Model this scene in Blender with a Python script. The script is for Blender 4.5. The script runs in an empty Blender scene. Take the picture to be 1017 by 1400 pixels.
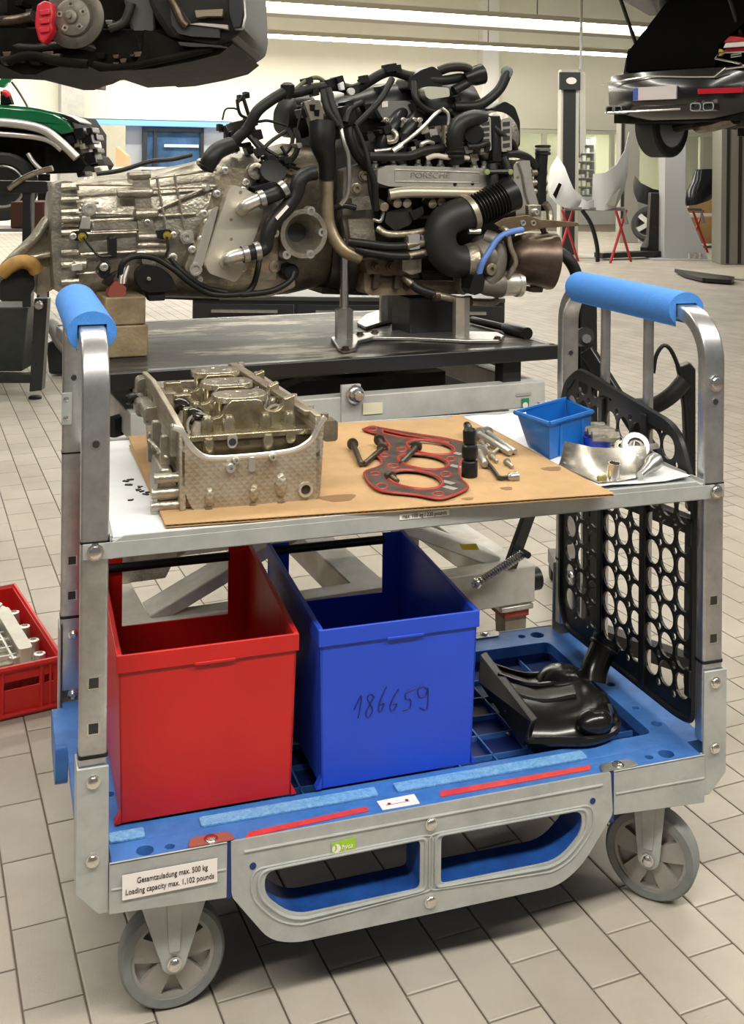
import bpy, bmesh, math, random
from mathutils import Vector, Matrix
from mathutils.geometry import tessellate_polygon
random.seed(7)
SC = bpy.context.scene
COL = SC.collection
PI = math.pi

# ------------------------------------------------------------------ camera
CAMP = Vector((-.1659, -2.0858, 1.605))
FPX, PPX, PPY = 1532.0, 508.45, 223.9
yaw, pit, rol = math.radians(18.296), math.radians(-.0357), math.radians(.524)
_f = Vector((math.sin(yaw), math.cos(yaw), 0)); _r = Vector((math.cos(yaw), -math.sin(yaw), 0)); _u = Vector((0, 0, 1))
FW = _f*math.cos(pit) + _u*math.sin(pit); _u2 = _u*math.cos(pit) - _f*math.sin(pit)
RT = _r*math.cos(rol) + _u2*math.sin(rol); UP = _u2*math.cos(rol) - _r*math.sin(rol)
cd = bpy.data.cameras.new('camera'); cam = bpy.data.objects.new('camera', cd); COL.objects.link(cam)
cd.sensor_fit = 'HORIZONTAL'; cd.sensor_width = 36; cd.lens = FPX/1017*36
cd.shift_x = (508.5 - PPX)/1017; cd.shift_y = -(700 - PPY)/1017
cd.clip_start = .05; cd.clip_end = 200
M3 = Matrix((RT, UP, -FW)).transposed()
cam.matrix_world = Matrix.Translation(CAMP) @ M3.to_4x4()
SC.camera = cam

# ------------------------------------------------------------------ light
SC.view_settings.view_transform = 'Standard'; SC.view_settings.look = 'None'
SC.view_settings.gamma = 1; SC.view_settings.use_curve_mapping = False
SC.view_settings.exposure = 0.12
W = bpy.data.worlds.new('world'); SC.world = W; W.use_nodes = True
W.node_tree.nodes['Background'].inputs[0].default_value = (1, .97, .92, 1)
W.node_tree.nodes['Background'].inputs[1].default_value = .15
TH = math.radians(4.5)                       # direction of the floor tiles, lift table and lamp rows
AX = Vector((math.cos(TH), math.sin(TH), 0)); BX = Vector((-math.sin(TH), math.cos(TH), 0))
LAMP_ROWS = [(-2.0, 370), (1.9, 150), (5.4, 120), (8.8, 140), (12.6, 380), (17.2, 560), (21.5, 520)]   # distance along BX, watts
for i, (yy, pw) in enumerate(LAMP_ROWS):
    ld = bpy.data.lights.new('strip_light', 'AREA'); ld.shape = 'RECTANGLE'; ld.size = 9.0 if yy < 10 else 16.0; ld.size_y = .18
    ld.energy = pw; ld.color = (1, .96, .88)
    lo = bpy.data.objects.new('strip_light', ld); COL.objects.link(lo)
    lo.location = AX*(1.0 if yy < 10 else 5.0) + BX*yy + Vector((0, 0, 4.2)); lo.rotation_euler = (0, 0, TH)

# ------------------------------------------------------------------ pixel -> place helpers (a real distance is always given)
def ray(u, v): return RT*((u-PPX)/FPX) - UP*((v-PPY)/FPX) + FW
def atY(u, v, y): d = ray(u, v); return CAMP + d*((y-CAMP.y)/d.y)
def atX(u, v, x): d = ray(u, v); return CAMP + d*((x-CAMP.x)/d.x)
def atZ(u, v, z): d = ray(u, v); return CAMP + d*((z-CAMP.z)/d.z)
def atD(u, v, dep): return CAMP + ray(u, v)*dep
def plane_hit(u, v, o, n): d = ray(u, v); return CAMP + d*((o-CAMP).dot(n)/d.dot(n))

# ------------------------------------------------------------------ materials
MATS = {}
def mat(name, col, rough=.5, metal=0., var=.0, vscale=8., bump=0., bscale=40., col2=None, spec=.5, emit=None, coat=0., island=0., alpha=None, trans=0.):
    if name in MATS: return MATS[name]
    m = bpy.data.materials.new(name); m.use_nodes = True; nt = m.node_tree; N = nt.nodes; L = nt.links
    b = N['Principled BSDF']
    c = (*col, 1)
    b.inputs['Base Color'].default_value = c; b.inputs['Roughness'].default_value = rough; b.inputs['Metallic'].default_value = metal
    b.inputs['Specular IOR Level'].default_value = spec
    if coat: b.inputs['Coat Weight'].default_value = coat; b.inputs['Coat Roughness'].default_value = .08
    if trans: b.inputs['Transmission Weight'].default_value = trans
    if emit: b.inputs['Emission Color'].default_value = (*emit[0], 1); b.inputs['Emission Strength'].default_value = emit[1]
    tc = N.new('ShaderNodeNewGeometry')
    last = None
    if var or col2:
        nz = N.new('ShaderNodeTexNoise'); nz.inputs['Scale'].default_value = vscale; nz.inputs['Detail'].default_value = 6; nz.inputs['Roughness'].default_value = .65
        L.new(tc.outputs['Position'], nz.inputs['Vector'])
        rp = N.new('ShaderNodeValToRGB'); rp.color_ramp.elements[0].position = .36; rp.color_ramp.elements[1].position = .64
        c2 = col2 if col2 else tuple(max(0, x*(1-var)) for x in col)
        c1 = col if col2 else tuple(min(1, x*(1+var*.5)) for x in col)
        rp.color_ramp.elements[0].color = (*c2, 1); rp.color_ramp.elements[1].color = (*c1, 1)
        L.new(nz.outputs['Fac'], rp.inputs['Fac']); last = rp.outputs['Color']
        mr = N.new('ShaderNodeMapRange'); mr.inputs['To Min'].default_value = min(1, rough+.12); mr.inputs['To Max'].default_value = max(.05, rough-.1)
        L.new(nz.outputs['Fac'], mr.inputs['Value']); L.new(mr.outputs['Result'], b.inputs['Roughness'])
    if island:
        mx = N.new('ShaderNodeMix'); mx.data_type = 'RGBA'; mx.blend_type = 'MULTIPLY'; mx.inputs['Factor'].default_value = 1
        mr2 = N.new('ShaderNodeMapRange'); mr2.inputs['To Min'].default_value = 1-island; mr2.inputs['To Max'].default_value = 1+island*.4
        oi = N.new('ShaderNodeObjectInfo'); ad = N.new('ShaderNodeMath'); ad.operation = 'ADD'; fr = N.new('ShaderNodeMath'); fr.operation = 'FRACT'
        L.new(tc.outputs['Random Per Island'], ad.inputs[0]); L.new(oi.outputs['Random'], ad.inputs[1]); L.new(ad.outputs[0], fr.inputs[0])
        L.new(fr.outputs[0], mr2.inputs['Value'])
        cmb = N.new('ShaderNodeCombineColor')
        for k in range(3): L.new(mr2.outputs['Result'], cmb.inputs[k])
        if last: L.new(last, mx.inputs['A'])
        else: mx.inputs['A'].default_value = c
        L.new(cmb.outputs['Color'], mx.inputs['B']); last = mx.outputs['Result']
    if last: L.new(last, b.inputs['Base Color'])
    if bump:
        n2 = N.new('ShaderNodeTexNoise'); n2.inputs['Scale'].default_value = bscale; n2.inputs['Detail'].default_value = 4
        L.new(tc.outputs['Position'], n2.inputs['Vector'])
        bp = N.new('ShaderNodeBump'); bp.inputs['Strength'].default_value = bump; bp.inputs['Distance'].default_value = .01
        L.new(n2.outputs['Fac'], bp.inputs['Height']); L.new(bp.outputs['Normal'], b.inputs['Normal'])
    MATS[name] = m; return m

galv = mat('galvanised_steel', (.50, .52, .50), .42, .75, var=.22, vscale=22, bump=.05, bscale=160)
galvd = mat('galvanised_tube', (.55, .56, .56), .30, .9, var=.22, vscale=14)
zinc = mat('zinc_sheet', (.44, .455, .44), .5, .35, var=.14, vscale=12)
chrome = mat('bright_bolt', (.72, .71, .68), .22, 1.)
deckblue = mat('deck_blue_plastic', (.05, .175, .49), .42, 0, col2=(.032, .125, .39), vscale=16, bump=.08, bscale=90)
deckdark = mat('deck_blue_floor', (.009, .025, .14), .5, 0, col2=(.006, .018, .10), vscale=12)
foam = mat('blue_foam', (.05, .225, .64), .75, 0, var=.07, vscale=60, bump=.25, bscale=500)
redp = mat('red_plastic', (.52, .012, .010), .38, 0, var=.08, vscale=5, bump=.04, bscale=300)
bluep = mat('blue_plastic', (.014, .065, .56), .38, 0, var=.08, vscale=5, bump=.04, bscale=300)
binblue = mat('bin_blue', (.01, .13, .46), .35)
black = mat('black_plastic', (.009, .009, .009), .36, spec=.32)
blackm = mat('black_rubber', (.010, .010, .009), .5, var=.2, vscale=20, spec=.28)
rubber = mat('grey_rubber', (.19, .20, .19), .6, var=.1, vscale=30)
hubm = mat('grey_hub', (.33, .31, .28), .5, .2, var=.15)
paper = mat('white_paper', (.66, .67, .68), .8, var=.04, vscale=9)
white = mat('white_label', (.82, .76, .72), .6)
ink = mat('black_ink', (.02, .02, .02), .6)
penink = mat('pen_ink', (.01, .015, .16), .5)
card = mat('cardboard', (.42, .265, .125), .85, var=.13, vscale=7, bump=.1, bscale=200)
cardedge = mat('cardboard_edge', (.36, .22, .10), .9)
stain = mat('oil_stain', (.22, .12, .05), .5)
redtape = mat('red_tape', (.62, .05, .05), .5, var=.15, vscale=30)
alu = mat('cast_aluminium', (.40, .365, .30), .36, .85, var=.42, vscale=16, bump=.25, bscale=120)
aluw = mat('worn_aluminium', (.40, .35, .27), .42, .8, col2=(.20, .165, .115), vscale=11, bump=.25, bscale=90)
alub = mat('bright_aluminium', (.66, .63, .57), .32, .8, var=.16, vscale=18)
oily = mat('oily_aluminium', (.48, .43, .31), .26, .85, col2=(.24, .20, .12), vscale=18)
dkmetal = mat('dark_engine_metal', (.030, .027, .023), .45, .5, var=.3, vscale=14)
brown = mat('heat_brown_steel', (.14, .10, .075), .36, .7, col2=(.065, .042, .03), vscale=9)
steel = mat('steel', (.46, .45, .43), .32, .9, var=.2, vscale=25)
blackpaint = mat('black_paint', (.014, .014, .014), .3, var=.2, vscale=10, bump=.05, bscale=30)

# ------------------------------------------------------------------ mesh builder
def sm(pts, n=6):
    P = [Vector(p) for p in pts]
    if len(P) < 3: return P
    Q = [P[0]*2-P[1]] + P + [P[-1]*2-P[-2]]; out = []
    for i in range(1, len(Q)-2):
        a, b, c, d = Q[i-1], Q[i], Q[i+1], Q[i+2]
        for k in range(n):
            t = k/n
            out.append(.5*((2*b) + (c-a)*t + (2*a-5*b+4*c-d)*t*t + (3*b-a-3*c+d)*t*t*t))
    out.append(P[-1]); return out

def frame_of(d):
    d = Vector(d).normalized(); h = Vector((0, 0, 1)) if abs(d.z) < .9 else Vector((1, 0, 0))
    a = h.cross(d).normalized(); return a, d.cross(a), d

class MB:
    def __init__(s): s.v = []; s.f = []
    def add(s, vs, fs):
        o = len(s.v); s.v += [tuple(x) for x in vs]; s.f += [tuple(o+i for i in q) for q in fs]; return s
    def box(s, c, d, R=None):
        c = Vector(c); hx, hy, hz = d[0]/2, d[1]/2, d[2]/2
        vs = [Vector((x, y, z)) for z in(-hz, hz) for y in(-hy, hy) for x in(-hx, hx)]
        if R is not None: vs = [R @ p for p in vs]
        return s.add([c+p for p in vs], [(0, 2, 3, 1), (4, 5, 7, 6), (0, 1, 5, 4), (2, 6, 7, 3), (0, 4, 6, 2), (1, 3, 7, 5)])
    def bb(s, x0, x1, y0, y1, z0, z1): return s.box(((x0+x1)/2, (y0+y1)/2, (z0+z1)/2), (abs(x1-x0), abs(y1-y0), abs(z1-z0)))
    def beam(s, p0, p1, w, h, up=(0, 0, 1)):
        p0 = Vector(p0); p1 = Vector(p1); d = (p1-p0); L = d.length; d = d/L; up = Vector(up)
        a = up.cross(d)
        if a.length < 1e-4: a = Vector((1, 0, 0)).cross(d)
        a.normalize(); b = d.cross(a)
        return s.box((p0+p1)/2, (w, h, L), Matrix((a, b, d)).transposed())
    def prism(s, poly, ext, holes=()):
        """poly: 3D points of a flat outline; ext: extrusion vector; holes: lists of 3D points"""
        ext = Vector(ext); loops = [[Vector(p) for p in poly]] + [[Vector(p) for p in h] for h in holes]
        flat = [p for l in loops for p in l]; n = len(flat)
        tri = tessellate_polygon(loops)
        fs = [tuple(t) for t in tri] + [tuple(i+n for i in reversed(t)) for t in tri]
        o = 0
        for l in loops:
            m = len(l)
            for i in range(m): j = (i+1) % m; fs.append((o+i, o+j, o+j+n, o+i+n))
            o += m
        return s.add(flat+[p+ext for p in flat], fs)
    def tube(s, pts, r, seg=8, cap=True, rings=None):
        P = [Vector(p) for p in pts]; n = len(P); rr = r if isinstance(r, (list, tuple)) else [r]*n
        if len(rr) != n:
            m = len(rr); rr = [rr[min(m-1, int(i*(m-1)/(n-1)))]+(rr[min(m-1, int(i*(m-1)/(n-1))+1)]-rr[min(m-1, int(i*(m-1)/(n-1)))])*((i*(m-1)/(n-1)) % 1) for i in range(n)]
        a = None; vs = []
        for i in range(n):
            t = (P[min(i+1, n-1)]-P[max(i-1, 0)])
            if t.length < 1e-9: t = Vector((0, 0, 1))
            t.normalize()
            if a is None: a = frame_of(t)[0]
            a = (a - t*a.dot(t))
            if a.length < 1e-6: a = frame_of(t)[0]
            a.normalize(); b = t.cross(a)
            for k in range(seg):
                q = 2*PI*k/seg; vs.append(P[i] + (a*math.cos(q)+b*math.sin(q))*rr[i])
        fs = [(i*seg+k, i*seg+(k+1) % seg, (i+1)*seg+(k+1) % seg, (i+1)*seg+k) for i in range(n-1) for k in range(seg)]
        if cap: fs += [tuple(reversed(range(seg))), tuple(range((n-1)*seg, n*seg))]
        return s.add(vs, fs)
    def cyl(s, p0, p1, r, r2=None, seg=16): return s.tube([p0, p1], [r, r if r2 is None else r2], seg)
    def lathe(s, p, d, prof, seg=24, closed=False):
        """prof: (distance along d, radius)"""
        a, b, t = frame_of(d); p = Vector(p); vs = []
        for h, r in prof:
            for k in range(seg): q = 2*PI*k/seg; vs.append(p+t*h+(a*math.cos(q)+b*math.sin(q))*max(r, 1e-5))
        n = len(prof)
        fs = [(i*seg+k, i*seg+(k+1) % seg, (i+1)*seg+(k+1) % seg, (i+1)*seg+k) for i in range(n-1) for k in range(seg)]
        if closed: fs += [((n-1)*seg+k, (n-1)*seg+(k+1) % seg, (k+1) % seg, k) for k in range(seg)]
        else: fs += [tuple(reversed(range(seg))), tuple(range((n-1)*seg, n*seg))]
        return s.add(vs, fs)
    def loft(s, rings, cap=True):
        m = len(rings[0]); n = len(rings); vs = [p for r in rings for p in r]
        fs = [(i*m+k, i*m+(k+1) % m, (i+1)*m+(k+1) % m, (i+1)*m+k) for i in range(n-1) for k in range(m)]
        if cap: fs += [tuple(reversed(range(m))), tuple(range((n-1)*m, n*m))]
        return s.add(vs, fs)
    def ball(s, c, r, seg=10, sc=(1, 1, 1)):
        c = Vector(c); rings = []
        for i in range(1, seg//2+1):
            q = PI*i/(seg//2+1)
            rings.append([c+Vector((r*sc[0]*math.sin(q)*math.cos(2*PI*k/seg), r*sc[1]*math.sin(q)*math.sin(2*PI*k/seg), r*sc[2]*math.cos(q))) for k in range(seg)])
        return s.loft(rings)
    def sheet(s, rows, thick):
        """rows: grid of 3D points -> a shell with thickness (vector)"""
        t = Vector(thick); m = len(rows[0]); n = len(rows); top = [Vector(p) for r in rows for p in r]; N = len(top)
        fs = [(i*m+k, i*m+k+1, (i+1)*m+k+1, (i+1)*m+k) for i in range(n-1) for k in range(m-1)]
        fs2 = [tuple(N+q for q in reversed(f)) for f in fs]
        b = [(k, k+1) for k in range(m-1)] + [(i*m+m-1, (i+1)*m+m-1) for i in range(n-1)] + [((n-1)*m+k+1, (n-1)*m+k) for k in range(m-1)] + [((i+1)*m, i*m) for i in range(n-1)]
        return s.add(top+[p+t for p in top], fs+fs2+[(y, x, x+N, y+N) for x, y in b])
    def build(s, name, m, parent=None, bevel=0, smooth=True, seg=2, angle=35):
        me = bpy.data.meshes.new(name); me.from_pydata(s.v, [], s.f)
        bm = bmesh.new(); bm.from_mesh(me); bmesh.ops.recalc_face_normals(bm, faces=bm.faces); bm.to_mesh(me); bm.free()
        me.materials.append(m)
        if smooth:
            for p in me.polygons: p.use_smooth = True
            me.set_sharp_from_angle(angle=math.radians(angle))
        o = bpy.data.objects.new(name, me); COL.objects.link(o)
        if bevel:
            bv = o.modifiers.new('bevel', 'BEVEL'); bv.width = bevel; bv.segments = seg; bv.limit_method = 'ANGLE'; bv.angle_limit = math.radians(40)
        put(o, parent); return o

def put(o, parent):
    if parent is None: return
    o.parent = parent
    if parent.type == 'EMPTY': o.matrix_parent_inverse = Matrix.Translation(parent.location).inverted()
def tag(o, label=None, cat=None, group=None, kind=None):
    if label: o['label'] = label
    if cat: o['category'] = cat
    if group: o['group'] = group
    if kind: o['kind'] = kind
    return o
def thing(name, label, cat, loc=(0, 0, 0), group=None):
    o = bpy.data.objects.new(name, None); COL.objects.link(o); o.location = loc; o.empty_display_size = .1
    return tag(o, label, cat, group)
def clone(o, parent=None, off=None):
    c = o.copy(); COL.objects.link(c)
    if parent is not None: c.parent = parent
    for ch in list(o.children): clone(ch, c)
    return c
def circ(c, a, b, r, n=20, ph=0, r2=None):
    c = Vector(c); a = Vector(a); b = Vector(b)
    return [c+a*(r*math.cos(ph+2*PI*k/n))+b*((r2 or r)*math.sin(ph+2*PI*k/n)) for k in range(n)]
def rrect(c, a, b, w, h, r, n=5):
    c = Vector(c); a = Vector(a); b = Vector(b); out = []
    for cx, cy, q0 in((w/2-r, h/2-r, 0), (-w/2+r, h/2-r, PI/2), (-w/2+r, -h/2+r, PI), (w/2-r, -h/2+r, 3*PI/2)):
        for k in range(n+1): q = q0+PI/2*k/n; out.append(c+a*(cx+r*math.cos(q))+b*(cy+r*math.sin(q)))
    return out
def rounded(poly, r, n=4):
    """round the corners of a 2D polygon; r: one radius or one per corner"""
    out = []; m = len(poly)
    for i in range(m):
        p = Vector(poly[i]); a = Vector(poly[i-1])-p; b = Vector(poly[(i+1) % m])-p
        rr = r[i] if isinstance(r, (list, tuple)) else r
        t = min(rr, a.length*.48, b.length*.48)
        if t < 1e-5: out.append(p); continue
        pa = p+a.normalized()*t; pb = p+b.normalized()*t
        for k in range(n+1): q = k/n; out.append(pa*(1-q)**2+p*2*q*(1-q)+pb*q*q)
    return out
def text_mesh(name, body, size, origin, xdir, ydir, m, parent, extrude=.0004, width=None, shear=0):
    c = bpy.data.curves.new(name, 'FONT'); c.body = body; c.size = size; c.extrude = extrude; c.align_x = 'CENTER'; c.align_y = 'CENTER'; c.shear = shear
    t = bpy.data.objects.new(name, c); COL.objects.link(t); bpy.context.view_layer.update()
    me = bpy.data.meshes.new_from_object(t); bpy.data.objects.remove(t)
    xs = [v.co.x for v in me.vertices]; k = 1
    if width: k = width/(max(xs)-min(xs))
    X = Vector(xdir).normalized(); Y = Vector(ydir).normalized(); Zv = X.cross(Y); O = Vector(origin)
    for v in me.vertices: v.co = O + X*(v.co.x*k) + Y*v.co.y + Zv*v.co.z
    me.materials.clear(); me.materials.append(m)
    o = bpy.data.objects.new(name, me); COL.objects.link(o); put(o, parent); return o
def bolt(parent, p, d, r=.009, h=.008, m=None, name='bolt'):
    mb = MB(); d = Vector(d).normalized(); p = Vector(p)
    mb.lathe(p, d, [(-.002, r*1.35), (h*.25, r*1.35), (h*.3, r), (h*.8, r*.95), (h, r*.6)], 10)
    return mb.build(name, m or chrome, parent)

# ================================================================== the setting
tilem = mat('floor_tile', (.43, .39, .33), .5, 0, col2=(.36, .32, .265), vscale=2.2, bump=.12, bscale=260, island=.10)
grout = mat('floor_grout', (.16, .125, .095), .9)
TW, TL, TO = .1145, .2385, .010; GAP = .0042; TZ = -.006
fl = MB(); fl.bb(-14, 24, -4, 34, -.2, TZ); floor = fl.build('floor', grout, None, smooth=False); tag(floor, kind='structure')
def tile_mesh(mb, cx, cy, c=1):
    w, l = TW-GAP, TL-GAP; o = .0025
    vs = []
    for z, k in((TZ, 0), (-.0012, 0), (0, o)):
        for sx, sy in((-1, -1), (1, -1), (1, 1), (-1, 1)): vs.append((cx+sx*(w/2-k), cy+sy*(l/2-k), z))
    if c == 2: vs = vs[4:]; mb.add([AX*a+BX*b+Vector((0, 0, z)) for a, b, z in vs], [(0, 1, 5, 4), (1, 2, 6, 5), (2, 3, 7, 6), (3, 0, 4, 7), (4, 5, 6, 7)])
    else: mb.add([Vector(v) for v in vs], [(0, 1, 5, 4), (1, 2, 6, 5), (2, 3, 7, 6), (3, 0, 4, 7), (4, 5, 9, 8), (5, 6, 10, 9), (6, 7, 11, 10), (7, 4, 8, 11), (8, 9, 10, 11)])
tb = MB(); tile_mesh(tb, 0, 0); tproto = tb.build('tile', tilem, None, smooth=False)
cands = []; far = MB()
for i in range(-110, 190):
    ph = .132 if i % 2 else .132+TL/2
    for j in range(-10, 125):
        a = TO+(i+.5)*TW; b = ph+(j+.5)*TL
        p = AX*a+BX*b; d = p-CAMP; dep = d.dot(FW)
        if dep < .9 or dep > 27: continue
        lat = abs(d.dot(RT))
        if lat > .40*dep+.9: continue
        u = PPX+FPX*d.dot(RT)/dep; v = PPY+FPX*1.605/dep
        onscr = -60 < u < 1077 and v < 1440
        hid = 0.05 < p.x < 1.25 and -.02 < p.y < .66
        cands.append((-(v if onscr else 0) + (400 if hid else 0), a, b))
cands.sort()
for k, (_, a, b) in enumerate(cands):
    if k < 300:
        o = tproto if k == 0 else tproto.copy()
        if k: COL.objects.link(o)
        o.location = AX*a+BX*b; o.rotation_euler = (random.uniform(-.002, .002), random.uniform(-.002, .002), TH); o.parent = floor
    else: tile_mesh(far, a, b, 2)
fo = far.build('tile_field', tilem, floor, smooth=False); tag(fo, kind='stuff')

wallm = mat('warm_white_wall', (.74, .71, .60), .8, var=.06, vscale=.5)
wallw = mat('white_panel_wall', (.78, .77, .74), .8, var=.03, vscale=.5)
trimg = mat('grey_column', (.36, .35, .32), .7, var=.1)
greyg = mat('beige_panel', (.47, .45, .35), .8, var=.05)
ceilm = mat('ceiling_grey', (.42, .39, .31), .9, var=.1, vscale=1)
BW = 23.5                                     # distance of the back wall along BX
def AB(a, b, z): return AX*a + BX*b + Vector((0, 0, z))
def abbox(mb, a0, a1, b0, b1, z0, z1):
    R = Matrix.Rotation(TH, 3, 'Z'); mb.box(AB((a0+a1)/2, (b0+b1)/2, (z0+z1)/2), (abs(a1-a0), abs(b1-b0), abs(z1-z0)), R); return mb
def wallhit(u, v, b=BW): p = plane_hit(u, v, BX*b, BX); return p.dot(AX), p.z
# back wall: upper blank wall, lower glazed part
aL = wallhit(120, 150)[0]; aD0 = wallhit(172, 160)[0]; aD1 = wallhit(330, 160)[0]; aG = wallhit(700, 180)[0]; aE = 24
zl = 2.55
tag(abbox(MB(), -14, aE, BW, BW+.3, zl, 6.2).build('wall_back', wallm, None, smooth=False), kind='structure')
bl = MB(); abbox(bl, aD1, aG, BW, BW+.25, 0, zl); tag(bl.build('wall_back_lower', wallm, None, smooth=False), kind='structure')
bl = MB(); abbox(bl, -14, aL, BW, BW+.25, 0, zl); tag(bl.build('wall_back_side', wallw, None, smooth=False), kind='structure')
tag(abbox(MB(), aL, aD0, BW+.02, BW+.2, 0, zl-.12).build('wall_panel', greyg, None, smooth=False), kind='structure')
# lit blue doorway with glazing and a dark door frame
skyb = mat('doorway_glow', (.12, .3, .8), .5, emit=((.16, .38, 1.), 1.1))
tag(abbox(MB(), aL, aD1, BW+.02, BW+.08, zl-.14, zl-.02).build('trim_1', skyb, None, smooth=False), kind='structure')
dframe = mat('door_frame_dark', (.02, .025, .03), .4)
gdark = mat('door_glass_dark', (.03, .07, .14), .12, col2=(.07, .15, .30), vscale=1.6)
d0 = wallhit(198, 160)[0]; d1 = wallhit(282, 160)[0]
tag(abbox(MB(), aD0, aD1, BW+.5, BW+.6, 0, zl).build('wall_doorway', mat('pale_blue_wall', (.62, .66, .70), .7), None, smooth=False), kind='structure')
dr = abbox(MB(), d0, d1, BW+.3, BW+.34, 0, zl-.16).build('door_1', gdark, None, smooth=False); tag(dr, kind='structure')
fr = MB(); abbox(fr, d0, d0+.1, BW+.2, BW+.3, 0, zl-.16); abbox(fr, d1-.08, d1, BW+.2, BW+.3, 0, zl-.16); abbox(fr, d0, d1, BW+.2, BW+.3, zl-.26, zl-.16); abbox(fr, d0+.25, d0+.33, BW+.22, BW+.3, 0, zl-.2)
fr.build('door_frame', dframe, dr, smooth=False)
lt = MB(); abbox(lt, d0+.5, d1-.12, BW+.22, BW+.26, 1.93, 2.0); lt.build('door_rail', mat('rail_light', (.5, .7, .8), .3), dr)
# glazed partition on the right: posts, transoms, panes, room behind
glass = mat('pane_glass', (.90, .92, .85), .05, trans=.92, spec=.4)
pale = mat('pale_room', (.80, .82, .66), .8, var=.05)
framey = mat('window_frame_cream', (.60, .60, .48), .6)
ed = [wallhit(u, 180)[0] for u in (700, 745, 838, 872, 905, 960, 1020)]
win = abbox(MB(), aG, aE, BW+.02, BW+.10, zl-.12, zl).build('window_1', framey, None, smooth=False); tag(win, kind='structure')
for e in ed: abbox(MB(), e-.06, e+.06, BW, BW+.1, 0, zl-.12).build('window_post', framey, win, smooth=False)
for p, q in zip(ed[:-1], ed[1:]):
    abbox(MB(), p+.06, q-.06, BW+.04, BW+.055, .75, zl-.12).build('pane', glass, win, smooth=False)
    abbox(MB(), p+.06, q-.06, BW+.01, BW+.09, 0, .75).build('sill_panel', mat('sill_panel', (.56, .58, .55), .7), win, smooth=False)
tag(abbox(MB(), aG-.5, aE, BW+3.2, BW+3.3, 0, zl+.6).build('wall_office', pale, None, smooth=False), kind='structure')
tag(abbox(MB(), aG-.5, aE, BW+.3, BW+3.3, zl+.05, zl+.1).build('ceiling_office', wallw, None, smooth=False), kind='structure')
# columns on the back wall
for k, (u0, u1, b, t, m_, v0) in enumerate(((84, 116, BW-.6, .5, trimg, 60), (660, 682, BW-.25, .25, wallw, 60))):
    a0 = wallhit(u0, 100, b)[0]; a1 = wallhit(u1, 100, b)[0]
    tag(abbox(MB(), a0, a1, b, b+t, 0, 6.2).build('trim_%d' % (k+2), m_, None, smooth=False), kind='structure')
# ceiling
tag(abbox(MB(), -14, 24, -6, 24, 6.2, 6.4).build('ceiling', ceilm, None, smooth=False), kind='structure')
# gallery beam under the upper lamp row
bz = wallhit(508, 26, 17.5)[1]
tag(abbox(MB(), -14, 22, 17.4, 17.9, bz-.02, bz+.14).build('trim_4', mat('gallery_beam', (.30, .29, .25), .7), None, smooth=False), kind='structure')
# strip lamps
tubem = mat('lamp_tube', (1, 1, .95), .4, emit=((1, .96, .84), 16.))
housing = mat('lamp_housing', (.62, .60, .50), .6)
rail = mat('lamp_rail_grey', (.22, .21, .18), .6)
def strip(label, b, z, a0, a1, off=0):
    t = thing('strip_lamp', label, 'lamp', AB((a0+a1)/2, b, z), 'ceiling strip lamps')
    abbox(MB(), a0, a1, b-.07, b+.07, z+.03, z+.13).build('housing', housing, t, smooth=False)
    abbox(MB(), a0+.02, a1-.02, b-.045, b+.045, z-.045, z+.03).build('tube', tubem, t, smooth=False)
    n = max(2, int((a1-a0)/6))
    for i in range(n+1):
        a = a0+.4+(a1-a0-.8)*i/n
        MB().cyl(AB(a, b, z+.13), AB(a, b, 6.2), .012, seg=6).build('hanger', rail, t)
z1 = wallhit(500, 56, 21.5)[1]; z2 = wallhit(500, 14, 17.2)[1]
strip('long bright strip lamp along the back wall, lower of the two rows', 21.5, z1, -9, 20)
strip('long bright strip lamp above the grey beam, upper of the two rows', 17.2, z2, -8, 18)
for yy, pw in LAMP_ROWS[:5]: strip('ceiling strip lamp hanging in a row over the work bays', yy, 4.26, -3.5, 5.5)
# lamps in the office behind the glazing
for i, a in enumerate((ed[0]+1., ed[2]+.6, ed[4]+.4)):
    t = thing('office_lamp', 'flat office ceiling lamp behind the glazing, %s of three' % ('left one', 'middle one', 'right one')[i], 'lamp', AB(a, BW+1.4, zl+.02), 'office lamps')
    abbox(MB(), a-.6, a+.6, BW+1.2, BW+1.6, zl-.03, zl+.045).build('diffuser', mat('office_tube', (1, 1, .9), .4, emit=((1, .97, .80), 30.)), t, smooth=False)

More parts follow.
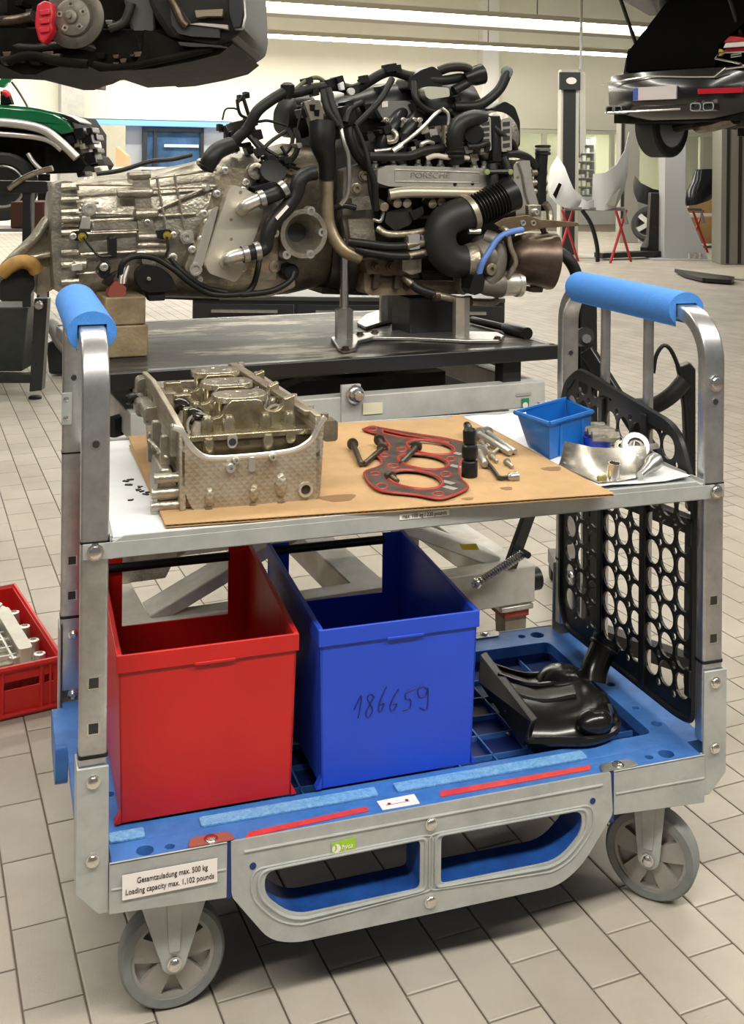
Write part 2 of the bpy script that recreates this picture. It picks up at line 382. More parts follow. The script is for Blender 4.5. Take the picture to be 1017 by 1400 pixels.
# ================================================================== the trolley
LX, WY = 1.307, .65
tr = thing('transport_trolley', 'galvanised workshop trolley with blue deck, blue foam handles and upper shelf', 'trolley', (LX/2, WY/2, 0))
def sweep_rect(path, w, h, side, r=.006):
    """rounded rectangular tube along a path in a plane whose normal is side"""
    rings = []; P = [Vector(p) for p in path]; side = Vector(side)
    for i, p in enumerate(P):
        t = (P[min(i+1, len(P)-1)]-P[max(i-1, 0)]).normalized(); n = t.cross(side)
        rings.append(rrect(p, side, n, w, h, r, 3))
    return rings
for x, nm in((0, 'left'), (LX, 'right')):
    R = .10; zt = 1.276; path = [(x, 0, .36), (x, 0, .8), (x, 0, zt-R)]
    path += [(x, R-R*math.cos(q), zt-R+R*math.sin(q)) for q in [PI/2*k/10 for k in range(1, 11)]]
    path += [(x, WY-R+R*math.sin(q), zt-R+R*math.cos(q)) for q in [PI/2*k/10 for k in range(0, 11)]]
    path += [(x, WY, .8), (x, WY, .36)]
    hoop = MB().loft(sweep_rect(path, .05, .032, (1, 0, 0))).build('side_hoop', galvd, tr)
    # foam grip: a C profile hugging the tube, open below
    prof = []
    for k in range(0, 21):
        q = -.92+ (PI+1.84)*k/20; prof.append((.046*math.cos(q), .040*math.sin(q)+.004))
    inner = [(-.027, -.034), (-.027, .018), (.027, .018), (.027, -.034)]
    poly = [(p[0], p[1]) for p in prof] + inner
    y0, y1 = .095, .585
    rr = []
    for y in(y0, (y0+y1)/2, y1): rr.append([Vector((x+a, y, zt+b)) for a, b in poly])
    g = MB().prism(rr[0], (0, y1-y0, 0)).build('foam_grip', foam, tr, bevel=.004, angle=60)
    # corner shoes: bent sheet brackets with a slanted bottom
    for yf, sy in((0, -1), (WY, 1)):
        s = 1 if x == 0 else -1
        pts = [(x-.029*s, .516), (x+.027*s, .516), (x+.029*s, .250), (x+.012*s, .250), (x-.029*s, .292)]
        yy = yf + sy*.019
        m = MB().prism([(a, yy, z) for a, z in pts], (0, sy*.006, 0))
        m.prism([(x-.029*s, yf-.035, .516), (x-.029*s, yf+.019, .516), (x-.029*s, yf+.019, .292), (x-.029*s, yf-.035, .292)] if sy > 0 else
                [(x-.029*s, yf-.019, .516), (x-.029*s, yf+.035, .516), (x-.029*s, yf+.035, .292), (x-.029*s, yf-.019, .292)], (.004*s, 0, 0))
        sh = m.build('corner_shoe', zinc, tr, bevel=.0015)
        for z in(.491, .350): bolt(sh, (x, yf+sy*.025, z), (0, sy, 0), .0095, .009)
        if sy > 0:
            for z in(.491, .350): bolt(sh, (x+.004, yf-.016, z), (0, -1, 0), .009, .012, name='nut')
        # black band at the tube joint, square and round holes
        MB().loft(sweep_rect([(x, yf, .528), (x, yf, .534)], .053, .035, (1, 0, 0))).build('rubber_band', black, tr)
        MB().loft(sweep_rect([(x, yf, .915), (x, yf, .919)], .0525, .0345, (1, 0, 0))).build('rubber_band', black, tr)
        for z in(.664, .582):
            q = MB(); fy = yf-.0165
            q.prism([Vector((x+a, fy, z+b)) for a, b in((-.0095, -.0095), (.0095, -.0095), (.0095, .0095), (-.0095, .0095))], (0, .002, 0)); q.build('square_hole', ink, hoop, smooth=False)
            fq = MB().prism([Vector((x+a, fy-.0005, z+b)) for a, b in((-.0115, -.0115), (.0115, -.0115), (.0115, .0115), (-.0115, .0115))], (0, .002, 0), [[Vector((x+a, fy-.0005, z+b)) for a, b in((-.0085, -.009), (.0085, -.009), (.0085, .0095), (-.0085, .0095))]]); fq.build('hole_rim', chrome, hoop, smooth=False)
        MB().cyl((x, yf-.0168, 1.094), (x, yf-.014, 1.094), .007, seg=12).build('round_hole', ink, hoop)
        MB().lathe((x, yf-.0172, 1.094), (0, 1, 0), [(0, .0095), (0, .0068), (.002, .0068), (.002, .0095)], 14, True).build('hole_rim', chrome, hoop)
bolt(tr, (LX, -.018, 1.135), (0, -1, 0), .0135, .010)
# the far-left upright has a riveted sheet bracket
br = MB().bb(-.027, -.004, WY-.021, WY-.0165, .985, 1.06).build('bracket', zinc, tr, bevel=.001)
for z in(1.0, 1.045): bolt(br, (-.017, WY-.021, z), (0, -1, 0), .005, .004, name='rivet')
# round bars of the right-hand hoop
for y in(.25, .45): MB().cyl((LX, y, 1.262), (LX, y, .38), .0125, seg=14).build('bar', galvd, tr)
# perforated black side panel
def clip_in(p, poly):
    c = False; j = len(poly)-1
    for i in range(len(poly)):
        if (poly[i][1] > p[1]) != (poly[j][1] > p[1]) and p[0] < (poly[j][0]-poly[i][0])*(p[1]-poly[i][1])/(poly[j][1]-poly[i][1])+poly[i][0]: c = not c
        j = i
    return c
out = rounded([(.022, .385), (.08, .375), (.60, .365), (.632, .42), (.636, .95), (.61, 1.02), (.54, 1.065), (.46, 1.058), (.12, 1.02), (.075, .995), (.024, .90)], .03, 4)
px_ = 1.283
def seg_dist(p, a, b):
    ax, ay = a; bx, by = b; dx, dy = bx-ax, by-ay; t = max(0, min(1, ((p[0]-ax)*dx+(p[1]-ay)*dy)/(dx*dx+dy*dy))); return math.hypot(p[0]-ax-t*dx, p[1]-ay-t*dy)
def edge_d(p): return min(seg_dist(p, out[i], out[(i+1) % len(out)]) for i in range(len(out)))
pit_ = .0645; holes = []
ycols = [.064, .128, .187, .258, .322, .382, .459, .521, .582]
for y in ycols:
    for j in range(-1, 12):
        p = (y, .447+pit_*j)
        if clip_in(p, out):
            e = edge_d(p) - .011
            if e > .010: holes.append((p, min(.0277, e), 18))
for y0_, y1_ in zip(ycols[:-1], ycols[1:]):
    if y1_-y0_ > .068: continue
    for j in range(-1, 12):
        p = ((y0_+y1_)/2, .447+pit_*(j+.5))
        if clip_in(p, out) and edge_d(p) > .02: holes.append((p, .0085, 8))
panel = MB().prism([(px_, y, z) for y, z in out], (.006, 0, 0), [[(px_, c[0]+r*math.cos(2*PI*k/n), c[1]+r*math.sin(2*PI*k/n)) for k in range(n)] for c, r, n in holes])
panel = panel.build('perforated_panel', black, tr, smooth=False)
MB().tube([(px_+.001, y, z) for y, z in out]+[(px_+.001, *out[0])], .0085, 6).build('panel_rim', black, panel)
for y in(.2225, .4205): MB().bb(px_-.008, px_+.004, y-.012, y+.012, .375, 1.02).build('panel_rib', black, panel, bevel=.003)
MB().prism([(px_-.004, y, z) for y, z in rounded([(.10, .99), (.47, 1.035), (.56, 1.04), (.60, 1.0), (.61, 1.02), (.54, 1.064), (.46, 1.057), (.12, 1.019), (.085, .995)], .012, 3)], (.016, 0, 0)).build('panel_lip', black, panel, bevel=.004)
for y, z in((.03, .80), (.03, .47)): MB().bb(px_-.012, px_+.012, y-.012, y+.01, z-.03, z+.03).build('panel_clip', black, panel, bevel=.003)
# deck
DZ = .340
rim = rounded([(.033, -.026), (LX-.033, -.026), (LX-.033, .03), (LX+.02, .03), (LX+.02, WY-.03), (LX-.033, WY-.03), (LX-.033, WY+.026), (.033, WY+.026), (.033, WY-.03), (-.02, WY-.03), (-.02, .03), (.033, .03)], .006, 2)
rec = rounded([(.085, .085), (LX-.085, .085), (LX-.085, .585), (.085, .585)], .02, 4)
hs = [[Vector((p[0], p[1], DZ)) for p in rec]]
for cx, cy, r in((.095, -.006, .016), (.14, -.008, .009), (1.203, .001, .017), (1.16, -.0, .009), (1.213, .632, .018), (1.169, .636, .010), (1.255, .12, .012), (1.25, .2, .008), (1.255, .32, .010), (1.25, .42, .008), (.62, .006, .008), (.84, .004, .007), (.05, .2, .01), (.05, .45, .01), (.3, .62, .012), (.7, .62, .012)):
    hs.append(circ((cx, cy, DZ), (1, 0, 0), (0, 1, 0), r, 16))
deck = MB().prism([(p[0], p[1], DZ) for p in rim], (0, 0, -.03), hs).build('deck', deckblue, tr, bevel=.002)
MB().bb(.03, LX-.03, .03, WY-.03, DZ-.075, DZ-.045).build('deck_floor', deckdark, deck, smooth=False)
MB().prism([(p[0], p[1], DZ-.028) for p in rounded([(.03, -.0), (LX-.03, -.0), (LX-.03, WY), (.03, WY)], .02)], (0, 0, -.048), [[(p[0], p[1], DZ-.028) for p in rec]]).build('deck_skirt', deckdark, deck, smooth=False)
for i in range(1, 13):
    x = .085 + i*(LX-.17)/13; MB().bb(x-.002, x+.002, .085, .585, DZ-.048, DZ-.034).build('deck_rib', deckblue, deck, smooth=False)
for j in range(1, 6):
    y = .085 + j*.5/6; MB().bb(.085, LX-.085, y-.002, y+.002, DZ-.048, DZ-.034).build('deck_rib', deckblue, deck, smooth=False)
# raised anti-slip strips on the front rim
for x0, x1 in((.035, .10), (.205, .56), (.60, 1.03)):
    MB().prism(rounded([Vector((x0, .030, DZ)), Vector((x1, .030, DZ)), Vector((x1, .060, DZ)), Vector((x0, .060, DZ))], .004, 2), (0, 0, .005)).build('grip_strip', mat('grip_strip_blue', (.10, .30, .62), .55, col2=(.22, .45, .72), vscale=120, bump=.5, bscale=300), deck, bevel=.002)
# blue end skirts sticking out past the hoops
for x0, x1 in((-.045, -.018), (LX+.018, LX+.036)):
    MB().prism([(x0, y, z) for y, z in rounded([(.42, .34), (.60, .34), (.62, .315), (.60, .25), (.42, .25)], .02, 3)], (x1-x0, 0, 0)).build('deck_end', deckblue, deck, bevel=.003)
# steel corner rails and pressed side panels, front and back
for yf, s in((-.03, -1), (WY+.03, 1)):
    for x0, x1 in((.029, .243), (1.058, 1.279)):
        m = MB(); m.prism([(x0, yf, .250), (x1, yf, .238), (x1, yf, .341), (x0, yf, .341)], (0, -s*.004, 0)); m.bb(x0, x1, yf, yf-s*.004, .337, .3412)
        rl = m.build('corner_rail', zinc, tr, bevel=.001)
        MB().cyl((x0+.004, yf+s*.0005, .294), (x1-.002, yf+s*.0005, .292), .0022, seg=6).build('rail_bead', zinc, rl)
    o2 = [(.250, .341), (1.050, .341), (1.056, .252), (.985, .158), (.93, .126), (.375, .126), (.325, .142), (.252, .238)]
    o2 = rounded(o2, [.004, .004, .01, .05, .06, .06, .05, .01], 5)
    h1 = rounded([(.315, .272), (.627, .276), (.627, .180), (.37, .178), (.315, .228)], [.02, .012, .012, .04, .04], 5)
    h2 = rounded([(.671, .276), (.984, .272), (.984, .228), (.93, .178), (.671, .180)], [.012, .02, .04, .04, .012], 5)
    P3 = lambda pts, y: [Vector((p[0], y, p[1])) for p in pts]
    sp = MB().prism(P3(o2, yf), (0, -s*.004, 0), [P3(h1, yf), P3(h2, yf)]).build('side_panel', zinc, tr, bevel=.001)
    for h in(h1, h2):
        c = Vector((sum(p[0] for p in h)/len(h), sum(p[1] for p in h)/len(h)))
        off = [c + (Vector(p)-c)*1.0 + (Vector(p)-c).normalized()*.012 for p in h]
        for r_, k in((.0035, 0), (.0022, 1)):
            hh = off if k == 0 else [c + (Vector(p)-c) + (Vector(p)-c).normalized()*.026 for p in h]
            MB().tube(P3(hh, yf+s*.0004)+[P3(hh, yf+s*.0004)[0]], r_, 6).build('pressed_bead', zinc, sp)
        ring_o = [c + (Vector(p)-c)*1.0 + (Vector(p)-c).normalized()*.01 for p in h]
        MB().prism(P3(ring_o, yf-s*.004), (0, -s*.075, 0), [P3(h, yf-s*.004)]).build('panel_liner', mat('liner_blue', (.014, .075, .29), .4, col2=(.008, .04, .18), vscale=14), sp, bevel=.002)
    MB().cyl((.275, yf+s*.0005, .318), (1.03, yf+s*.0005, .318), .0028, seg=6).build('pressed_bead', zinc, sp)
    for z in(.305, .152): bolt(sp, (.649, yf+s*.001, z), (0, s, 0), .010, .008)
    for x, z in((.292, .288), (1.008, .288)): MB().cyl((x, yf+s*.0012, z), (x, yf-s*.002, z), .0065, seg=12).build('punched_hole', deckdark, sp)
    for x0, x1 in((.2425, .2515), (1.049, 1.059)): MB().bb(x0, x1, yf-s*.001, yf-s*.02, .235, .339).build('joint_gap', deckdark, sp, smooth=False)
    # flat lugs with bolts on the rim
    for x in(.215, 1.075):
        lg = MB().prism(rounded([Vector((x-.045, yf-s*.002, .3420)), Vector((x+.045, yf-s*.002, .3420)), Vector((x+.035, yf-s*.03, .3420)), Vector((x-.035, yf-s*.03, .3420))], .008, 3), (0, 0, .002))
        lg = lg.build('lug', mat('brown_lug', (.30, .09, .07), .5) if x < .5 else steel, tr); bolt(lg, (x, yf-s*.014, .344), (0, 0, 1), .010, .006)
# red tape and white label on the front rim
for (a, b, c, d) in(((335, 1146), (505, 1109), (500, 1103), (340, 1138)), ((602, 1090), (806, 1053), (808, 1046), (602, 1082))):
    MB().prism([atZ(*q, DZ+.0005) for q in(a, b, c, d)], (0, 0, .0012)).build('tape', redtape, deck, smooth=False)
lb = MB().prism([atZ(*q, DZ+.0005) for q in((523, 1108), (574, 1099), (566, 1086), (515, 1096))], (0, 0, .001)).build('sticker', white, deck, smooth=False)
for q0, q1 in(((532, 1099), (532, 1102)), ((556, 1094), (556, 1097))):
    pa = atZ(*q0, DZ+.002); MB().prism(circ(pa, (1, 0, 0), (0, 1, 0), .004, 6), (0, 0, .0004)).build('sticker_mark', mat('brown_ink', (.2, .03, .02), .6), lb)
pa = atZ(544, 1098, DZ+.0018); MB().box(pa, (.05, .0012, .0004)).build('sticker_mark', mat('red_ink', (.5, .1, .08), .6), lb)
# load label on the left corner rail
lq = [atY(*q, -.0330) for q in((167, 1231), (297, 1205), (297, 1173), (167, 1197))]
lb = MB().prism(lq, (0, -.0008, 0)).build('load_label', white, tr, smooth=False)
cx = sum((p.x for p in lq))/4; cz = sum((p.z for p in lq))/4
text_mesh('lettering', 'Gesamtzuladung max. 500 kg', .0145, (cx+.004, -.0342, cz+.0085), (1, 0, 0), (0, 0, 1), ink, lb, width=.128)
text_mesh('lettering', 'Loading capacity max. 1,102 pounds', .0145, (cx, -.0342, cz-.0095), (1, 0, 0), (0, 0, 1), ink, lb, width=.160)
# green maker's label on the pressed panel
gq = [atY(*q, -.031) for q in((453, 1172), (486, 1163), (486, 1144), (453, 1153))]
gl = MB().prism(gq, (0, -.0008, 0)).build('green_label', mat('label_green', (.33, .55, .03), .5), tr, smooth=False)
gc = sum((Vector(p) for p in gq), Vector())/4
MB().prism(circ((gc.x-.0145, -.0321, gc.z), (1, 0, 0), (0, 0, 1), .0085, 14), (0, -.0003, 0), [circ((gc.x-.0175, -.0321, gc.z+.001), (1, 0, 0), (0, 0, 1), .0045, 10, r2=.0065)]).build('logo_ring', white, gl, smooth=False)
MB().prism(circ((gc.x-.0195, -.0323, gc.z+.001), (1, 0, 0), (0, 0, 1), .0026, 10, r2=.0048), (0, -.0003, 0)).build('logo_dot', white, gl, smooth=False)
text_mesh('lettering', 'hyca', .0125, (gc.x+.007, -.0322, gc.z+.0005), (1, 0, 0), (0, 0, 1), white, gl, width=.022, shear=.2)
# casters
def caster(x, y, ang, swivel, face):
    """face: unit vector out of the wheel's visible side"""
    n = Vector((math.sin(ang)*-1, -math.cos(ang), 0)); t = Vector((n.y, -n.x, 0))*-1
    c = Vector((x, y, .1)); ca = MB().bb(x-.05, x+.05, y-.042, y+.042, .238, .244)
    ca.cyl((x, y, .225), (x, y, .24), .036 if swivel else .03, seg=16)
    ca = ca.build('caster', zinc, tr, bevel=.001)
    wh = MB().lathe(c-n*.022, n, [(0, .079), (0, .094), (.006, .0995), (.022, .1), (.038, .0995), (.044, .094), (.044, .079)], 40, True).build('tyre', rubber, ca)
    hb = MB().lathe(c-n*.018, n, [(0, .072), (0, .0805), (.036, .0805), (.036, .072)], 32, True)
    hb.lathe(c-n*.02, n, [(0, .024), (.04, .024)], 16)
    hb.lathe(c-n*.004, n, [(0, .075), (.008, .075)], 24)
    hb = hb.build('hub', hubm, ca)
    for k in range(5):
        q = 2*PI*k/5+.3; d = t*math.cos(q)+Vector((0, 0, 1))*math.sin(q); e = n.cross(d)
        MB().prism([c-n*.017+d*.02+e*.016, c-n*.017+d*.075+e*.024, c-n*.017+d*.075-e*.024, c-n*.017+d*.02-e*.016], n*.034).build('spoke', hubm, hb, smooth=False)
    off = (n*-1)*0 if not swivel else Vector((0, 0, 0))
    for s in(1, -1):
        f = c + n*(.031*s)
        top = Vector((x, y, .232)) + n*(.031*s)
        w = .068 if not swivel else .036
        pl = [top-t*w, top+t*w] + [f+t*(.024*math.cos(q))+Vector((0, 0, 1))*(.024*math.sin(q)) for q in[0-.2-PI*k/8+.2 for k in range(9)]]
        lg = MB().prism(pl, n*(.004*s)).build('fork', zinc, ca, bevel=.002)
        if s == 1:
            MB().prism([f+n*.004+t*a+Vector((0, 0, b)) for a, b in((-.016, .12), (.016, .12), (.010, .02), (-.010, .02))], n*.004).build('fork_rib', zinc, lg, bevel=.003)
    bolt(ca, c+n*.039, n, .0105, .012)
    return ca
caster(.155, .060, 0.0, False, None)
caster(1.205, .055, math.radians(46), True, None)
caster(.155, WY-.06, 0.0, False, None)
caster(1.205, WY-.06, math.radians(40), True, None)
# upper shelf: steel tray bolted between the hoops
sf = MB(); sf.bb(.026, LX-.026, -.018, .70, .905, .921); shelf = sf.build('shelf', zinc, tr, bevel=.002)
m = MB(); m.prism([(-.022, -.021, .888), (.03, -.021, .886), (LX-.03, -.021, .886), (LX+.022, -.021, .888), (LX+.022, -.021, .916), (LX-.03, -.021, .916), (LX-.05, -.021, .927), (.05, -.021, .927), (.03, -.021, .916), (-.022, -.021, .916)], (0, .004, 0)); m.bb(.03, LX-.03, -.021, 0, .886, .889)
m.build('front_rail', zinc, shelf, bevel=.0012)
for x in(0, LX): bolt(shelf, (x, -.022, .902), (0, -1, 0), .0115, .009)
m = MB(); m.bb(.026, LX-.026, .70, .704, .886, .930); m.build('back_rail', zinc, shelf, bevel=.001)
for x in(.028, LX-.028): MB().bb(x-.002, x+.002, -.018, .70, .886, .927).build('end_rail', zinc, shelf)
lq = [atY(*q, -.0215) for q in((546, 711), (614, 704), (614, 696), (546, 703))]
lb = MB().prism(lq, (0, -.0008, 0)).build('shelf_label', white, shelf, smooth=False); gc = sum((Vector(p) for p in lq), Vector())/4
text_mesh('lettering', 'max. 100 kg / 220 pounds', .011, (gc.x, -.0226, gc.z), (1, 0, 0), (0, 0, 1), ink, lb, width=.094)

# ================================================================== things on the trolley
def carry_box(name, label, m, x0, x1, y0, y1, z0, zf, zb, handle):
    """open box, higher at the back, with a lipped rim and a hand-hole through the back wall under a black rod"""
    t = thing(name, label, 'box', ((x0+x1)/2, (y0+y1)/2, z0))
    th = .005; ti = .008                       # wall, inward taper at the foot
    b = MB(); b.bb(x0+ti, x1-ti, y0+ti, y1-ti, z0, z0+.006)
    b.prism([(x0+ti, y0+ti, z0), (x1-ti, y0+ti, z0), (x1, y0, zf), (x0, y0, zf)], (0, th, 0))
    b.build('front_wall', m, t, bevel=.0015)
    for xs, s in((x0, 1), (x1, -1)):
        MB().prism([(xs+ti*s, y0+ti, z0), (xs+ti*s, y1-ti, z0), (xs, y1, zb), (xs, y1-.05, zb), (xs, y0, zf)], (th*s, 0, 0)).build('side_wall', m, t, bevel=.0015)
    w = x1-x0; po = .052; zo = zf-.125
    MB().prism([(x0, y1, z0), (x1, y1, z0), (x1, y1, zb), (x1-po, y1, zb), (x1-po, y1, zo), (x0+po, y1, zo), (x0+po, y1, zb), (x0, y1, zb)], (0, -th, 0)).build('back_wall', m, t, bevel=.0015)
    # rim: band round the front and along the sides
    r = MB(); r.prism([(x0-.004, y0-.004, zf-.033), (x1+.004, y0-.004, zf-.033), (x1+.004, y0-.004, zf+.002), (x0-.004, y0-.004, zf+.002)], (0, .006, 0))
    r.build('front_rim', m, t, bevel=.002)
    for xs, s in((x0-.004, 1), (x1+.004, -1)):
        MB().prism([(xs, y0+.0015, zf-.033), (xs, y1, zb-.033), (xs, y1, zb+.002), (xs, y0+.0015, zf+.002)], (.011*s, 0, 0)).build('side_rim', m, t, bevel=.002)
    MB().bb((x0+x1)/2-.03, (x0+x1)/2+.05, y0-.0065, y0-.003, zf-.0345, zf-.029).build('rim_lip', m, t, bevel=.001)
    for xs, s in((x0+ti, -1), (x1-ti, 1)): MB().prism([(xs, y0+ti-.002, z0), (xs+.012*s, y0+ti-.002, z0), (xs, y0+ti-.002, z0+.022)], (0, .02, 0)).build('foot', m, t, bevel=.001)
    MB().cyl((x0+.002, y1-.006, handle), (x1-.05, y1-.006, handle), .0105, seg=12).build('rod', black, t)
    return t
carry_box('carry_box', 'open red plastic box with a black carrying rod at the back', redp, .052, .400, .073, .520, DZ+.0055, .668, .702, .679)
bb_ = carry_box('carry_box', 'open blue plastic box with handwritten digits on its front', bluep, .448, .790, .073, .540, DZ+.0055, .668, .690, .674)
# the handwritten number
digits = {'1': [[(286, 240), (320, 175), (306, 280)]],
 '8': [[(378, 180), (362, 165), (348, 188), (372, 240), (352, 276), (342, 250), (380, 178)]],
 '6': [[(436, 132), (404, 205), (400, 248), (415, 240), (424, 208), (402, 218)]],
 'b': [[(492, 142), (462, 195), (452, 232), (466, 246), (484, 212), (460, 212)]],
 '5': [[(570, 140), (530, 158), (524, 186), (546, 192), (545, 228), (512, 242)]],
 '9': [[(628, 145), (600, 130), (580, 150), (590, 180), (618, 170), (628, 140), (624, 235), (590, 230)]]}
hw = MB()
yfr = lambda z: .073 + .008*(.668-z)/.32 - .0009
for k, strokes in digits.items():
    for st in strokes:
        pts = []
        for (cx, cy) in sm([(a, b, 0) for a, b in st], 5) if False else [(p.x, p.y) for p in sm([(a, b, 0) for a, b in st], 5)]:
            p = atY(400+cx/3.39, 900+cy/3.39, .075); pts.append((p.x, yfr(p.z), p.z))
        hw.tube(pts, .0013, 5)
hw.build('handwriting', penink, bb_)

# black air duct lying on the deck
du = thing('air_duct', 'black plastic air duct with a round spout lying on the deck', 'car part', (1.05, .25, DZ))
def Dk(u, v, z): return atZ(u, v, z)
def dc(cx, cy, z): return atZ(640+cx/4.623, 860+cy/4.623, z)   # crop coordinates of the close look
zb = DZ+.004
# mouth frame: a long rectangular collar, seen as the ribbed left edge
fr0 = [dc(75, 160, DZ+.05), dc(60, 330, zb+.02), dc(345, 745, zb), dc(400, 590, DZ+.065)]
mb = MB(); mb.prism(fr0, (.022, .012, 0)); mb.build('mouth_collar', black, du, bevel=.003)
# body: lofted shell from the mouth to the closed far end
secs = []
def dsec(p0, p1, h0, h1, n=12):
    """an arched section from p0 to p1 on the deck, h: height of the arch"""
    p0 = Vector(p0); p1 = Vector(p1); out = []
    for k in range(n+1):
        t = k/n; p = p0.lerp(p1, t); e = math.sin(PI*t)**.38; out.append(Vector((p.x, p.y, zb+(h0*(1-t)+h1*t)*e)))
    out += [Vector((p1.x, p1.y, zb)), Vector((p0.x, p0.y, zb))]
    return out
A0 = dc(85, 255, zb); A1 = dc(380, 740, zb)
B0 = dc(330, 320, zb); B1 = dc(560, 745, zb)
C0 = dc(560, 330, zb); C1 = dc(760, 735, zb)
D0 = dc(720, 420, zb); D1 = dc(900, 690, zb)
E0 = dc(830, 480, zb); E1 = dc(935, 610, zb)
mb = MB(); mb.loft([dsec(A0, A1, .045, .055), dsec(B0, B1, .035, .05), dsec(C0, C1, .055, .052), dsec(D0, D1, .07, .05), dsec(E0, E1, .05, .03)])
glb = mat('gloss_black_plastic', (.008, .008, .008), .2)
body = mb.build('duct_body', glb, du, angle=50)
for q0, q1, h in((.12, .2, .0), (.38, .44, .0), (.62, .70, 0.)):
    for qq in(q0,):
        pts = []
        for S, hh in(((A0, A1), .05), ((B0, B1), .043), ((C0, C1), .055)):
            p = S[0].lerp(S[1], qq); pts.append(Vector((p.x, p.y, zb+hh*math.sin(PI*qq)**.38+.001)))
        MB().tube(sm(pts, 5), .006, 6).build('duct_ridge', glb, body)
mb = MB(); mb.tube([p for p in sm([A1+Vector((0, 0, .01)), B1+Vector((0, 0, .012)), C1+Vector((0, -.004, .012)), D1+Vector((.004, 0, .012)), E1+Vector((0, 0, .012)), E0+Vector((.01, .01, .012))], 5)], .010, 8); mb.build('duct_flange', glb, body)
lobe = dc(800, 590, DZ+.04); MB().ball(lobe, .038, 14, (1.15, .8, .75)).build('duct_bulge', glb, body)
lobe = dc(600, 340, DZ+.035); MB().ball(lobe, .055, 14, (1.2, 1.2, .7)).build('duct_bulge', glb, body)
sp = sm([dc(790, 330, DZ+.035), dc(800, 250, DZ+.06), dc(840, 150, DZ+.09), dc(870, 90, DZ+.11)], 5)
mb = MB(); mb.tube(sp, [.034, .032, .031, .031], 18, cap=False); spt = mb.build('spout', glb, du, angle=50)
tip = sp[-1]; dirn = (sp[-1]-sp[-3]).normalized()
MB().lathe(tip-dirn*.014, dirn, [(0, .031), (0, .036), (.006, .037), (.010, .034), (.018, .036), (.024, .036), (.024, .028), (.0, .028)], 22, True).build('spout_rim', black, spt)
for cx, cy in((155, 385), (250, 515), (265, 655), (105, 435), (390, 690)):
    p = dc(cx, cy, zb+.025); MB().cyl(p-Vector((.006, .004, 0)), p+Vector((-.012, -.008, 0)), .004, seg=8).build('duct_stud', black, body)

# papers on the shelf
SZ = .9215
pp = MB().prism([(p[0], p[1], SZ) for p in((.032, -.012), (.40, -.012), (.40, .66), (.095, .715), (.05, .70))], (0, 0, .0012)).build('paper_sheet', paper, None, smooth=False)
tag(pp, 'white paper sheet under the cylinder head, at the left of the shelf', 'paper', 'papers on the shelf')
rows = []
random.seed(3)
for j in range(9):
    r = []
    for i in range(14):
        x = .42+.84*i/13; y = .004+.70*j/8; edge = 1 if (j < 2 and i > 8) else 0
        z = SZ+.001 + (.004 if i > 9 else .0005)*(1+math.sin(i*2.1+j*1.7)) + edge*.002*(1+math.sin(i*3.))
        r.append((x, y, z))
    rows.append(r)
pp = MB().sheet(rows, (0, 0, -.0009)).build('paper_sheet', paper, None); tag(pp, 'crumpled white paper sheet under the blue bin and metal bracket', 'paper', 'papers on the shelf')
# crumbs of black dirt and small holes on the left sheet
random.seed(5)
for k, (u, v) in enumerate(((172, 658), (178, 656), (176, 663), (190, 666), (193, 672), (199, 676), (203, 673), (178, 684), (188, 670))):
    p = atZ(u, v, SZ+.002); g = MB(); g.box(p, (.008+.008*random.random(), .004+.003*random.random(), .003), Matrix.Rotation(random.random()*3, 3, 'Z')); g.box(p+Vector((.004, .002, 0)), (.004, .008, .002), Matrix.Rotation(random.random()*3, 3, 'Z'))
    tag(g.build('dirt_crumb', ink), 'small black crumb of dirt on the white paper left of the cylinder head', 'dirt', 'crumbs on the left paper')
# cardboard
cz = SZ+.006
cb = [(.128, .004), (1.034, -.062), (1.020, .30), (1.008, .690), (.985, .692), (.975, .668), (.60, .70), (.135, .700)]
cbt = thing('cardboard_sheet', 'brown corrugated cardboard sheet covering the middle of the shelf', 'cardboard', (.58, .3, SZ))
MB().prism([(x, y, cz+.003) for x, y in cb], (0, 0, .0014)).build('top_liner', card, cbt, smooth=False)
MB().prism([(x, y, cz-.002) for x, y in cb], (0, 0, .0014)).build('bottom_liner', card, cbt, smooth=False)
m = MB(); n = 130
wave = [(.128+(1.034-.128)*k/n, .005-.066*k/n, cz-.0004+(.0034 if k % 2 else 0)) for k in range(n+1)]
m.sheet([[Vector(p) for p in wave], [Vector(p)+Vector((.0, .62, 0)) for p in wave]], (0, 0, .0006)); m.build('fluting', cardedge, cbt, smooth=False)
for (u, v, ru, rv) in((463, 681, .035, .028), (693, 668, .012, .014), (755, 641, .022, .02), (640, 682, .012, .01)):
    p = atZ(u, v, cz+.0046); MB().prism([p+Vector((ru*math.cos(q)*(1+.25*math.sin(3*q)), rv*math.sin(q)*(1+.2*math.cos(2*q)), 0)) for q in[2*PI*k/18 for k in range(18)]], (0, 0, .0003)).build('oil_stain', stain, cbt, smooth=False)
CT = cz+.0046

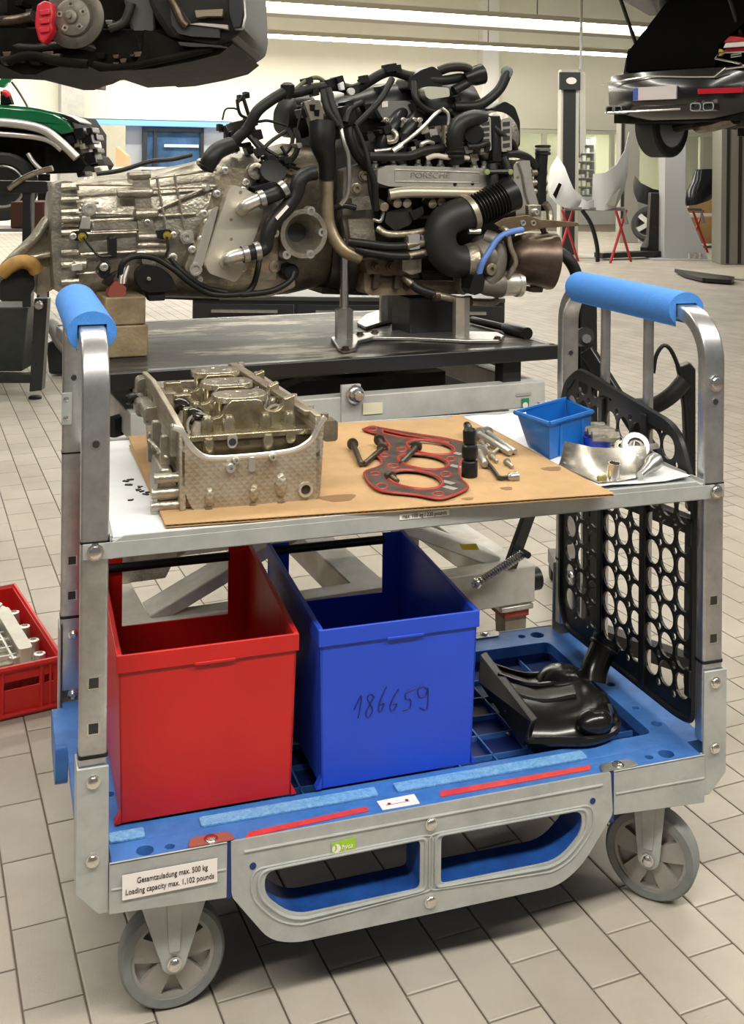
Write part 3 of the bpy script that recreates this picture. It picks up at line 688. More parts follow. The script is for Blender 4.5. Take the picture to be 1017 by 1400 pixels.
# ------------------------------------------------ cylinder head
ch = thing('cylinder_head', 'oily cast aluminium cylinder head standing on the cardboard', 'car part', (.31, .3, CT))
def knurl(name, col, col2):
    m = mat(name, col, .42, .6, col2=col2, vscale=14); nt = m.node_tree; N = nt.nodes; L = nt.links; b = N['Principled BSDF']
    g = N.new('ShaderNodeNewGeometry'); outs = []
    for a in(45, -45):
        mp = N.new('ShaderNodeMapping'); mp.inputs['Rotation'].default_value = (0, math.radians(a), 0); L.new(g.outputs['Position'], mp.inputs['Vector'])
        wv = N.new('ShaderNodeTexWave'); wv.bands_direction = 'X'; wv.inputs['Scale'].default_value = 29; L.new(mp.outputs['Vector'], wv.inputs['Vector']); outs.append(wv.outputs['Fac'])
    mn = N.new('ShaderNodeMath'); mn.operation = 'MAXIMUM'; L.new(outs[0], mn.inputs[0]); L.new(outs[1], mn.inputs[1])
    bp = N.new('ShaderNodeBump'); bp.inputs['Strength'].default_value = .42; bp.inputs['Distance'].default_value = .003
    L.new(mn.outputs[0], bp.inputs['Height']); L.new(bp.outputs['Normal'], b.inputs['Normal']); return m
kn = knurl('knurled_aluminium', (.46, .42, .35), (.34, .27, .18))
yh = .074
def hc(cx, cy, y=yh): return atY(170+cx/3.39, 500+cy/3.39, y)
fw_ = [(265, 290), (290, 345), (330, 395), (400, 425), (560, 418), (700, 405), (800, 385), (865, 340), (900, 275), (930, 238), (925, 330), (918, 450), (912, 560), (905, 610), (880, 628), (740, 640), (720, 655), (600, 660), (560, 650), (420, 665), (395, 688), (330, 690), (300, 640), (265, 560), (262, 400)]
MB().prism([hc(*q) for q in fw_], (0, .012, 0)).build('front_wall', kn, ch, bevel=.002)
MB().tube(sm([hc(a, b, yh+.004) for a, b in((225, 285), (262, 300), (290, 350), (335, 402), (400, 430), (560, 422), (700, 408), (800, 388), (868, 342), (902, 278), (932, 236))], 4), .0062, 8).build('gasket_edge', alub, ch)
# left and right outer walls
yb = .585
pl = hc(265, 295); pb = hc(285, 640)
lwall = [(pl.x-.002, yh, CT), (pl.x-.002, yb, CT), (pl.x-.015, yb, pl.z+.02), (pl.x-.015, .42, pl.z+.03), (pl.x-.008, .15, pl.z+.01), (pl.x-.004, yh, pl.z-.005)]
MB().prism(lwall, (.012, 0, 0)).build('left_wall', kn, ch, bevel=.002)
pr_ = hc(925, 300); xr = pr_.x-.006
MB().prism([(xr, yh, CT+.01), (xr, yb, CT+.01), (xr, yb, 1.085), (xr, .2, 1.10), (xr, yh, 1.10)], (-.012, 0, 0)).build('right_wall', kn, ch, bevel=.002)
MB().bb(pl.x, xr, yb-.012, yb, CT, 1.085).build('back_wall', alu, ch, bevel=.002)
# right front corner boss
p = hc(950, 270, yh+.01); MB().prism(rrect((p.x, yh+.0, p.z-.012), (1, 0, 0), (0, 0, 1), .030, .042, .007), (0, .035, 0)).build('corner_boss', aluw, ch, bevel=.002)
MB().cyl((p.x-.008, yh+.018, p.z+.006), (p.x-.008, yh+.018, p.z+.020), .008, seg=10).build('corner_stud', aluw, ch)
# combustion deck foot and side lugs
MB().bb(pl.x+.01, xr-.005, yh+.015, yb-.01, CT, CT+.02).build('base_deck', aluw, ch)
for cx, cy in((390, 670), (595, 652), (725, 640)):
    q = hc(cx, cy); f = MB().prism(rrect((q.x, yh-.006, q.z), (1, 0, 0), (0, 0, 1), .014, .014, .003), (0, .012, 0)).build('foot_lug', aluw, ch, bevel=.001)
    MB().prism(rrect((q.x, yh-.0065, q.z), (1, 0, 0), (0, 0, 1), .007, .007, .002), (0, .001, 0)).build('foot_hole', ink, f)
for cx, cy, w, h in((395, 610, .020, .038), (600, 590, .020, .036), (725, 555, .026, .05)):
    q = hc(cx, cy); rings = []
    for k in range(5):
        s = math.cos(PI/2*k/4.3); rings.append(circ((q.x, yh-.008*math.sin(PI/2*k/4), q.z), (1, 0, 0), (0, 0, 1), w/2*max(s, .1), 14, r2=h/2*max(s, .1)))
    MB().loft(rings).build('wall_bulge', kn, ch)
# studs on the front wall
for cx, cy, r in((490, 470, .0085), (515, 435, .0055), (685, 420, .0065)):
    q = hc(cx, cy); s = MB().lathe((q.x, yh+.001, q.z), (0, -1, 0), [(0, r*1.2), (.010, r*1.1), (.012, r), (.012, r*.4), (.006, r*.4)], 14).build('front_boss', alub, ch)
q = hc(590, 455); MB().prism(rrect((q.x, yh-.005, q.z), (1, 0, 0), (0, 0, 1), .013, .028, .005), (0, .012, 0)).build('front_tab', alub, ch, bevel=.001)
q = hc(838, 572); MB().lathe((q.x, yh+.004, q.z), (0, -1, 0), [(0, .016), (.010, .015), (.010, .010), (0, .010)], 20, True).build('port_ring', alub, ch)
MB().cyl((q.x, yh-.001, q.z), (q.x, yh+.001, q.z), .0101, seg=16).build('port_hole', mat('dark_brown', (.03, .02, .01), .5), ch)
# inside: valve deck, spring towers, cam saddles
yi = .105
zd_ = atY(170+560/3.39, 500+312/3.39, yi).z
MB().bb(pl.x+.012, xr-.008, yi, yb-.015, zd_-.012, zd_).build('valve_deck', oily, ch, bevel=.002)
def hi(cx, cy, y): return atY(170+cx/3.39, 500+cy/3.39, y)
back = MB().bb(pl.x+.012, xr-.008, yi+.004, yi+.010, CT+.02, zd_-.008).build('inner_face', mat('oily_dark', (.10, .075, .04), .35, .6), ch)
for cx, cy, r in((390, 375, .0125), (665, 355, .0125)):
    q = hi(cx, cy, yi); MB().lathe((q.x, yi+.004, q.z-.012), (0, -.25, 1), [(0, r*1.1), (.02, r), (.03, r*.6)], 14).build('spring_pocket', oily, ch)
q = hi(500, 352, yi-.001); MB().prism(rounded([Vector((q.x+a, yi-.004, q.z+b)) for a, b in((-.010, .012), (.010, .012), (.010, -.005), (.005, -.012), (-.005, -.012), (-.010, -.005))], .004), (0, .010, 0)).build('sensor_lug', alub, ch)
MB().cyl((q.x, yi-.005, q.z), (q.x, yi-.002, q.z), .0075, seg=14).build('sensor_hole', ink, ch)
q = hi(770, 328, yi); MB().prism(rounded([Vector((q.x+a, yi-.003, q.z+b)) for a, b in((-.010, .010), (.010, .010), (.010, -.006), (.004, -.013), (-.004, -.013), (-.010, -.006))], .004), (0, .008, 0)).build('oil_lug', oily, ch)
text_mesh('casting_number', '16', .012, hi(568, 355, yi+.0015), (1, 0, 0), (0, 0, 1), ink, ch, extrude=.0006)
# saddle walls across the head (three bearing bridges) and the oval cap plates
for k, (y, cxs) in enumerate(((.17, 515), (.31, 415), (.45, 380))):
    xc0 = pl.x+.02; xc1 = xr-.03
    def scal(cx, cy): return hi(cx, cy, y)
    w = xc1-xc0; zt = zd_+.052; P = []
    sad = [xc0+.06, xc1-.045]; rs = .024
    P += [(xc0, zd_-.002), (xc0, zt-.012)]
    P += [(sad[0]-rs*math.cos(q), zt-.012-rs*math.sin(q)) for q in[PI*i/8 for i in range(9)]]
    P += [(sad[0]+rs+.012, zt), (sad[1]-rs-.012, zt)]
    P += [(sad[1]-rs*math.cos(q), zt-.004-rs*math.sin(q)) for q in[PI*i/8 for i in range(9)]]
    P += [(xc1, zt+.004), (xc1, zd_-.002)]
    br_ = MB().prism([(a, y, b) for a, b in P], (0, .022, 0)).build('cam_saddle', oily, ch, bevel=.0015)
    cx_ = (sad[0]+sad[1])/2
    ov = [Vector((cx_ + .056*math.copysign(abs(math.cos(q))**.7, math.cos(q)), y+.045+.042*math.copysign(abs(math.sin(q))**.8, math.sin(q)), zt+.004)) for q in[2*PI*i/28 for i in range(28)]]
    hs_ = [circ((cx_+dx, y+.045+dy, zt+.004), (1, 0, 0), (0, 1, 0), .006, 10) for dx, dy in((-.026, -.012), (.020, -.012), (0, .018))]
    pt = MB().prism(ov, (0, 0, -.012), hs_).build('plug_plate', mat('machined_oily', (.60, .55, .43), .25, .85, var=.25, vscale=30), ch, bevel=.002)
    for dx, dy in((-.038, .0), (.038, .0), (-.016, -.03), (.016, -.03)):
        MB().cyl((cx_+dx, y+.045+dy, zd_), (cx_+dx, y+.045+dy, zt-.006), .012, seg=12).build('tower', oily, ch)
    for dx in(-.03, .03): MB().cyl((cx_+dx, y+.03, zt+.003), (cx_+dx, y+.03, zt+.008), .006, seg=8).build('cap_bolt', alub, ch)
    for sx in(-.065, -.03, .03, .07):
        MB().lathe((cx_+sx*1.25, y-.028, zd_), (0, -.1, 1), [(0, .014), (.022, .013), (.03, .008)], 12).build('tappet_bore', oily, ch)
# black oily sprockets on the left
for cx, cy in((330, 225), (265, 178)):
    q = hi(cx, cy, .16 if cx > 300 else .25); s = MB()
    s.lathe(q, (.3, -.5, 1), [(-.02, .010), (-.004, .014), (.002, .018), (.008, .016), (.012, .009)], 12); s.build('oily_plug', mat('black_oil', (.012, .011, .010), .15), ch)
    MB().lathe(q-Vector((-.004, .004, .04)), (.15, -.2, 1), [(0, .017), (.03, .0125)], 14).build('spring_tower', alub, ch)
for q, y in(((345, 275), .15), ((700, 235), .2), ((610, 160), .3)):
    c = hi(*q, y); MB().lathe(c, (0, -1, .15), [(0, .026), (0, .0215), (.008, .0215), (.008, .026)], 20, True).build('bearing_shell', alub, ch)
# long diagonal rail on the right: cam cover sealing edge
bar = [(xr-.075, yb+.02, 1.112), (xr-.012, .12, 1.095)]
MB().beam(bar[0], bar[1], .022, .010).build('cover_rail', aluw, ch, bevel=.002)
for t in(.05, .28, .52, .75, .95):
    p = Vector(bar[0]).lerp(Vector(bar[1]), t); MB().cyl(p+Vector((.014, 0, -.012)), p+Vector((.014, 0, .010)), .007, seg=10).build('rail_boss', alub, ch)
# timing-side castings at the back left
for (cx, cy, y, w, h, d) in((100, 110, .53, .040, .05, .05), (150, 150, .50, .05, .05, .06), (100, 200, .44, .045, .035, .05), (190, 180, .42, .06, .05, .06), (145, 225, .36, .055, .03, .10)):
    q = hi(cx, cy, y); MB().prism(rrect((q.x, y, q.z), (1, 0, 0), (0, 0, 1), w, h, .012, 4), (0, d, 0)).build('timing_lug', alu, ch, bevel=.003)
for cx, cy, y in((70, 150, .5), (200, 150, .47), (120, 250, .40)):
    q = hi(cx, cy, y); MB().lathe(q, (-.6, -1, .2), [(0, .012), (.014, .011), (.014, .006), (.004, .006)], 12).build('timing_boss', alub, ch)
q = hi(50, 150, .5); MB().lathe(q, (-1, -.6, 0), [(0, .014), (.02, .012), (.024, .008)], 12).build('plug', black, ch)
# exhaust flange at the lower left
ex = [(165, 480), (215, 475), (255, 560), (300, 690), (160, 690), (150, 600)]
MB().prism([atY(170+a/3.39, 500+b/3.39, .10) for a, b in ex], (0, .12, 0)).build('exhaust_flange', alu, ch, bevel=.004)
for cx, cy in((185, 520), (175, 590), (170, 650)):
    q = atY(170+cx/3.39, 500+cy/3.39, .098); MB().cyl(q+Vector((-.02, 0, 0)), q+Vector((.035, -.002, -.0)), .010, seg=12).build('flange_rib', alu, ch)
for cx, cy, y in((150, 330, .2), (130, 380, .25), (190, 400, .13), (235, 350, .1)):
    q = atY(170+cx/3.39, 500+cy/3.39, y); MB().prism(rrect(q, (1, 0, 0), (0, 0, 1), .018, .06, .006), (0, .02, 0)).build('outer_rib', alu, ch, bevel=.002)
q0 = atY(170+110/3.39, 500+340/3.39, .15); q1 = atY(170+200/3.39, 500+430/3.39, .13); MB().cyl(q0, q1, .004, seg=6).build('outer_web', alu, ch)

# ------------------------------------------------ head gasket
def gc_(cx, cy, z=None): return atZ(450+cx/3.39, 560+cy/3.39, CT+.006 if z is None else z)
gsk = thing('head_gasket', 'red and black cylinder head gasket with three bores lying on the cardboard', 'car part', (.70, .3, CT))
go = [(155, 92), (195, 78), (240, 85), (350, 105), (620, 152), (625, 215), (600, 265), (612, 320), (640, 350), (632, 372), (545, 408), (490, 412), (400, 395), (245, 378), (190, 345), (165, 305), (170, 285), (235, 262), (240, 235), (222, 215), (230, 205), (270, 190), (280, 165), (240, 120), (205, 108)]
bores = [((470, 178), 112, 32), ((437, 245), 118, 34), ((398, 328), 128, 42)]
gh = []
for (c, a, b) in bores: gh.append([gc_(c[0]+(a-14)*math.cos(q)+ .0*math.sin(q), c[1]+(b-4)*math.sin(q)+ .12*(a-14)*math.cos(q)) for q in[2*PI*k/30 for k in range(30)]])
inner = [(245, 95), (350, 118), (560, 155), (470, 148), (330, 130), (250, 112)]
gh.append([gc_(*p) for p in inner])
gp = MB().prism([gc_(*p) for p in go], (0, 0, .0012), gh).build('gasket_plate', mat('gasket_black', (.03, .026, .022), .4, col2=(.09, .06, .045), vscale=30), gsk, smooth=False)
gred = mat('gasket_red', (.36, .035, .022), .45, var=.2, vscale=40)
pts = [gc_(*p) for p in go]; MB().tube(sm(pts+[pts[0]], 3), .0026, 6).build('sealing_bead', gred, gp)
for (c, a, b) in bores:
    pp_ = [gc_(c[0]+a*math.cos(q), c[1]+b*math.sin(q)+.12*a*math.cos(q)) + Vector((0, 0, .0015)) for q in[2*PI*k/40 for k in range(41)]]
    MB().tube(pp_, .0034, 6).build('sealing_bead', gred, gp)
pts = [gc_(*p)+Vector((0, 0, .001)) for p in inner]; MB().tube(pts+[pts[0]], .0026, 6).build('sealing_bead', gred, gp)
for cx, cy, a, b in((335, 188, 22, 9), (295, 264, 26, 9), (245, 358, 26, 12), (565, 232, 20, 9), (540, 303, 24, 11), (505, 395, 26, 9), (212, 300, 22, 7), (255, 215, 20, 7), (200, 92, 22, 8)):
    pp_ = [gc_(cx+a*math.cos(q), cy+b*math.sin(q))+Vector((0, 0, .0013)) for q in[2*PI*k/16 for k in range(17)]]
    MB().tube(pp_, .0020, 5).build('sealing_bead', gred, gp)
for cx, cy in((590, 205), (585, 265), (550, 340), (560, 365)):
    q = gc_(cx, cy); MB().box(q+Vector((0, 0, .0014)), (.016, .03, .0006), Matrix.Rotation(.5, 3, 'Z')).build('scuff', mat('bare_metal', (.7, .7, .68), .35, .8), gp, smooth=False)
# head bolts
hbm = mat('oily_bolt', (.11, .095, .075), .38, .85)
def hbolt(label, a, b, r, m=hbm, hr=None, hl=.018, name='head_bolt', group='long bolts by the gasket', flange=True):
    a = Vector(a); b = Vector(b); d = (b-a).normalized(); L = (b-a).length; hr = hr or r*1.75
    t = MB().lathe(a, d, [(0, hr*.55), (.004, hr*.6), (0, hr*.8), (hl*.6, hr*.85), (hl*.65, hr*1.12), (hl, hr*1.12), (hl*1.05, r), (L*.55, r), (L*.57, r*.92), (L-.003, r*.92), (L, r*.7)], 14).build(name, m)
    return tag(t, label, 'bolt', group)
def onz(cx, cy, z): return gc_(cx, cy, z)
hbolt('oily dark bolt standing apart left of the gasket, nearest the cylinder head', onz(105, 150, CT+.016), onz(148, 252, CT+.008), .0068)
hbolt('oily dark bolt poking head up over the upper left corner of the gasket', onz(225, 130, CT+.018), onz(262, 190, CT+.008), .0068)
hbolt('oily dark bolt lying half under the gasket edge, head hidden', onz(255, 175, CT+.010), onz(165, 250, CT+.008), .0068)
hbolt('oily dark bolt lying through the upper bores of the gasket', onz(412, 165, CT+.016), onz(335, 248, CT+.008), .0068)
hbolt('oily bolt tip showing inside the nearest gasket bore', onz(270, 300, CT+.012), onz(318, 332, CT+.008), .006)
# light steel bolts and tools right of the gasket
stb = mat('pale_bolt', (.47, .46, .41), .36, .85, var=.15, vscale=60)
hbolt('long pale steel bolt, the upper one of the pair by the tool', onz(722, 98, CT+.018), onz(862, 195, CT+.009), .0075, stb)
hbolt('long pale steel bolt, the lower one of the pair by the tool', onz(680, 105, CT+.018), onz(840, 200, CT+.010), .0085, stb)
hbolt('pale steel bolt lying between socket and wrench', onz(690, 190, CT+.010), onz(722, 255, CT+.010), .009, stb)
for k, (a, b, lab) in enumerate((((705, 150), (740, 200), 'small pale screw nearest the long bolts'), ((738, 168), (708, 178), 'small pale screw lying across its neighbours'), ((790, 178), (758, 202), 'small pale screw with its head to the right'), ((750, 212), (778, 240), 'small pale screw alone below the screw cluster'), ((820, 240), (850, 265), 'small pale screw nearest the cardboard edge'))):
    hbolt(lab, onz(*a, CT+.008), onz(*b, CT+.006), .0045, stb, hl=.006, name='screw', group='small screws on the cardboard')
sk = thing('socket_extension', 'black impact socket with joint standing on the cardboard', 'tool', onz(650, 315, CT))
pbase = onz(650, 310, CT)
MB().lathe(pbase, (0, 0, 1), [(0, .016), (.002, .0175), (.032, .0175), (.034, .0165), (.036, .013)], 20).build('socket', black, sk)
MB().lathe(pbase+Vector((0, 0, .036)), (0, 0, 1), [(0, .012), (.006, .017), (.022, .018), (.03, .0165), (.034, .012)], 18).build('joint', black, sk)
MB().lathe(pbase+Vector((0, .0, .068)), (.02, .12, 1), [(0, .011), (.004, .014), (.03, .0145), (.036, .010)], 16).build('adapter', black, sk)
wr = thing('hex_wrench', 'dark L-shaped wrench lying beside the black socket', 'tool', onz(740, 230, CT))
darkst = mat('dark_tool_steel', (.10, .09, .075), .3, .9)
wp = [onz(640, 75, CT+.022), onz(690, 190, CT+.012), onz(765, 285, CT+.006), onz(800, 318, CT+.006), onz(850, 312, CT+.007)]
MB().tube([wp[0], wp[1], wp[2], wp[3]-Vector((.004, -.004, 0)), wp[3], wp[4]], .0048, 6).build('shaft', darkst, wr, angle=20)
MB().lathe(wp[4], (wp[4]-wp[3]), [(-.012, .005), (-.006, .010), (.012, .0105), (.014, .006)], 12).build('ring_end', steel, wr)
MB().lathe(wp[0], (wp[0]-wp[1]), [(-.025, .005), (-.02, .010), (.004, .010), (.008, .006)], 10).build('driver_end', darkst, wr)

# ------------------------------------------------ blue stacking bin
def bc(cx, cy, z): return atZ(680+cx/3.39, 520+cy/3.39, z)
bz0 = SZ+.008
n0 = bc(242, 365, bz0); l0 = bc(140, 300, bz0); r0 = bc(425, 305, bz0); f0 = l0+(r0-n0)
hgt = .083
def up(p, k, out=Vector((0, 0, 0))): return Vector((p.x, p.y, bz0+hgt*k))+out
el = (l0-n0).normalized(); er = (r0-n0).normalized()
bn = thing('stacking_bin', 'small blue plastic stacking bin at the back of the shelf', 'bin', (n0+f0)/2)
def wallp(mb, a, b, c, d, inn): mb.prism([a, b, c, d], inn); return mb
MB().prism([n0, r0, f0, l0], (0, 0, .003)).build('bin_floor', binblue, bn)
MB().prism([n0, r0, up(r0, 1, er*.006-el*.004), up(n0, 1, -er*.004-el*.004)], el*.003).build('bin_wall', binblue, bn)
MB().prism([f0, l0, up(l0, 1.0, el*.012), up(f0, 1.0, er*.006+el*.012)], -el*.003).build('bin_wall', binblue, bn)
MB().prism([r0, f0, up(f0, 1, er*.006), up(r0, 1, er*.006)], -er*.003).build('bin_wall', binblue, bn)
MB().prism([n0, l0, up(l0, 1, -er*.045), up(n0, 1, -er*.004)], er*.003).build('bin_wall', binblue, bn)
rimp = [up(n0, 1, -er*.006-el*.006), up(r0, 1, er*.008-el*.006), up(f0, 1.0, er*.008+el*.014), up(l0, 1.0, el*.012-er*.045), up(n0, 1, -er*.006-el*.006)]
MB().tube(rimp, .0055, 6).build('bin_rim', binblue, bn)
for t in(.25, .8): 
    q = n0.lerp(r0, t); MB().box(Vector((q.x, q.y, bz0+hgt*.45))-el*.003, (.006, .006, hgt*.85)).build('bin_rib', binblue, bn)
# blue cap, bright bracket and small metal pieces
q = bc(465, 325, bz0); cp = MB().lathe(q, (0, 0, 1), [(0, .029), (.03, .033), (.034, .034), (.034, .031), (.006, .026)], 24).build('plastic_cap', mat('cap_blue', (.01, .03, .40), .3))
tag(cp, 'small royal blue plastic cup beside the blue bin', 'cup')
bk = thing('metal_bracket', 'shiny bent sheet-metal bracket with a ring on the right of the shelf', 'car part', bc(560, 440, bz0))
rows = []
outl0 = [(285, 385), (340, 415), (400, 440), (470, 470), (560, 465), (640, 450), (700, 410)]
outl1 = [(310, 298), (370, 310), (430, 325), (500, 330), (580, 330), (650, 320), (690, 325)]
for k in range(6):
    t = k/5; r = []
    for a, b in zip(outl0, outl1):
        p = bc(*a, bz0+.004); q = bc(b[0], b[1], bz0+.045); m_ = p.lerp(q, t); m_.z = bz0+.003+.05*t**1.6; r.append(m_)
    rows.append(r)
shiny = mat('shiny_sheet', (.52, .49, .43), .3, .95, var=.35, vscale=22)
MB().sheet(rows, (0, .002, -.002)).build('sheet', shiny, bk)
q = bc(535, 420, bz0+.02); MB().lathe(q-Vector((0, 0, .016)), (.05, -.1, 1), [(0, .0135), (.034, .0135), (.034, .0115), (.004, .0115)], 18).build('sleeve', chrome, bk)
q = bc(485, 450, bz0+.01); MB().lathe(q, (-.5, -1, .3), [(-.006, .011), (.006, .011), (.008, .006)], 6).build('nut', mat('yellow_zinc', (.5, .45, .2), .35, .8), bk)
q0 = bc(660, 440, bz0+.012); q1 = bc(735, 370, bz0+.03); MB().lathe(q0, q1-q0, [(0, .008), (.02, .009), ((q1-q0).length*.6, .012), ((q1-q0).length*.7, .017), ((q1-q0).length, .018), ((q1-q0).length+.006, .012)], 16).build('stub_pipe', steel, bk)
hg = thing('mounting_flange', 'pale cast ring flange lying against the perforated panel', 'car part', bc(640, 320, bz0))
q = bc(640, 310, bz0+.03); nn = Vector((-.35, -.75, .55))
MB().lathe(q, nn, [(-.008, .034), (.006, .034), (.010, .030), (.010, .020), (0, .018), (0, .012), (-.008, .012)], 24, True).build('ring', alub, hg)
MB().lathe(q, nn, [(-.004, .0185), (.004, .016), (.004, .012), (-.004, .012)], 20, True).build('bearing', mat('dark_ring', (.12, .11, .10), .35, .7), hg)
q2 = bc(570, 310, bz0+.025); MB().lathe(q2, nn, [(-.012, .015), (.008, .015), (.010, .011), (.010, .006), (0, .006)], 16).build('ear', alu, hg)
q3 = bc(715, 310, bz0+.03); MB().cyl(q3-Vector((.03, 0, 0)), q3+Vector((.012, -.005, .004)), .007, seg=10).build('pin', alub, hg)
MB().beam(q2, q, .03, .014, nn).build('web', alu, hg, bevel=.003)
pt = thing('pipe_clamp', 'ribbed pale metal clamp standing behind the blue bin', 'car part', bc(470, 245, bz0))
for k, (cx, cy) in enumerate(((435, 215), (455, 232), (480, 246), (500, 262))):
    q = bc(cx, cy, bz0+.04); MB().cyl(q-Vector((.03, -.01, 0)), q+Vector((.03, -.01, 0)), .012, seg=10).build('clamp_rib', alu, pt)
MB().box(bc(480, 262, bz0+.02), (.07, .03, .04)).build('clamp_foot', alu, pt, bevel=.004)
lc = thing('latch_piece', 'small bright latch piece on the paper left of the blue bin', 'car part', bc(220, 150, bz0))
MB().box(bc(213, 130, bz0+.015), (.030, .022, .035)).build('block', alub, lc, bevel=.003)
q = bc(245, 145, bz0+.01); MB().cyl(bc(215, 120, bz0+.012), q, .009, seg=10).build('pin', chrome, lc)

# ================================================================== scissor lift table with the engine on it
OT = Vector((1.419, .918, 1.066)); TZT = 1.066
def EP(u, v, d): return plane_hit(u, v, OT+BX*d, BX)
KC = .47
def E(u, v, k=0.): return EP(u, v, KC+k)
def LT(s, d, z): return Vector((OT.x, OT.y, 0)) + AX*s + BX*d + Vector((0, 0, z))
RZ = Matrix.Rotation(TH, 3, 'Z')
def lbox(mb, s0, s1, d0, d1, z0, z1): mb.box(LT((s0+s1)/2, (d0+d1)/2, (z0+z1)/2), (abs(s1-s0), abs(d1-d0), abs(z1-z0)), RZ); return mb
lgrey = mat('lift_grey_paint', (.48, .48, .45), .5, .1, var=.16, vscale=9)
lwhite = mat('lift_white_paint', (.60, .59, .55), .5, .05, col2=(.43, .39, .33), vscale=7)
lift = thing('scissor_lift_table', 'scissor lift table with worn black top carrying the engine', 'lift table', LT(-.7, .45, 0))
worn = mat('worn_black_top', (.035, .032, .028), .32, .2, col2=(.035, .032, .028), vscale=3)
nt = worn.node_tree; N_ = nt.nodes; L_ = nt.links
rp = [n for n in N_ if n.type == 'VALTORGB'][0]; nz = [n for n in N_ if n.type == 'TEX_NOISE'][0]
[n for n in N_ if n.type == 'MAP_RANGE'][0].inputs['To Min'].default_value = .38; [n for n in N_ if n.type == 'MAP_RANGE'][0].inputs['To Max'].default_value = .6
worn.node_tree.nodes['Principled BSDF'].inputs['Specular IOR Level'].default_value = .25
nz.inputs['Scale'].default_value = 2.6; nz.inputs['Detail'].default_value = 12; nz.inputs['Roughness'].default_value = .72
mp = N_.new('ShaderNodeMapping'); mp.inputs['Scale'].default_value = (1, 2.6, 1); mp.inputs['Rotation'].default_value = (0, 0, -TH-.2); g = [n for n in N_ if n.type == 'NEW_GEOMETRY'][0]
L_.new(g.outputs['Position'], mp.inputs['Vector']); L_.new(mp.outputs['Vector'], nz.inputs['Vector'])
e = rp.color_ramp.elements; e[0].position = .44; e[0].color = (.022, .02, .018, 1); e[1].position = .63; e[1].color = (.46, .42, .34, 1); q = rp.color_ramp.elements.new(.53); q.color = (.075, .068, .056, 1)
top = MB().prism([LT(s, d, TZT) for s, d in((-1.345, 0), (0, 0), (0, .90), (-1.345, .90))], (0, 0, -.006)); top.build('table_top', worn, lift)
m = MB(); lbox(m, -1.345, 0, -.004, .03, TZT-.042, TZT+.001); lbox(m, -1.345, 0, .87, .904, TZT-.042, TZT+.001); lbox(m, -1.3454, -1.315, 0, .9, TZT-.042, TZT+.001); lbox(m, -.03, .004, 0, .9, TZT-.042, TZT+.001)
m.build('table_edge', blackpaint, lift, bevel=.004)
for s in(-1.22, -.14): 
    for d in(.03, .82): lbox(MB(), s-.03, s+.03, d, d+.05, .955, TZT-.042).build('table_leg', blackpaint, lift)
# upper frame: grey front beam with plates and labels
fb = lbox(MB(), -1.27, -.04, .005, .06, .885, .960).build('upper_beam', lgrey, lift, bevel=.003)
lbox(MB(), -1.27, -.04, .80, .86, .885, .960).build('upper_beam', lgrey, lift, bevel=.003)
for s in(-1.27, -.10): lbox(MB(), s, s+.06, .05, .82, .885, .955).build('upper_cross_beam', lgrey, lift, bevel=.003)
a = EP(467, 527, 0); b = EP(493, 578, 0)
pl_ = MB().prism([a, Vector((b.x, b.y, a.z)), b, Vector((a.x, a.y, b.z))], BX*.012).build('pivot_plate', lgrey, fb, bevel=.002)
q = EP(485, 539, -.002); MB().lathe(q, -BX, [(0, .026), (.006, .026), (.007, .020), (.022, .019), (.024, .013), (.034, .012)], 16).build('pivot_bolt', chrome, pl_)
a = EP(495, 568, .002); MB().prism([EP(*w, .003) for w in((496, 567), (523, 565), (523, 550), (496, 551))], -BX*.001).build('sticker', mat('cream_sticker', (.75, .70, .50), .6), fb, smooth=False)
st_ = MB().prism([EP(*w, .003) for w in((713, 560), (723, 559), (723, 544), (713, 545))], -BX*.001).build('sticker', mat('green_sticker', (.02, .22, .10), .6), fb, smooth=False)
MB().prism(circ(EP(718, 554, .001), AX, (0, 0, 1), .009, 12), -BX*.0006).build('sticker_mark', white, st_)
MB().prism([EP(*w, .003) for w in((706, 542), (726, 540), (726, 536), (706, 538))], -BX*.001).build('sticker', mat('grey_sticker', (.35, .35, .34), .6), fb, smooth=False)
for s0, s1, z in((-1.3, -.5, .93), (-1.0, -.25, .99)): MB().beam(LT(s0, .12, .90), LT(s1, .75, z), .03, .05).build('brace', dkmetal, lift)
m = MB(); lbox(m, -1.2, -.25, .25, .65, .90, .96); m.build('drip_tray', dkmetal, lift)
MB().beam(LT(-.9, .06, .98), LT(-.35, .5, 1.0), .02, .02).build('brace', dkmetal, lift)
# scissor arms
for d, dd in((.10, .03), (.76, .03)):
    MB().beam(LT(-1.2, d, .40), LT(-.14, d, .88), .035, .10, up=BX).build('scissor_arm', lwhite, lift, bevel=.004)
    MB().beam(LT(-.14, d+.045, .40), LT(-1.2, d+.045, .88), .035, .10, up=BX).build('scissor_arm', lwhite, lift, bevel=.004)
    MB().cyl(LT(-.71, d-.03, .64), LT(-.71, d+.09, .64), .03, seg=14).build('pivot_pin', chrome, lift)
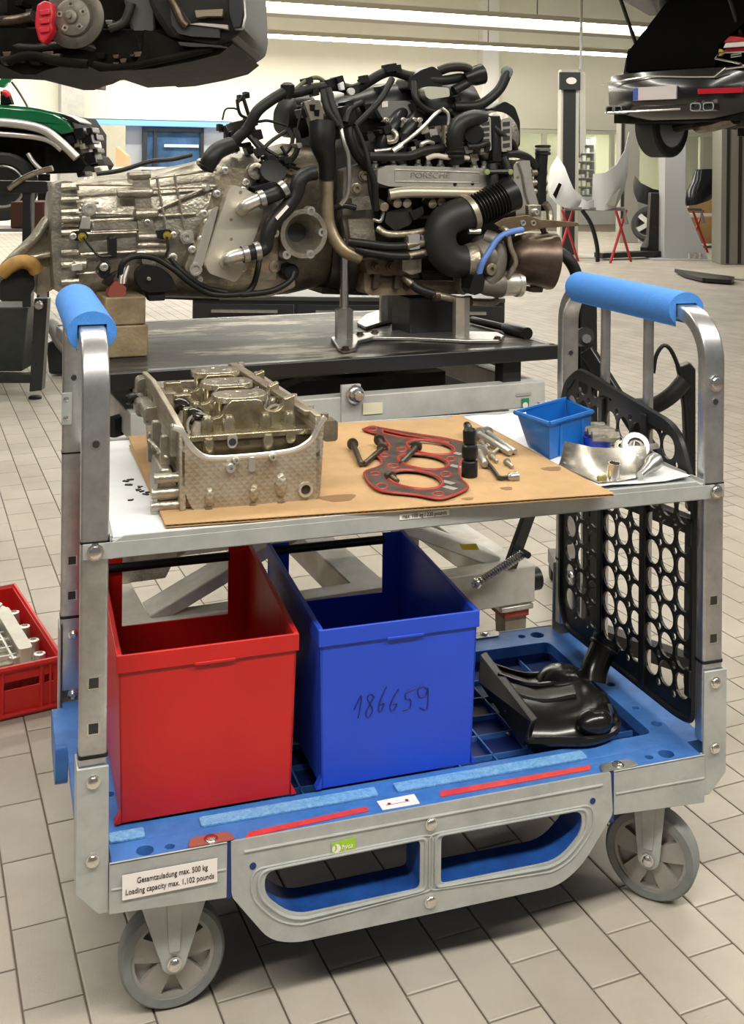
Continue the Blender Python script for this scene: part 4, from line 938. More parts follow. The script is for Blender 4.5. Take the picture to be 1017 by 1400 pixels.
# base frame
for d in(.02, .78): lbox(MB(), -1.30, -.06, d, d+.07, .30, .41).build('base_beam', lwhite, lift, bevel=.004)
for s in(-1.30, -.62, -.16): lbox(MB(), s, s+.10, .05, .82, .31, .40).build('base_cross_beam', lwhite, lift, bevel=.004)
for s in(-1.22, -.12):
    for d in(.05, .80):
        lg_ = MB().prism([LT(s-.04, d-.02, .31), LT(s+.04, d-.02, .31), LT(s+.03, d-.02, .10), LT(s-.03, d-.02, .10)], BX*.06).build('caster_leg', mat('rusty_grey', (.36, .33, .28), .6, .2, col2=(.22, .18, .14), vscale=12), lift, bevel=.004)
        MB().lathe(LT(s, d-.0, .07), BX, [(0, .06), (.004, .07), (.036, .07), (.04, .06)], 20).build('caster_wheel', blackm, lg_)
        lbox(MB(), s-.06, s+.05, d-.04, d+.06, .285, .300).build('foot_clamp', steel, lg_, bevel=.003)
        lbox(MB(), s-.045, s+.04, d-.03, d+.05, .262, .284).build('foot_pad', mat('pad_red', (.35, .05, .03), .6), lg_, bevel=.003)
q = EP(857 and 694, 787, .0); MB().cyl(LT(-.06, .055, .355), LT(-.03, .055, .355), .034, seg=16).build('beam_cap', black, lift)
MB().prism([EP(*w, .05) for w in((632, 752), (655, 752), (651, 744), (628, 745))], (0, 0, .002)).build('tape_patch', mat('yellow_tape', (.65, .52, .06), .6), lift, smooth=False)
# hydraulic cylinder and hoses between the arms
MB().cyl(LT(-1.18, .40, .42), LT(-.78, .42, .62), .045, seg=18).build('hydraulic_cylinder', alu, lift); MB().cyl(LT(-.80, .42, .61), LT(-.45, .44, .79), .022, seg=12).build('piston_rod', chrome, lift)
MB().cyl(LT(-1.15, .56, .42), LT(-.75, .56, .66), .03, seg=14).build('hydraulic_cylinder', dkmetal, lift)
MB().prism([LT(s, .34, z) for s, z in((-1.25, .40), (-1.10, .40), (-1.06, .48), (-1.12, .54), (-1.25, .50))], BX*.03).build('cylinder_bracket', alu, lift, bevel=.004)
# pedal spring and black lever
a = EP(653, 797, -.05); b = EP(716, 757, -.05); d_ = (b-a); n_ = 20; hx = []
fa, fb_, ft = frame_of(d_)
for k in range(n_*10+1): q = 2*PI*k/10; hx.append(a+d_*(k/(n_*10))+(fa*math.cos(q)+fb_*math.sin(q))*.0105)
MB().tube(hx, .0032, 5).build('spring', chrome, lift)
MB().ball(a-d_*.03, .016, 10).build('spring_stud', chrome, lift); MB().cyl(b+d_*.02-BX*.02, b+d_*.02+BX*.05, .010, seg=10).build('spring_stud', black, lift)
MB().beam(EP(697, 775, .02), EP(724, 700, .02), .038, .02, up=BX).build('lever', blackpaint, lift, bevel=.003)

# wooden blocks under the gearbox
wood = mat('oily_wood', (.28, .21, .12), .6, 0, col2=(.14, .10, .055), vscale=6, bump=.3, bscale=50)
z0 = TZT+.001
for k, (v0, v1, d, lab) in enumerate(((476, 440, .30, 'oil-stained wooden block on the lift table, lower one of the stack'), (437, 404, .30, 'oil-stained wooden block under the gearbox, upper one of the stack'))):
    x0 = EP(146, 450, d-.09); x1 = EP(203, 450, d-.09); s0 = (x0-OT).dot(AX); s1 = (x1-OT).dot(AX); h = .088 if k == 0 else .078
    w = lbox(MB(), s0-.005*k, s1-.008*k, d-.09, d+.16, z0, z0+h).build('wood_block', wood, None, bevel=.005); tag(w, lab, 'wood block', 'wooden blocks on the lift'); z0 += h+.0005

# support plates and posts
sup = thing('engine_support', 'steel engine support stand with slotted plate and posts on the lift table', 'stand', LT(-.65, .35, TZT))
sp_ = [(452, 466), (478, 462), (560, 455), (680, 459), (690, 464), (683, 470), (640, 470), (560, 466), (510, 466), (490, 471), (486, 481), (470, 484), (462, 480)]
MB().prism([atZ(u, v, TZT+.001) for u, v in sp_], (0, 0, .012)).build('slotted_plate', steel, sup, bevel=.003)
sp_ = [(488, 445), (500, 434), (520, 428), (560, 430), (560, 436), (526, 444), (500, 452)]
MB().prism([atZ(u, v, TZT+.001) for u, v in sp_], (0, 0, .012)).build('slotted_plate', steel, sup, bevel=.003)
p = atZ(470, 462, TZT+.013); MB().lathe(p, (0, 0, 1), [(0, .028), (.085, .028), (.09, .020)], 6).build('hex_post', steel, sup, angle=20)
MB().cyl(p+Vector((0, 0, .085)), p+Vector((0, 0, .30)), .0135, seg=12).build('rod', chrome, sup)
p = atZ(527, 438, TZT+.013); MB().lathe(p, (0, 0, 1), [(0, .022), (.10, .022)], 6).build('hex_post', steel, sup, angle=20)
p = atZ(630, 460, TZT+.013); MB().lathe(p, (0, 0, 1), [(0, .026), (.12, .026)], 6).build('hex_post', alub, sup, angle=20)
for u, v in((492, 458), (512, 455), (472, 478), (680, 464)): bolt(sup, atZ(u, v, TZT+.012), (0, 0, 1), .010, .010, brown)
p0 = atZ(560, 462, TZT); p1 = atZ(622, 458, TZT); s0 = (p0-OT).dot(AX); s1 = (p1-OT).dot(AX); d0 = (p0-OT).dot(BX)
tag(lbox(MB(), s0, s1, d0, d0+.14, TZT+.001, TZT+.125).build('support_block', blackpaint, None, bevel=.004), 'black square support block under the oil pan', 'block')
p0 = atZ(645, 443, TZT); p1 = atZ(690, 455, TZT); hd = thing('breaker_bar', 'black bar tool with a thick grip lying on the lift table edge', 'tool', p1)
MB().cyl(p0+Vector((0, 0, .014)), p1+Vector((0, 0, .016)), .012, seg=10).build('shaft', black, hd); p2 = atZ(721, 464, TZT)
MB().tube([p1+Vector((0, 0, .018)), p1.lerp(p2, .1)+Vector((0, 0, .018)), p2+Vector((0, 0, .018))], [.014, .02, .019], 12).build('grip', black, hd)

# ------------------------------------------------ engine with gearbox
en = thing('engine_with_gearbox', 'dismounted car engine with bright aluminium gearbox on the lift table', 'engine', LT(-.75, KC, TZT))
def superel(c, a, b, ra, rb, n=28, e=.55):
    return [c + a*(ra*math.copysign(abs(math.cos(q))**e, math.cos(q))) + b*(rb*math.copysign(abs(math.sin(q))**e, math.sin(q))) for q in[2*PI*k/n for k in range(n)]]
def body(name, secs, m, e=.55, parent=None, k0=0., bevel=0):
    rings = []
    for u, v0, v1, hd in secs:
        a = E(u, v0, k0); b = E(u, v1, k0); c = (a+b)/2; rings.append(superel(c, BX, Vector((0, 0, 1)), hd, (a-b).length/2, 28, e))
    return MB().loft(rings).build(name, m, parent or en, angle=40)
def ET(name, pts, r, m, parent=None, seg=8, n=5, rr=None):
    P = sm([E(*p) for p in pts], n); return MB().tube(P, rr or r, seg).build(name, m, parent or en, angle=50)
def EB(name, poly, k0, k1, m, parent=None, bevel=.003, rd=0):
    if rd: poly = [(p[0], p[1]) for p in rounded([Vector(p) for p in poly], rd, 4)]
    return MB().prism([E(u, v, k0) for u, v in poly], BX*(k1-k0)).build(name, m, parent or en, bevel=bevel)
def EL(name, p, d, prof, m, parent=None, seg=18): return MB().lathe(E(*p), d, prof, seg).build(name, m, parent or en, angle=40)
def ebolt(u, v, k, r=.010, m=None, parent=None): return MB().lathe(E(u, v, k), -BX, [(-.006, r*1.3), (.004, r*1.3), (.005, r), (.014, r*.95), (.014, r*.5), (.008, r*.5)], 10).build('bolt', m or alub, parent or en)
FR = -BX
# --- gearbox
gb = body('gearbox_housing', [(66, 262, 392, .10), (78, 252, 398, .135), (108, 246, 402, .15), (190, 236, 404, .165), (262, 222, 405, .19), (300, 212, 406, .205), (352, 207, 404, .21)], alu, .62)
body('bell_housing', [(345, 210, 402, .19), (385, 196, 400, .17), (436, 200, 388, .16)], mat('dull_bell', (.19, .16, .115), .42, .75, col2=(.09, .075, .05), vscale=12, bump=.25, bscale=60), .6)
KF = -.165
# end flange with a column of bolt bosses
EB('end_flange', [(72, 252), (88, 246), (106, 250), (104, 392), (86, 396), (74, 388), (70, 330)], -.150, -.06, alu, gb, rd=6)
for v in(256, 273, 290, 306, 318, 345, 362, 385): MB().cyl(E(84, v, -.150), E(108, v-1, -.158), .0115, seg=10).build('bolt_boss', alu, gb)
# ring flange across the housing and its long bosses
EB('ring_flange', [(180, 236), (204, 235), (214, 370), (196, 372)], -.178, -.10, alu, gb, rd=3)
for u0, u1, v, r in((160, 206, 264, .014), (183, 214, 293, .015), (187, 224, 325, .016), (187, 224, 336, .012), (186, 226, 346, .013), (176, 204, 240, .012), (84, 108, 300, .010), (100, 118, 362, .016)):
    MB().lathe(E(u0, v, KF-.012), E(u1, v-1, KF-.012)-E(u0, v, KF-.012), [(0, r*.8), (.004, r), ((E(u1, v)-E(u0, v)).length-.004, r), ((E(u1, v)-E(u0, v)).length, r*.8)], 12).build('long_boss', alu, gb)
for pts in([(104, 252), (182, 253)], [(104, 276), (135, 277)], [(104, 291), (180, 293)], [(120, 302), (190, 299)], [(124, 317), (190, 314)], [(128, 300), (126, 320)], [(104, 320), (186, 318)], [(110, 348), (186, 344)], [(104, 374), (150, 373)], [(206, 244), (296, 232)], [(206, 259), (300, 254)], [(214, 287), (282, 256)], [(214, 241), (228, 318)], [(238, 238), (252, 312)], [(206, 296), (268, 292)]):
    MB().tube([E(u, v, KF-.004-.03*max(0, (u-200)/100)) for u, v in pts], .0048, 6).build('rib', alu, gb)
EB('cast_plate', [(112, 295), (124, 295), (124, 314), (108, 314)], KF-.012, KF+.02, alub, gb)
EB('cast_plate', [(126, 305), (189, 302), (189, 313), (126, 315)], KF-.010, KF+.02, alu, gb)
EB('cast_plate', [(97, 362), (112, 358), (114, 370), (98, 371)], KF-.03, KF+.02, alub, gb)
ebolt(122, 285, KF-.01, .016, None, gb); ebolt(201, 304, KF-.018, .007, steel, gb); ebolt(254, 324, KF-.03, .014, None, gb)
EB('boss_pad', [(246, 316), (264, 316), (266, 332), (250, 334)], KF-.035, KF+.02, alub, gb, rd=2)
for u, v in((282, 257), (277, 222)): EL('stud_boss', (u, v, KF-.04), FR, [(-.03, .012), (.004, .012), (.010, .008)], alub, gb, 10)
# sensors with short cables
yz = mat('brass_sensor', (.45, .33, .05), .35, .7)
for u, v in((110, 323), (226, 321)):
    s = EB('sensor', [(u-12, v-6), (u+6, v-8), (u+12, v), (u+6, v+7), (u-10, v+6)], KF-.035, KF-.01, black, gb, rd=4)
    EL('sensor_core', (u+2, v+1, KF-.036), FR, [(0, .012), (.006, .012), (.006, .006), (.012, .005)], yz, s, 10)
    ebolt(u-10 if u < 200 else u+11, v, KF-.036, .007, None, s)
wk = KF-.05
ET('cable', [(114, 324, wk), (124, 338, wk), (136, 350, wk), (152, 350, wk)], .0042, black, gb, 6)
ET('cable', [(228, 324, wk), (230, 338, wk-.01), (226, 352, wk-.01)], .0042, black, gb, 6)
EB('cable_bracket', [(149, 325), (160, 323), (160, 352), (150, 353)], KF-.05, KF-.01, black, gb)
EB('cable_bracket', [(134, 368), (146, 358), (152, 366), (148, 384), (138, 380)], KF-.05, KF-.01, black, gb)
ebolt(142, 365, KF-.05, .009, None, gb); ebolt(236, 352, KF-.06, .010, None, gb)
EB('black_plug', [(152, 376), (162, 370), (150, 392), (140, 388)], KF-.07, KF-.04, black, gb)
rc = EB('red_connector', [(150, 394), (160, 384), (173, 393), (172, 402), (163, 413), (147, 404)], KF-.09, KF-.05, mat('brick_red', (.20, .045, .03), .5), gb, rd=1.5)
for k in range(5): ET('pin_wire', [(163+k*2, 388, wk-.02), (164+k*2.2, 378, wk-.02), (168+k*2.5, 366-k, wk-.01)], .0022, white if k % 2 else steel, rc, 5)
EB('cover_plate', [(186, 372), (198, 361), (220, 365), (236, 379), (240, 392), (228, 399), (200, 400), (187, 388)], KF-.07, KF-.03, black, gb, rd=6, bevel=.006)
EB('cover_foot', [(200, 398), (226, 398), (226, 411), (204, 412)], KF-.06, KF-.02, blackm, gb)
ebolt(203, 381, KF-.07, .004, None, gb)
ET('harness', [(164, 380, wk-.01), (168, 360, wk-.02), (185, 350, wk-.02), (208, 352, wk-.02), (222, 358, wk-.02), (240, 370, wk-.03), (262, 388, wk-.03), (290, 402, wk-.03), (330, 402, wk-.03), (345, 392, wk-.02), (352, 370, wk-.02), (356, 345, wk)], .0085, blackm, gb)
ET('harness', [(232, 352, wk-.02), (250, 372, wk-.03), (280, 392, wk-.03), (310, 400, wk-.03)], .007, blackm, gb)
ET('harness', [(330, 403, wk-.03), (370, 398, wk-.03), (395, 385, wk-.02), (402, 372, wk-.01)], .009, blackm, gb)
# tail: cone bracket with rubber mount
tail = EB('tail_bracket', [(2, 372), (20, 352), (48, 326), (66, 300), (78, 296), (80, 392), (60, 402), (50, 404), (52, 376), (40, 360), (22, 360)], -.06, .08, aluw, gb, rd=3, bevel=.006)
ET('tail_web', [(66, 300, -.08), (46, 330, -.08), (14, 356, -.06), (0, 374, -.05)], .012, alu, tail)
ET('tail_web', [(80, 345, -.10), (55, 350, -.08), (30, 356, -.08)], .010, alu, tail)
ET('rubber_mount', [(2, 374, -.09), (14, 364, -.10), (28, 358, -.10), (42, 360, -.10), (50, 370, -.09)], .020, mat('mount_ochre', (.36, .20, .04), .6, col2=(.22, .12, .03), vscale=30), tail, 10)
EB('mount_core', [(0, 385), (14, 374), (32, 368), (46, 374), (48, 392), (36, 412), (0, 412)], -.08, .05, blackm, tail, rd=4)
# upper black seal along the gearbox
ET('seal_strip', [(132, 238, -.06), (165, 233, -.06), (205, 221, -.06), (235, 218, -.05), (262, 212, -.04)], .007, black, gb)
# --- oil cooler
KO = -.215
op = EB('cooler_bracket', [(303, 232), (312, 228), (338, 232), (345, 250), (338, 262), (312, 270), (300, 310), (285, 345), (278, 372), (256, 372), (252, 366), (262, 340), (270, 330), (272, 320), (288, 285), (296, 262)], KO-.012, KO+.05, aluw, rd=4)
for u, v in((307, 233), (336, 249), (296, 265), (278, 292), (283, 304), (275, 327), (278, 348), (262, 341), (272, 382), (332, 260)): ebolt(u, v, KO-.012, .0085, None, op)
EB('cooler_rail', [(288, 288), (299, 282), (278, 362), (270, 374), (262, 372), (262, 364)], KO-.03, KO, alub, op, rd=2)
EL('cooler_eye', (267, 368, KO-.03), FR, [(0, .018), (.008, .018), (.008, .012), (.002, .012)], alub, op, 16)
oc = EB('oil_cooler', [(318, 253), (325, 254), (360, 270), (360, 292), (330, 376), (322, 386), (286, 374), (281, 362), (312, 262)], KO-.055, KO, mat('cooler_alu', (.56, .52, .43), .4, .6, var=.12, vscale=9), op, rd=5, bevel=.008)
for u, v in((329, 263), (316, 300), (316, 327)): EL('dimple', (u, v, KO-.055), FR, [(0, .005), (.001, .005)], aluw, oc, 10)
for (u0, v0, u1, v1) in((331, 286, 356, 272), (309, 358, 336, 347)):
    ET('cooler_pipe', [(u0, v0+1, KO-.06), (u0+3, v0-3, KO-.10), (u0+12, v0-8, KO-.11), (u1, v1, KO-.11)], .0185, alub, oc, 14)
hose = mat('black_hose', (.013, .012, .011), .45, var=.25, vscale=18, spec=.3)
ET('coolant_hose', [(354, 273, KO-.11), (368, 269, KO-.11), (384, 262, KO-.10), (390, 256, KO-.09)], .021, hose, None, 12)
ET('coolant_hose', [(333, 348, KO-.11), (348, 344, KO-.11), (362, 338, KO-.10), (366, 318, KO-.10), (376, 300, KO-.10), (392, 284, KO-.10), (404, 266, KO-.10), (410, 246, KO-.10), (420, 238, KO-.09), (432, 236, KO-.09)], .022, hose, None, 12)
for (u, v, du, dv) in((358, 272, 1, -.3), (336, 347, 1, -.2), (352, 343, 1, -.2), (388, 258, .8, -.5)):
    d_ = (AX*du+Vector((0, 0, 1))*(-dv)).normalized(); MB().lathe(E(u, v, KO-.11)-d_*.01, d_, [(0, .0235), (0, .026), (.016, .026), (.016, .0235)], 14, True).build('hose_clamp', steel, en)
MB().prism([E(*w, KO-.125) for w in((376, 297), (392, 280), (395, 283), (379, 301))], -BX*.001).build('hose_label', white, en, smooth=False)
# thermostat drum and mess of black parts above
EL('pump_drum', (370, 240, KO-.02), FR+Vector((0, 0, .6)), [(-.03, .036), (.005, .04), (.012, .036), (.016, .040), (.026, .038), (.03, .02)], blackm)
EL('ring_eye', (349, 234, KO-.02), FR, [(-.02, .024), (.01, .024), (.012, .018), (.012, .012), (0, .012)], alu)
EB('black_bracket', [(346, 256), (374, 248), (392, 262), (378, 272), (362, 268)], KO-.07, KO, black, rd=3)
# round output flange
fl_ = MB().lathe(E(408, 318, KO-.0), FR, [(-.02, .058), (.03, .070), (.050, .072), (.050, .058), (.03, .052), (-.01, .030), (-.03, .028)], 30, True).build('output_flange', alu, en)
MB().lathe(E(408, 318, KO-.0), FR, [(-.02, .029), (-.018, .029)], 20).build('flange_bore', ink, fl_)
for k in range(6):
    q = PI/3*k+.0; c = E(408, 318, KO-.045)+AX*(.073*math.cos(q))+Vector((0, 0, .073*math.sin(q)))
    MB().lathe(c, FR, [(-.03, .013), (.005, .013), (.005, .006), (-.005, .006)], 12).build('flange_lug', alub, fl_)
EL('washer_eye', (375, 364, KO+.02), FR, [(-.02, .02), (.01, .018), (.012, .012), (.012, .006), (0, .006)], alu)
EL('plug_nut', (396, 372, KO), FR, [(-.04, .026), (.01, .026), (.016, .020), (.016, .012)], black)
EB('cast_leg', [(355, 345), (400, 362), (404, 392), (372, 405), (340, 405), (352, 372)], KO+.03, KO+.12, aluw, rd=4)
# starter / steel end cone and brass pipe
EL('starter_cap', (446, 245, KO-.02), (0, 0, 1), [(-.03, .02), (.0, .021), (.02, .021)], aluw)
ET('brass_pipe', [(447, 248, KO-.03), (447, 275, KO-.03), (449, 305, KO-.03), (458, 328, KO-.04), (472, 344, KO-.05), (492, 352, KO-.05)], .0195, mat('brass_pipe', (.36, .30, .20), .4, .7, col2=(.26, .20, .12), vscale=20), None, 12)
ET('air_trunk', [(441, 168, KO-.04), (441, 195, KO-.05), (447, 222, KO-.04), (447, 244, KO-.03)], .03, black, None, 14, rr=[.042, .038, .027, .024])
ET('steel_pipe', [(466, 176, KO-.06), (470, 195, KO-.07), (476, 214, KO-.07), (477, 250, KO-.07), (474, 268, KO-.06), (466, 280, KO-.05)], .0075, steel, None, 8)
ET('black_trunk', [(478, 175, KO-.02), (482, 195, KO-.03), (492, 215, KO-.03), (505, 228, KO-.02)], .018, hose, None, 10)
EB('perforated_bracket', [(416, 140), (436, 136), (442, 150), (442, 176), (430, 182), (425, 165)], KO+.02, KO+.06, mat('bracket_dull', (.30, .27, .22), .5, .5), rd=3)
for u, v in((427, 147), (433, 154), (435, 167)): EB('bracket_slot', [(u-4, v-4), (u+4, v-4), (u+3, v+5), (u-3, v+4)], KO+.018, KO+.03, black, bevel=0)
# --- engine block
body('engine_block', [(430, 190, 392, .17), (460, 170, 398, .19), (610, 150, 398, .19), (650, 165, 385, .18), (676, 215, 360, .14)], dkmetal, .5)
EB('block_face', [(470, 232), (500, 222), (508, 262), (512, 300), (508, 340), (476, 340), (468, 300)], KO-.01, KO+.05, mat('dull_casting', (.22, .20, .165), .5, .5, col2=(.12, .10, .08), vscale=12), rd=3)
for u, v in((486, 258), (486, 315), (497, 240)): ebolt(u, v, KO-.012, .014, aluw)
EB('block_lug', [(480, 270), (506, 268), (508, 286), (484, 288)], KO-.04, KO+.02, alu, rd=2)
ET('block_lever', [(456, 285, KO-.03), (470, 281, KO-.05), (486, 284, KO-.05)], .009, black, None, 8)
EB('block_web', [(476, 300), (510, 300), (514, 330), (480, 334)], KO-.03, KO+.02, aluw, rd=3)
# valve cover
vc = EB('valve_cover', [(516, 232), (530, 226), (664, 230), (670, 236), (670, 255), (664, 258), (532, 255), (516, 250)], KO-.075, KO+.06, alub, rd=3, bevel=.006)
EL('cover_end', (520, 241, KO-.02), AX*-1, [(-.02, .035), (.03, .034), (.036, .028)], alub, vc, 18)
text_mesh('lettering', 'PORSCHE', .024, E(588, 240, KO-.0755), AX, (0, 0, 1), alu, vc, extrude=.0015, width=.13)
MB().tube([E(u, v, KO-.076) for u, v in((540, 232), (655, 236), (655, 250), (540, 248), (540, 232))], .002, 5).build('cover_bead', alub, vc)
for u in(512, 537, 551, 571, 585, 602, 622, 648, 662): EL('cover_stud', (u, 224+(u-512)*.02, KO-.03), (0, 0, 1), [(-.02, .013), (.0, .013), (.004, .009), (.016, .009)], alub, vc, 10)
for u, v in((622, 252), (646, 251)): EL('cover_notch', (u, v, KO-.076), FR, [(-.006, .006), (.001, .006)], black, vc, 10)
ET('fuel_rail', [(532, 266, KO-.08), (560, 263, KO-.09), (640, 264, KO-.09), (690, 264, KO-.07)], .0165, mat('rail_cream', (.46, .41, .31), .4, .6), None, 12)
for u, v in((540, 276), (553, 276), (588, 277), (600, 274), (522, 281)): EL('injector_cap', (u, v, KO-.06), FR+Vector((0, 0, -.2)), [(-.03, .014), (.02, .014), (.022, .008)], aluw, None, 12)
# intake manifold and black covers on top
body('intake_manifold', [(424, 150, 225, .10), (450, 132, 225, .14), (500, 116, 222, .16), (580, 108, 218, .16), (628, 114, 222, .14), (648, 145, 220, .11)], black, .6)
for u in(548, 572): ET('intake_runner', [(u-26, 222, KO-.02), (u-24, 195, KO-.03), (u-10, 170, KO-.02), (u+4, 150, KO+.04)], .022, black, None, 12)
EB('runner_face', [(514, 146), (526, 138), (560, 138), (572, 158), (560, 166), (524, 164)], KO+.01, KO+.05, mat('grey_plastic', (.16, .16, .155), .45), rd=6)
MB().prism([E(*w, KO+.008) for w in((522, 139), (530, 138), (530, 146), (522, 147))], -BX*.001).build('tag_sticker', white, en, smooth=False)
bkt = EB('lifting_bracket', [(522, 166), (530, 162), (574, 162), (578, 172), (566, 182), (560, 176), (536, 172)], KO-.03, KO-.015, alu, rd=2)
for u in(527, 551, 566, 573): ebolt(u, 164, KO-.03, .006, None, bkt)
EL('bracket_hole', (562, 177, KO-.031), FR, [(0, .006), (.001, .006)], ink, bkt, 10)
ET('bare_pipe', [(512, 207, KO-.05), (535, 204, KO-.06), (545, 200, KO-.07), (575, 177, KO-.07), (594, 157, KO-.06), (604, 150, KO-.04)], .006, alub, None, 8)
ET('bare_pipe', [(604, 148, KO-.05), (612, 155, KO-.05), (613, 168, KO-.05), (610, 190, KO-.05), (612, 216, KO-.05)], .0055, alub, None, 8)
EL('pipe_nut', (542, 203, KO-.07), AX+Vector((0, 0, .6)), [(-.015, .009), (.02, .009)], alub, None, 8)
for u, v, r in((611, 195, .018), (612, 208, .02), (610, 180, .012)): EL('sensor_stack', (u, v, KO-.05), (0, 0, 1), [(-.02, r), (.02, r)], aluw, None, 12)
ET('breather_hose', [(624, 222, KO-.07), (622, 205, KO-.08), (622, 188, KO-.09), (628, 170, KO-.09), (645, 162, KO-.08), (660, 162, KO-.06)], .026, hose, None, 14)
for v in(184, 190, 196, 202, 208, 214): EL('bellow_ring', (622, v, KO-.08), (0, 0, 1), [(-.005, .026), (0, .03), (.005, .026)], hose, None, 14)
EL('regulator', (646, 184, KO-.06), FR+AX*-.4, [(-.03, .034), (.02, .034), (.03, .028), (.03, .02)], black)
for u, v, c in((534, 190, alu), (552, 188, black), (530, 178, black), (596, 190, black), (586, 188, black), (572, 198, blackm), (640, 205, alub), (660, 206, alub), (592, 182, alub), (568, 206, alub), (580, 178, alu), (596, 206, aluw), (648, 216, aluw)):
    EB('fitting', [(u-6, v-5), (u+5, v-6), (u+7, v+3), (u-3, v+6)], KO-.06, KO, c, rd=1.5)
ET('silver_hook', [(536, 178, KO-.06), (542, 184, KO-.07), (540, 192, KO-.07), (530, 194, KO-.06)], .008, alu, None, 8)
ET('silver_hook', [(578, 205, KO-.06), (576, 198, KO-.07), (584, 194, KO-.07), (592, 196, KO-.06)], .007, alub, None, 8)
ET('black_hose_lower', [(505, 214, KO-.06), (530, 214, KO-.07), (560, 213, KO-.07), (580, 206, KO-.07), (606, 202, KO-.06)], .014, hose, None, 10)
ET('cream_hose', [(583, 217, KO-.07), (595, 213, KO-.08), (612, 215, KO-.08), (640, 216, KO-.06)], .008, mat('rail_cream2', (.5, .46, .38), .45), None, 8)
# alternator
al_ = EL('alternator', (676, 187, KO-.03), FR, [(-.14, .082), (-.02, .084), (.02, .078), (.026, .06), (.028, .03)], alu, None, 24)
for u0, u1, n in((656, 671, 5), (685, 699, 4)):
    hb_ = EB('alternator_case', [(u0, 162), (u1, 160), (u1+1, 206), (u0+1, 208)], KO-.085, KO-.04, alub, al_, rd=3, bevel=.004)
    for k in range(n): EB('vent_slot', [(u0+3, 167+k*39/n), (u1-2, 166+k*39/n), (u1-2, 166+(k+.6)*39/n), (u0+3, 167+(k+.6)*39/n)], KO-.0875, KO-.08, ink, hb_, bevel=0)
EB('alternator_band', [(672, 158), (684, 158), (686, 222), (674, 222)], KO-.08, KO-.03, black, al_)
EB('belt_cover', [(672, 150), (690, 138), (704, 146), (711, 166), (711, 200), (702, 204), (698, 170), (684, 158)], KO-.02, KO+.14, black, rd=4, bevel=.006)
ET('top_right_hose', [(622, 146, KO+.04), (650, 145, KO+.02), (668, 136, KO+.02), (684, 120, KO+.02), (694, 98, KO+.02)], .0165, hose, None, 12)
EL('hose_end', (693, 99, KO+.02), (FR+AX*-.6), [(-.01, .019), (.012, .020), (.014, .014)], mat('cap_grey_green', (.12, .15, .14), .4), None, 12)
# plastic lumps and pipes over the top
EB('top_housing', [(560, 106), (575, 96), (592, 90), (604, 100), (606, 118), (580, 124), (556, 122)], KO+.02, KO+.12, black, rd=4)
ET('top_hose', [(600, 97, KO+.04), (616, 92, KO+.03), (634, 92, KO+.03), (644, 99, KO+.03), (640, 112, KO+.03), (620, 124, KO+.03)], .0155, hose, None, 12)
EL('top_elbow', (648, 104, KO+.03), AX+Vector((0, 0, .3)), [(-.035, .018), (.0, .032), (.03, .034), (.032, .026)], black, None, 14)
EB('pale_cap', [(580, 122), (586, 118), (614, 120), (615, 132), (588, 136), (582, 132)], KO-.03, KO+.02, mat('pale_cap', (.40, .40, .33), .45), rd=3)
EB('main_loom_box', [(468, 146), (484, 142), (488, 170), (470, 172)], KO-.03, KO+.03, black, rd=2)
ET('main_loom', [(312, 206, KO+.06), (322, 192, KO+.05), (338, 176, KO+.04), (352, 152, KO+.03), (372, 136, KO+.04), (392, 124, KO+.05)], .017, blackm, None, 10)
ET('main_loom', [(392, 128, KO+.05), (410, 126, KO+.05), (432, 120, KO+.04), (460, 118, KO+.04), (482, 122, KO+.05), (500, 114, KO+.06), (520, 102, KO+.05), (536, 98, KO+.05), (560, 104, KO+.05), (600, 110, KO+.03), (630, 106, KO+.05)], .016, blackm, None, 10)
EL('loom_joint', (393, 122, KO+.05), (0, 0, 1), [(-.03, .012), (-.01, .022), (.012, .022), (.02, .012)], black, None, 12)
ET('loom_arch', [(396, 130, KO+.05), (416, 112, KO+.05), (432, 106, KO+.05), (444, 112, KO+.05), (446, 120, KO+.05)], .0065, mat('olive_loom', (.10, .09, .05), .6), None, 8)
body('rear_housing', [(384, 142, 182, .08), (392, 128, 188, .10), (412, 124, 190, .10), (420, 130, 186, .09)], black, .8, None, .02)
for p in([(536, 108, KO), (520, 136, KO-.04), (500, 158, KO-.05), (486, 172, KO-.05)], [(565, 112, KO), (568, 134, KO-.03), (580, 148, KO-.03), (600, 154, KO-.03), (616, 152, KO-.02)], [(486, 172, KO-.06), (498, 200, KO-.07), (504, 224, KO-.08), (506, 256, KO-.08), (512, 284, KO-.07)], [(504, 226, KO-.09), (512, 252, KO-.09), (514, 288, KO-.08)], [(442, 124, KO-.02), (448, 150, KO-.05), (462, 172, KO-.06)], [(448, 122, KO-.02), (456, 150, KO-.05), (466, 176, KO-.06)], [(494, 140, KO), (478, 150, KO-.03), (472, 168, KO-.05)]):
    ET('loom_branch', p, random.choice([.010, .012, .008]), blackm, None, 8)
for u, v in((532, 93), (539, 92), (545, 94), (468, 116), (480, 124), (500, 108), (432, 126), (448, 134)):
    EB('connector', [(u-4, v-5), (u+3, v-6), (u+5, v+4), (u-3, v+6)], KO+.02, KO+.06, random.choice([black, black, blackm]), rd=1)
EB('pale_clip', [(464, 114), (470, 111), (472, 123), (466, 124)], KO-.0, KO+.02, paper); EL('pale_cap_round', (480, 125, KO-.01), FR, [(-.01, .011), (.004, .011)], mat('cap_grey', (.5, .5, .46), .5), None, 14)
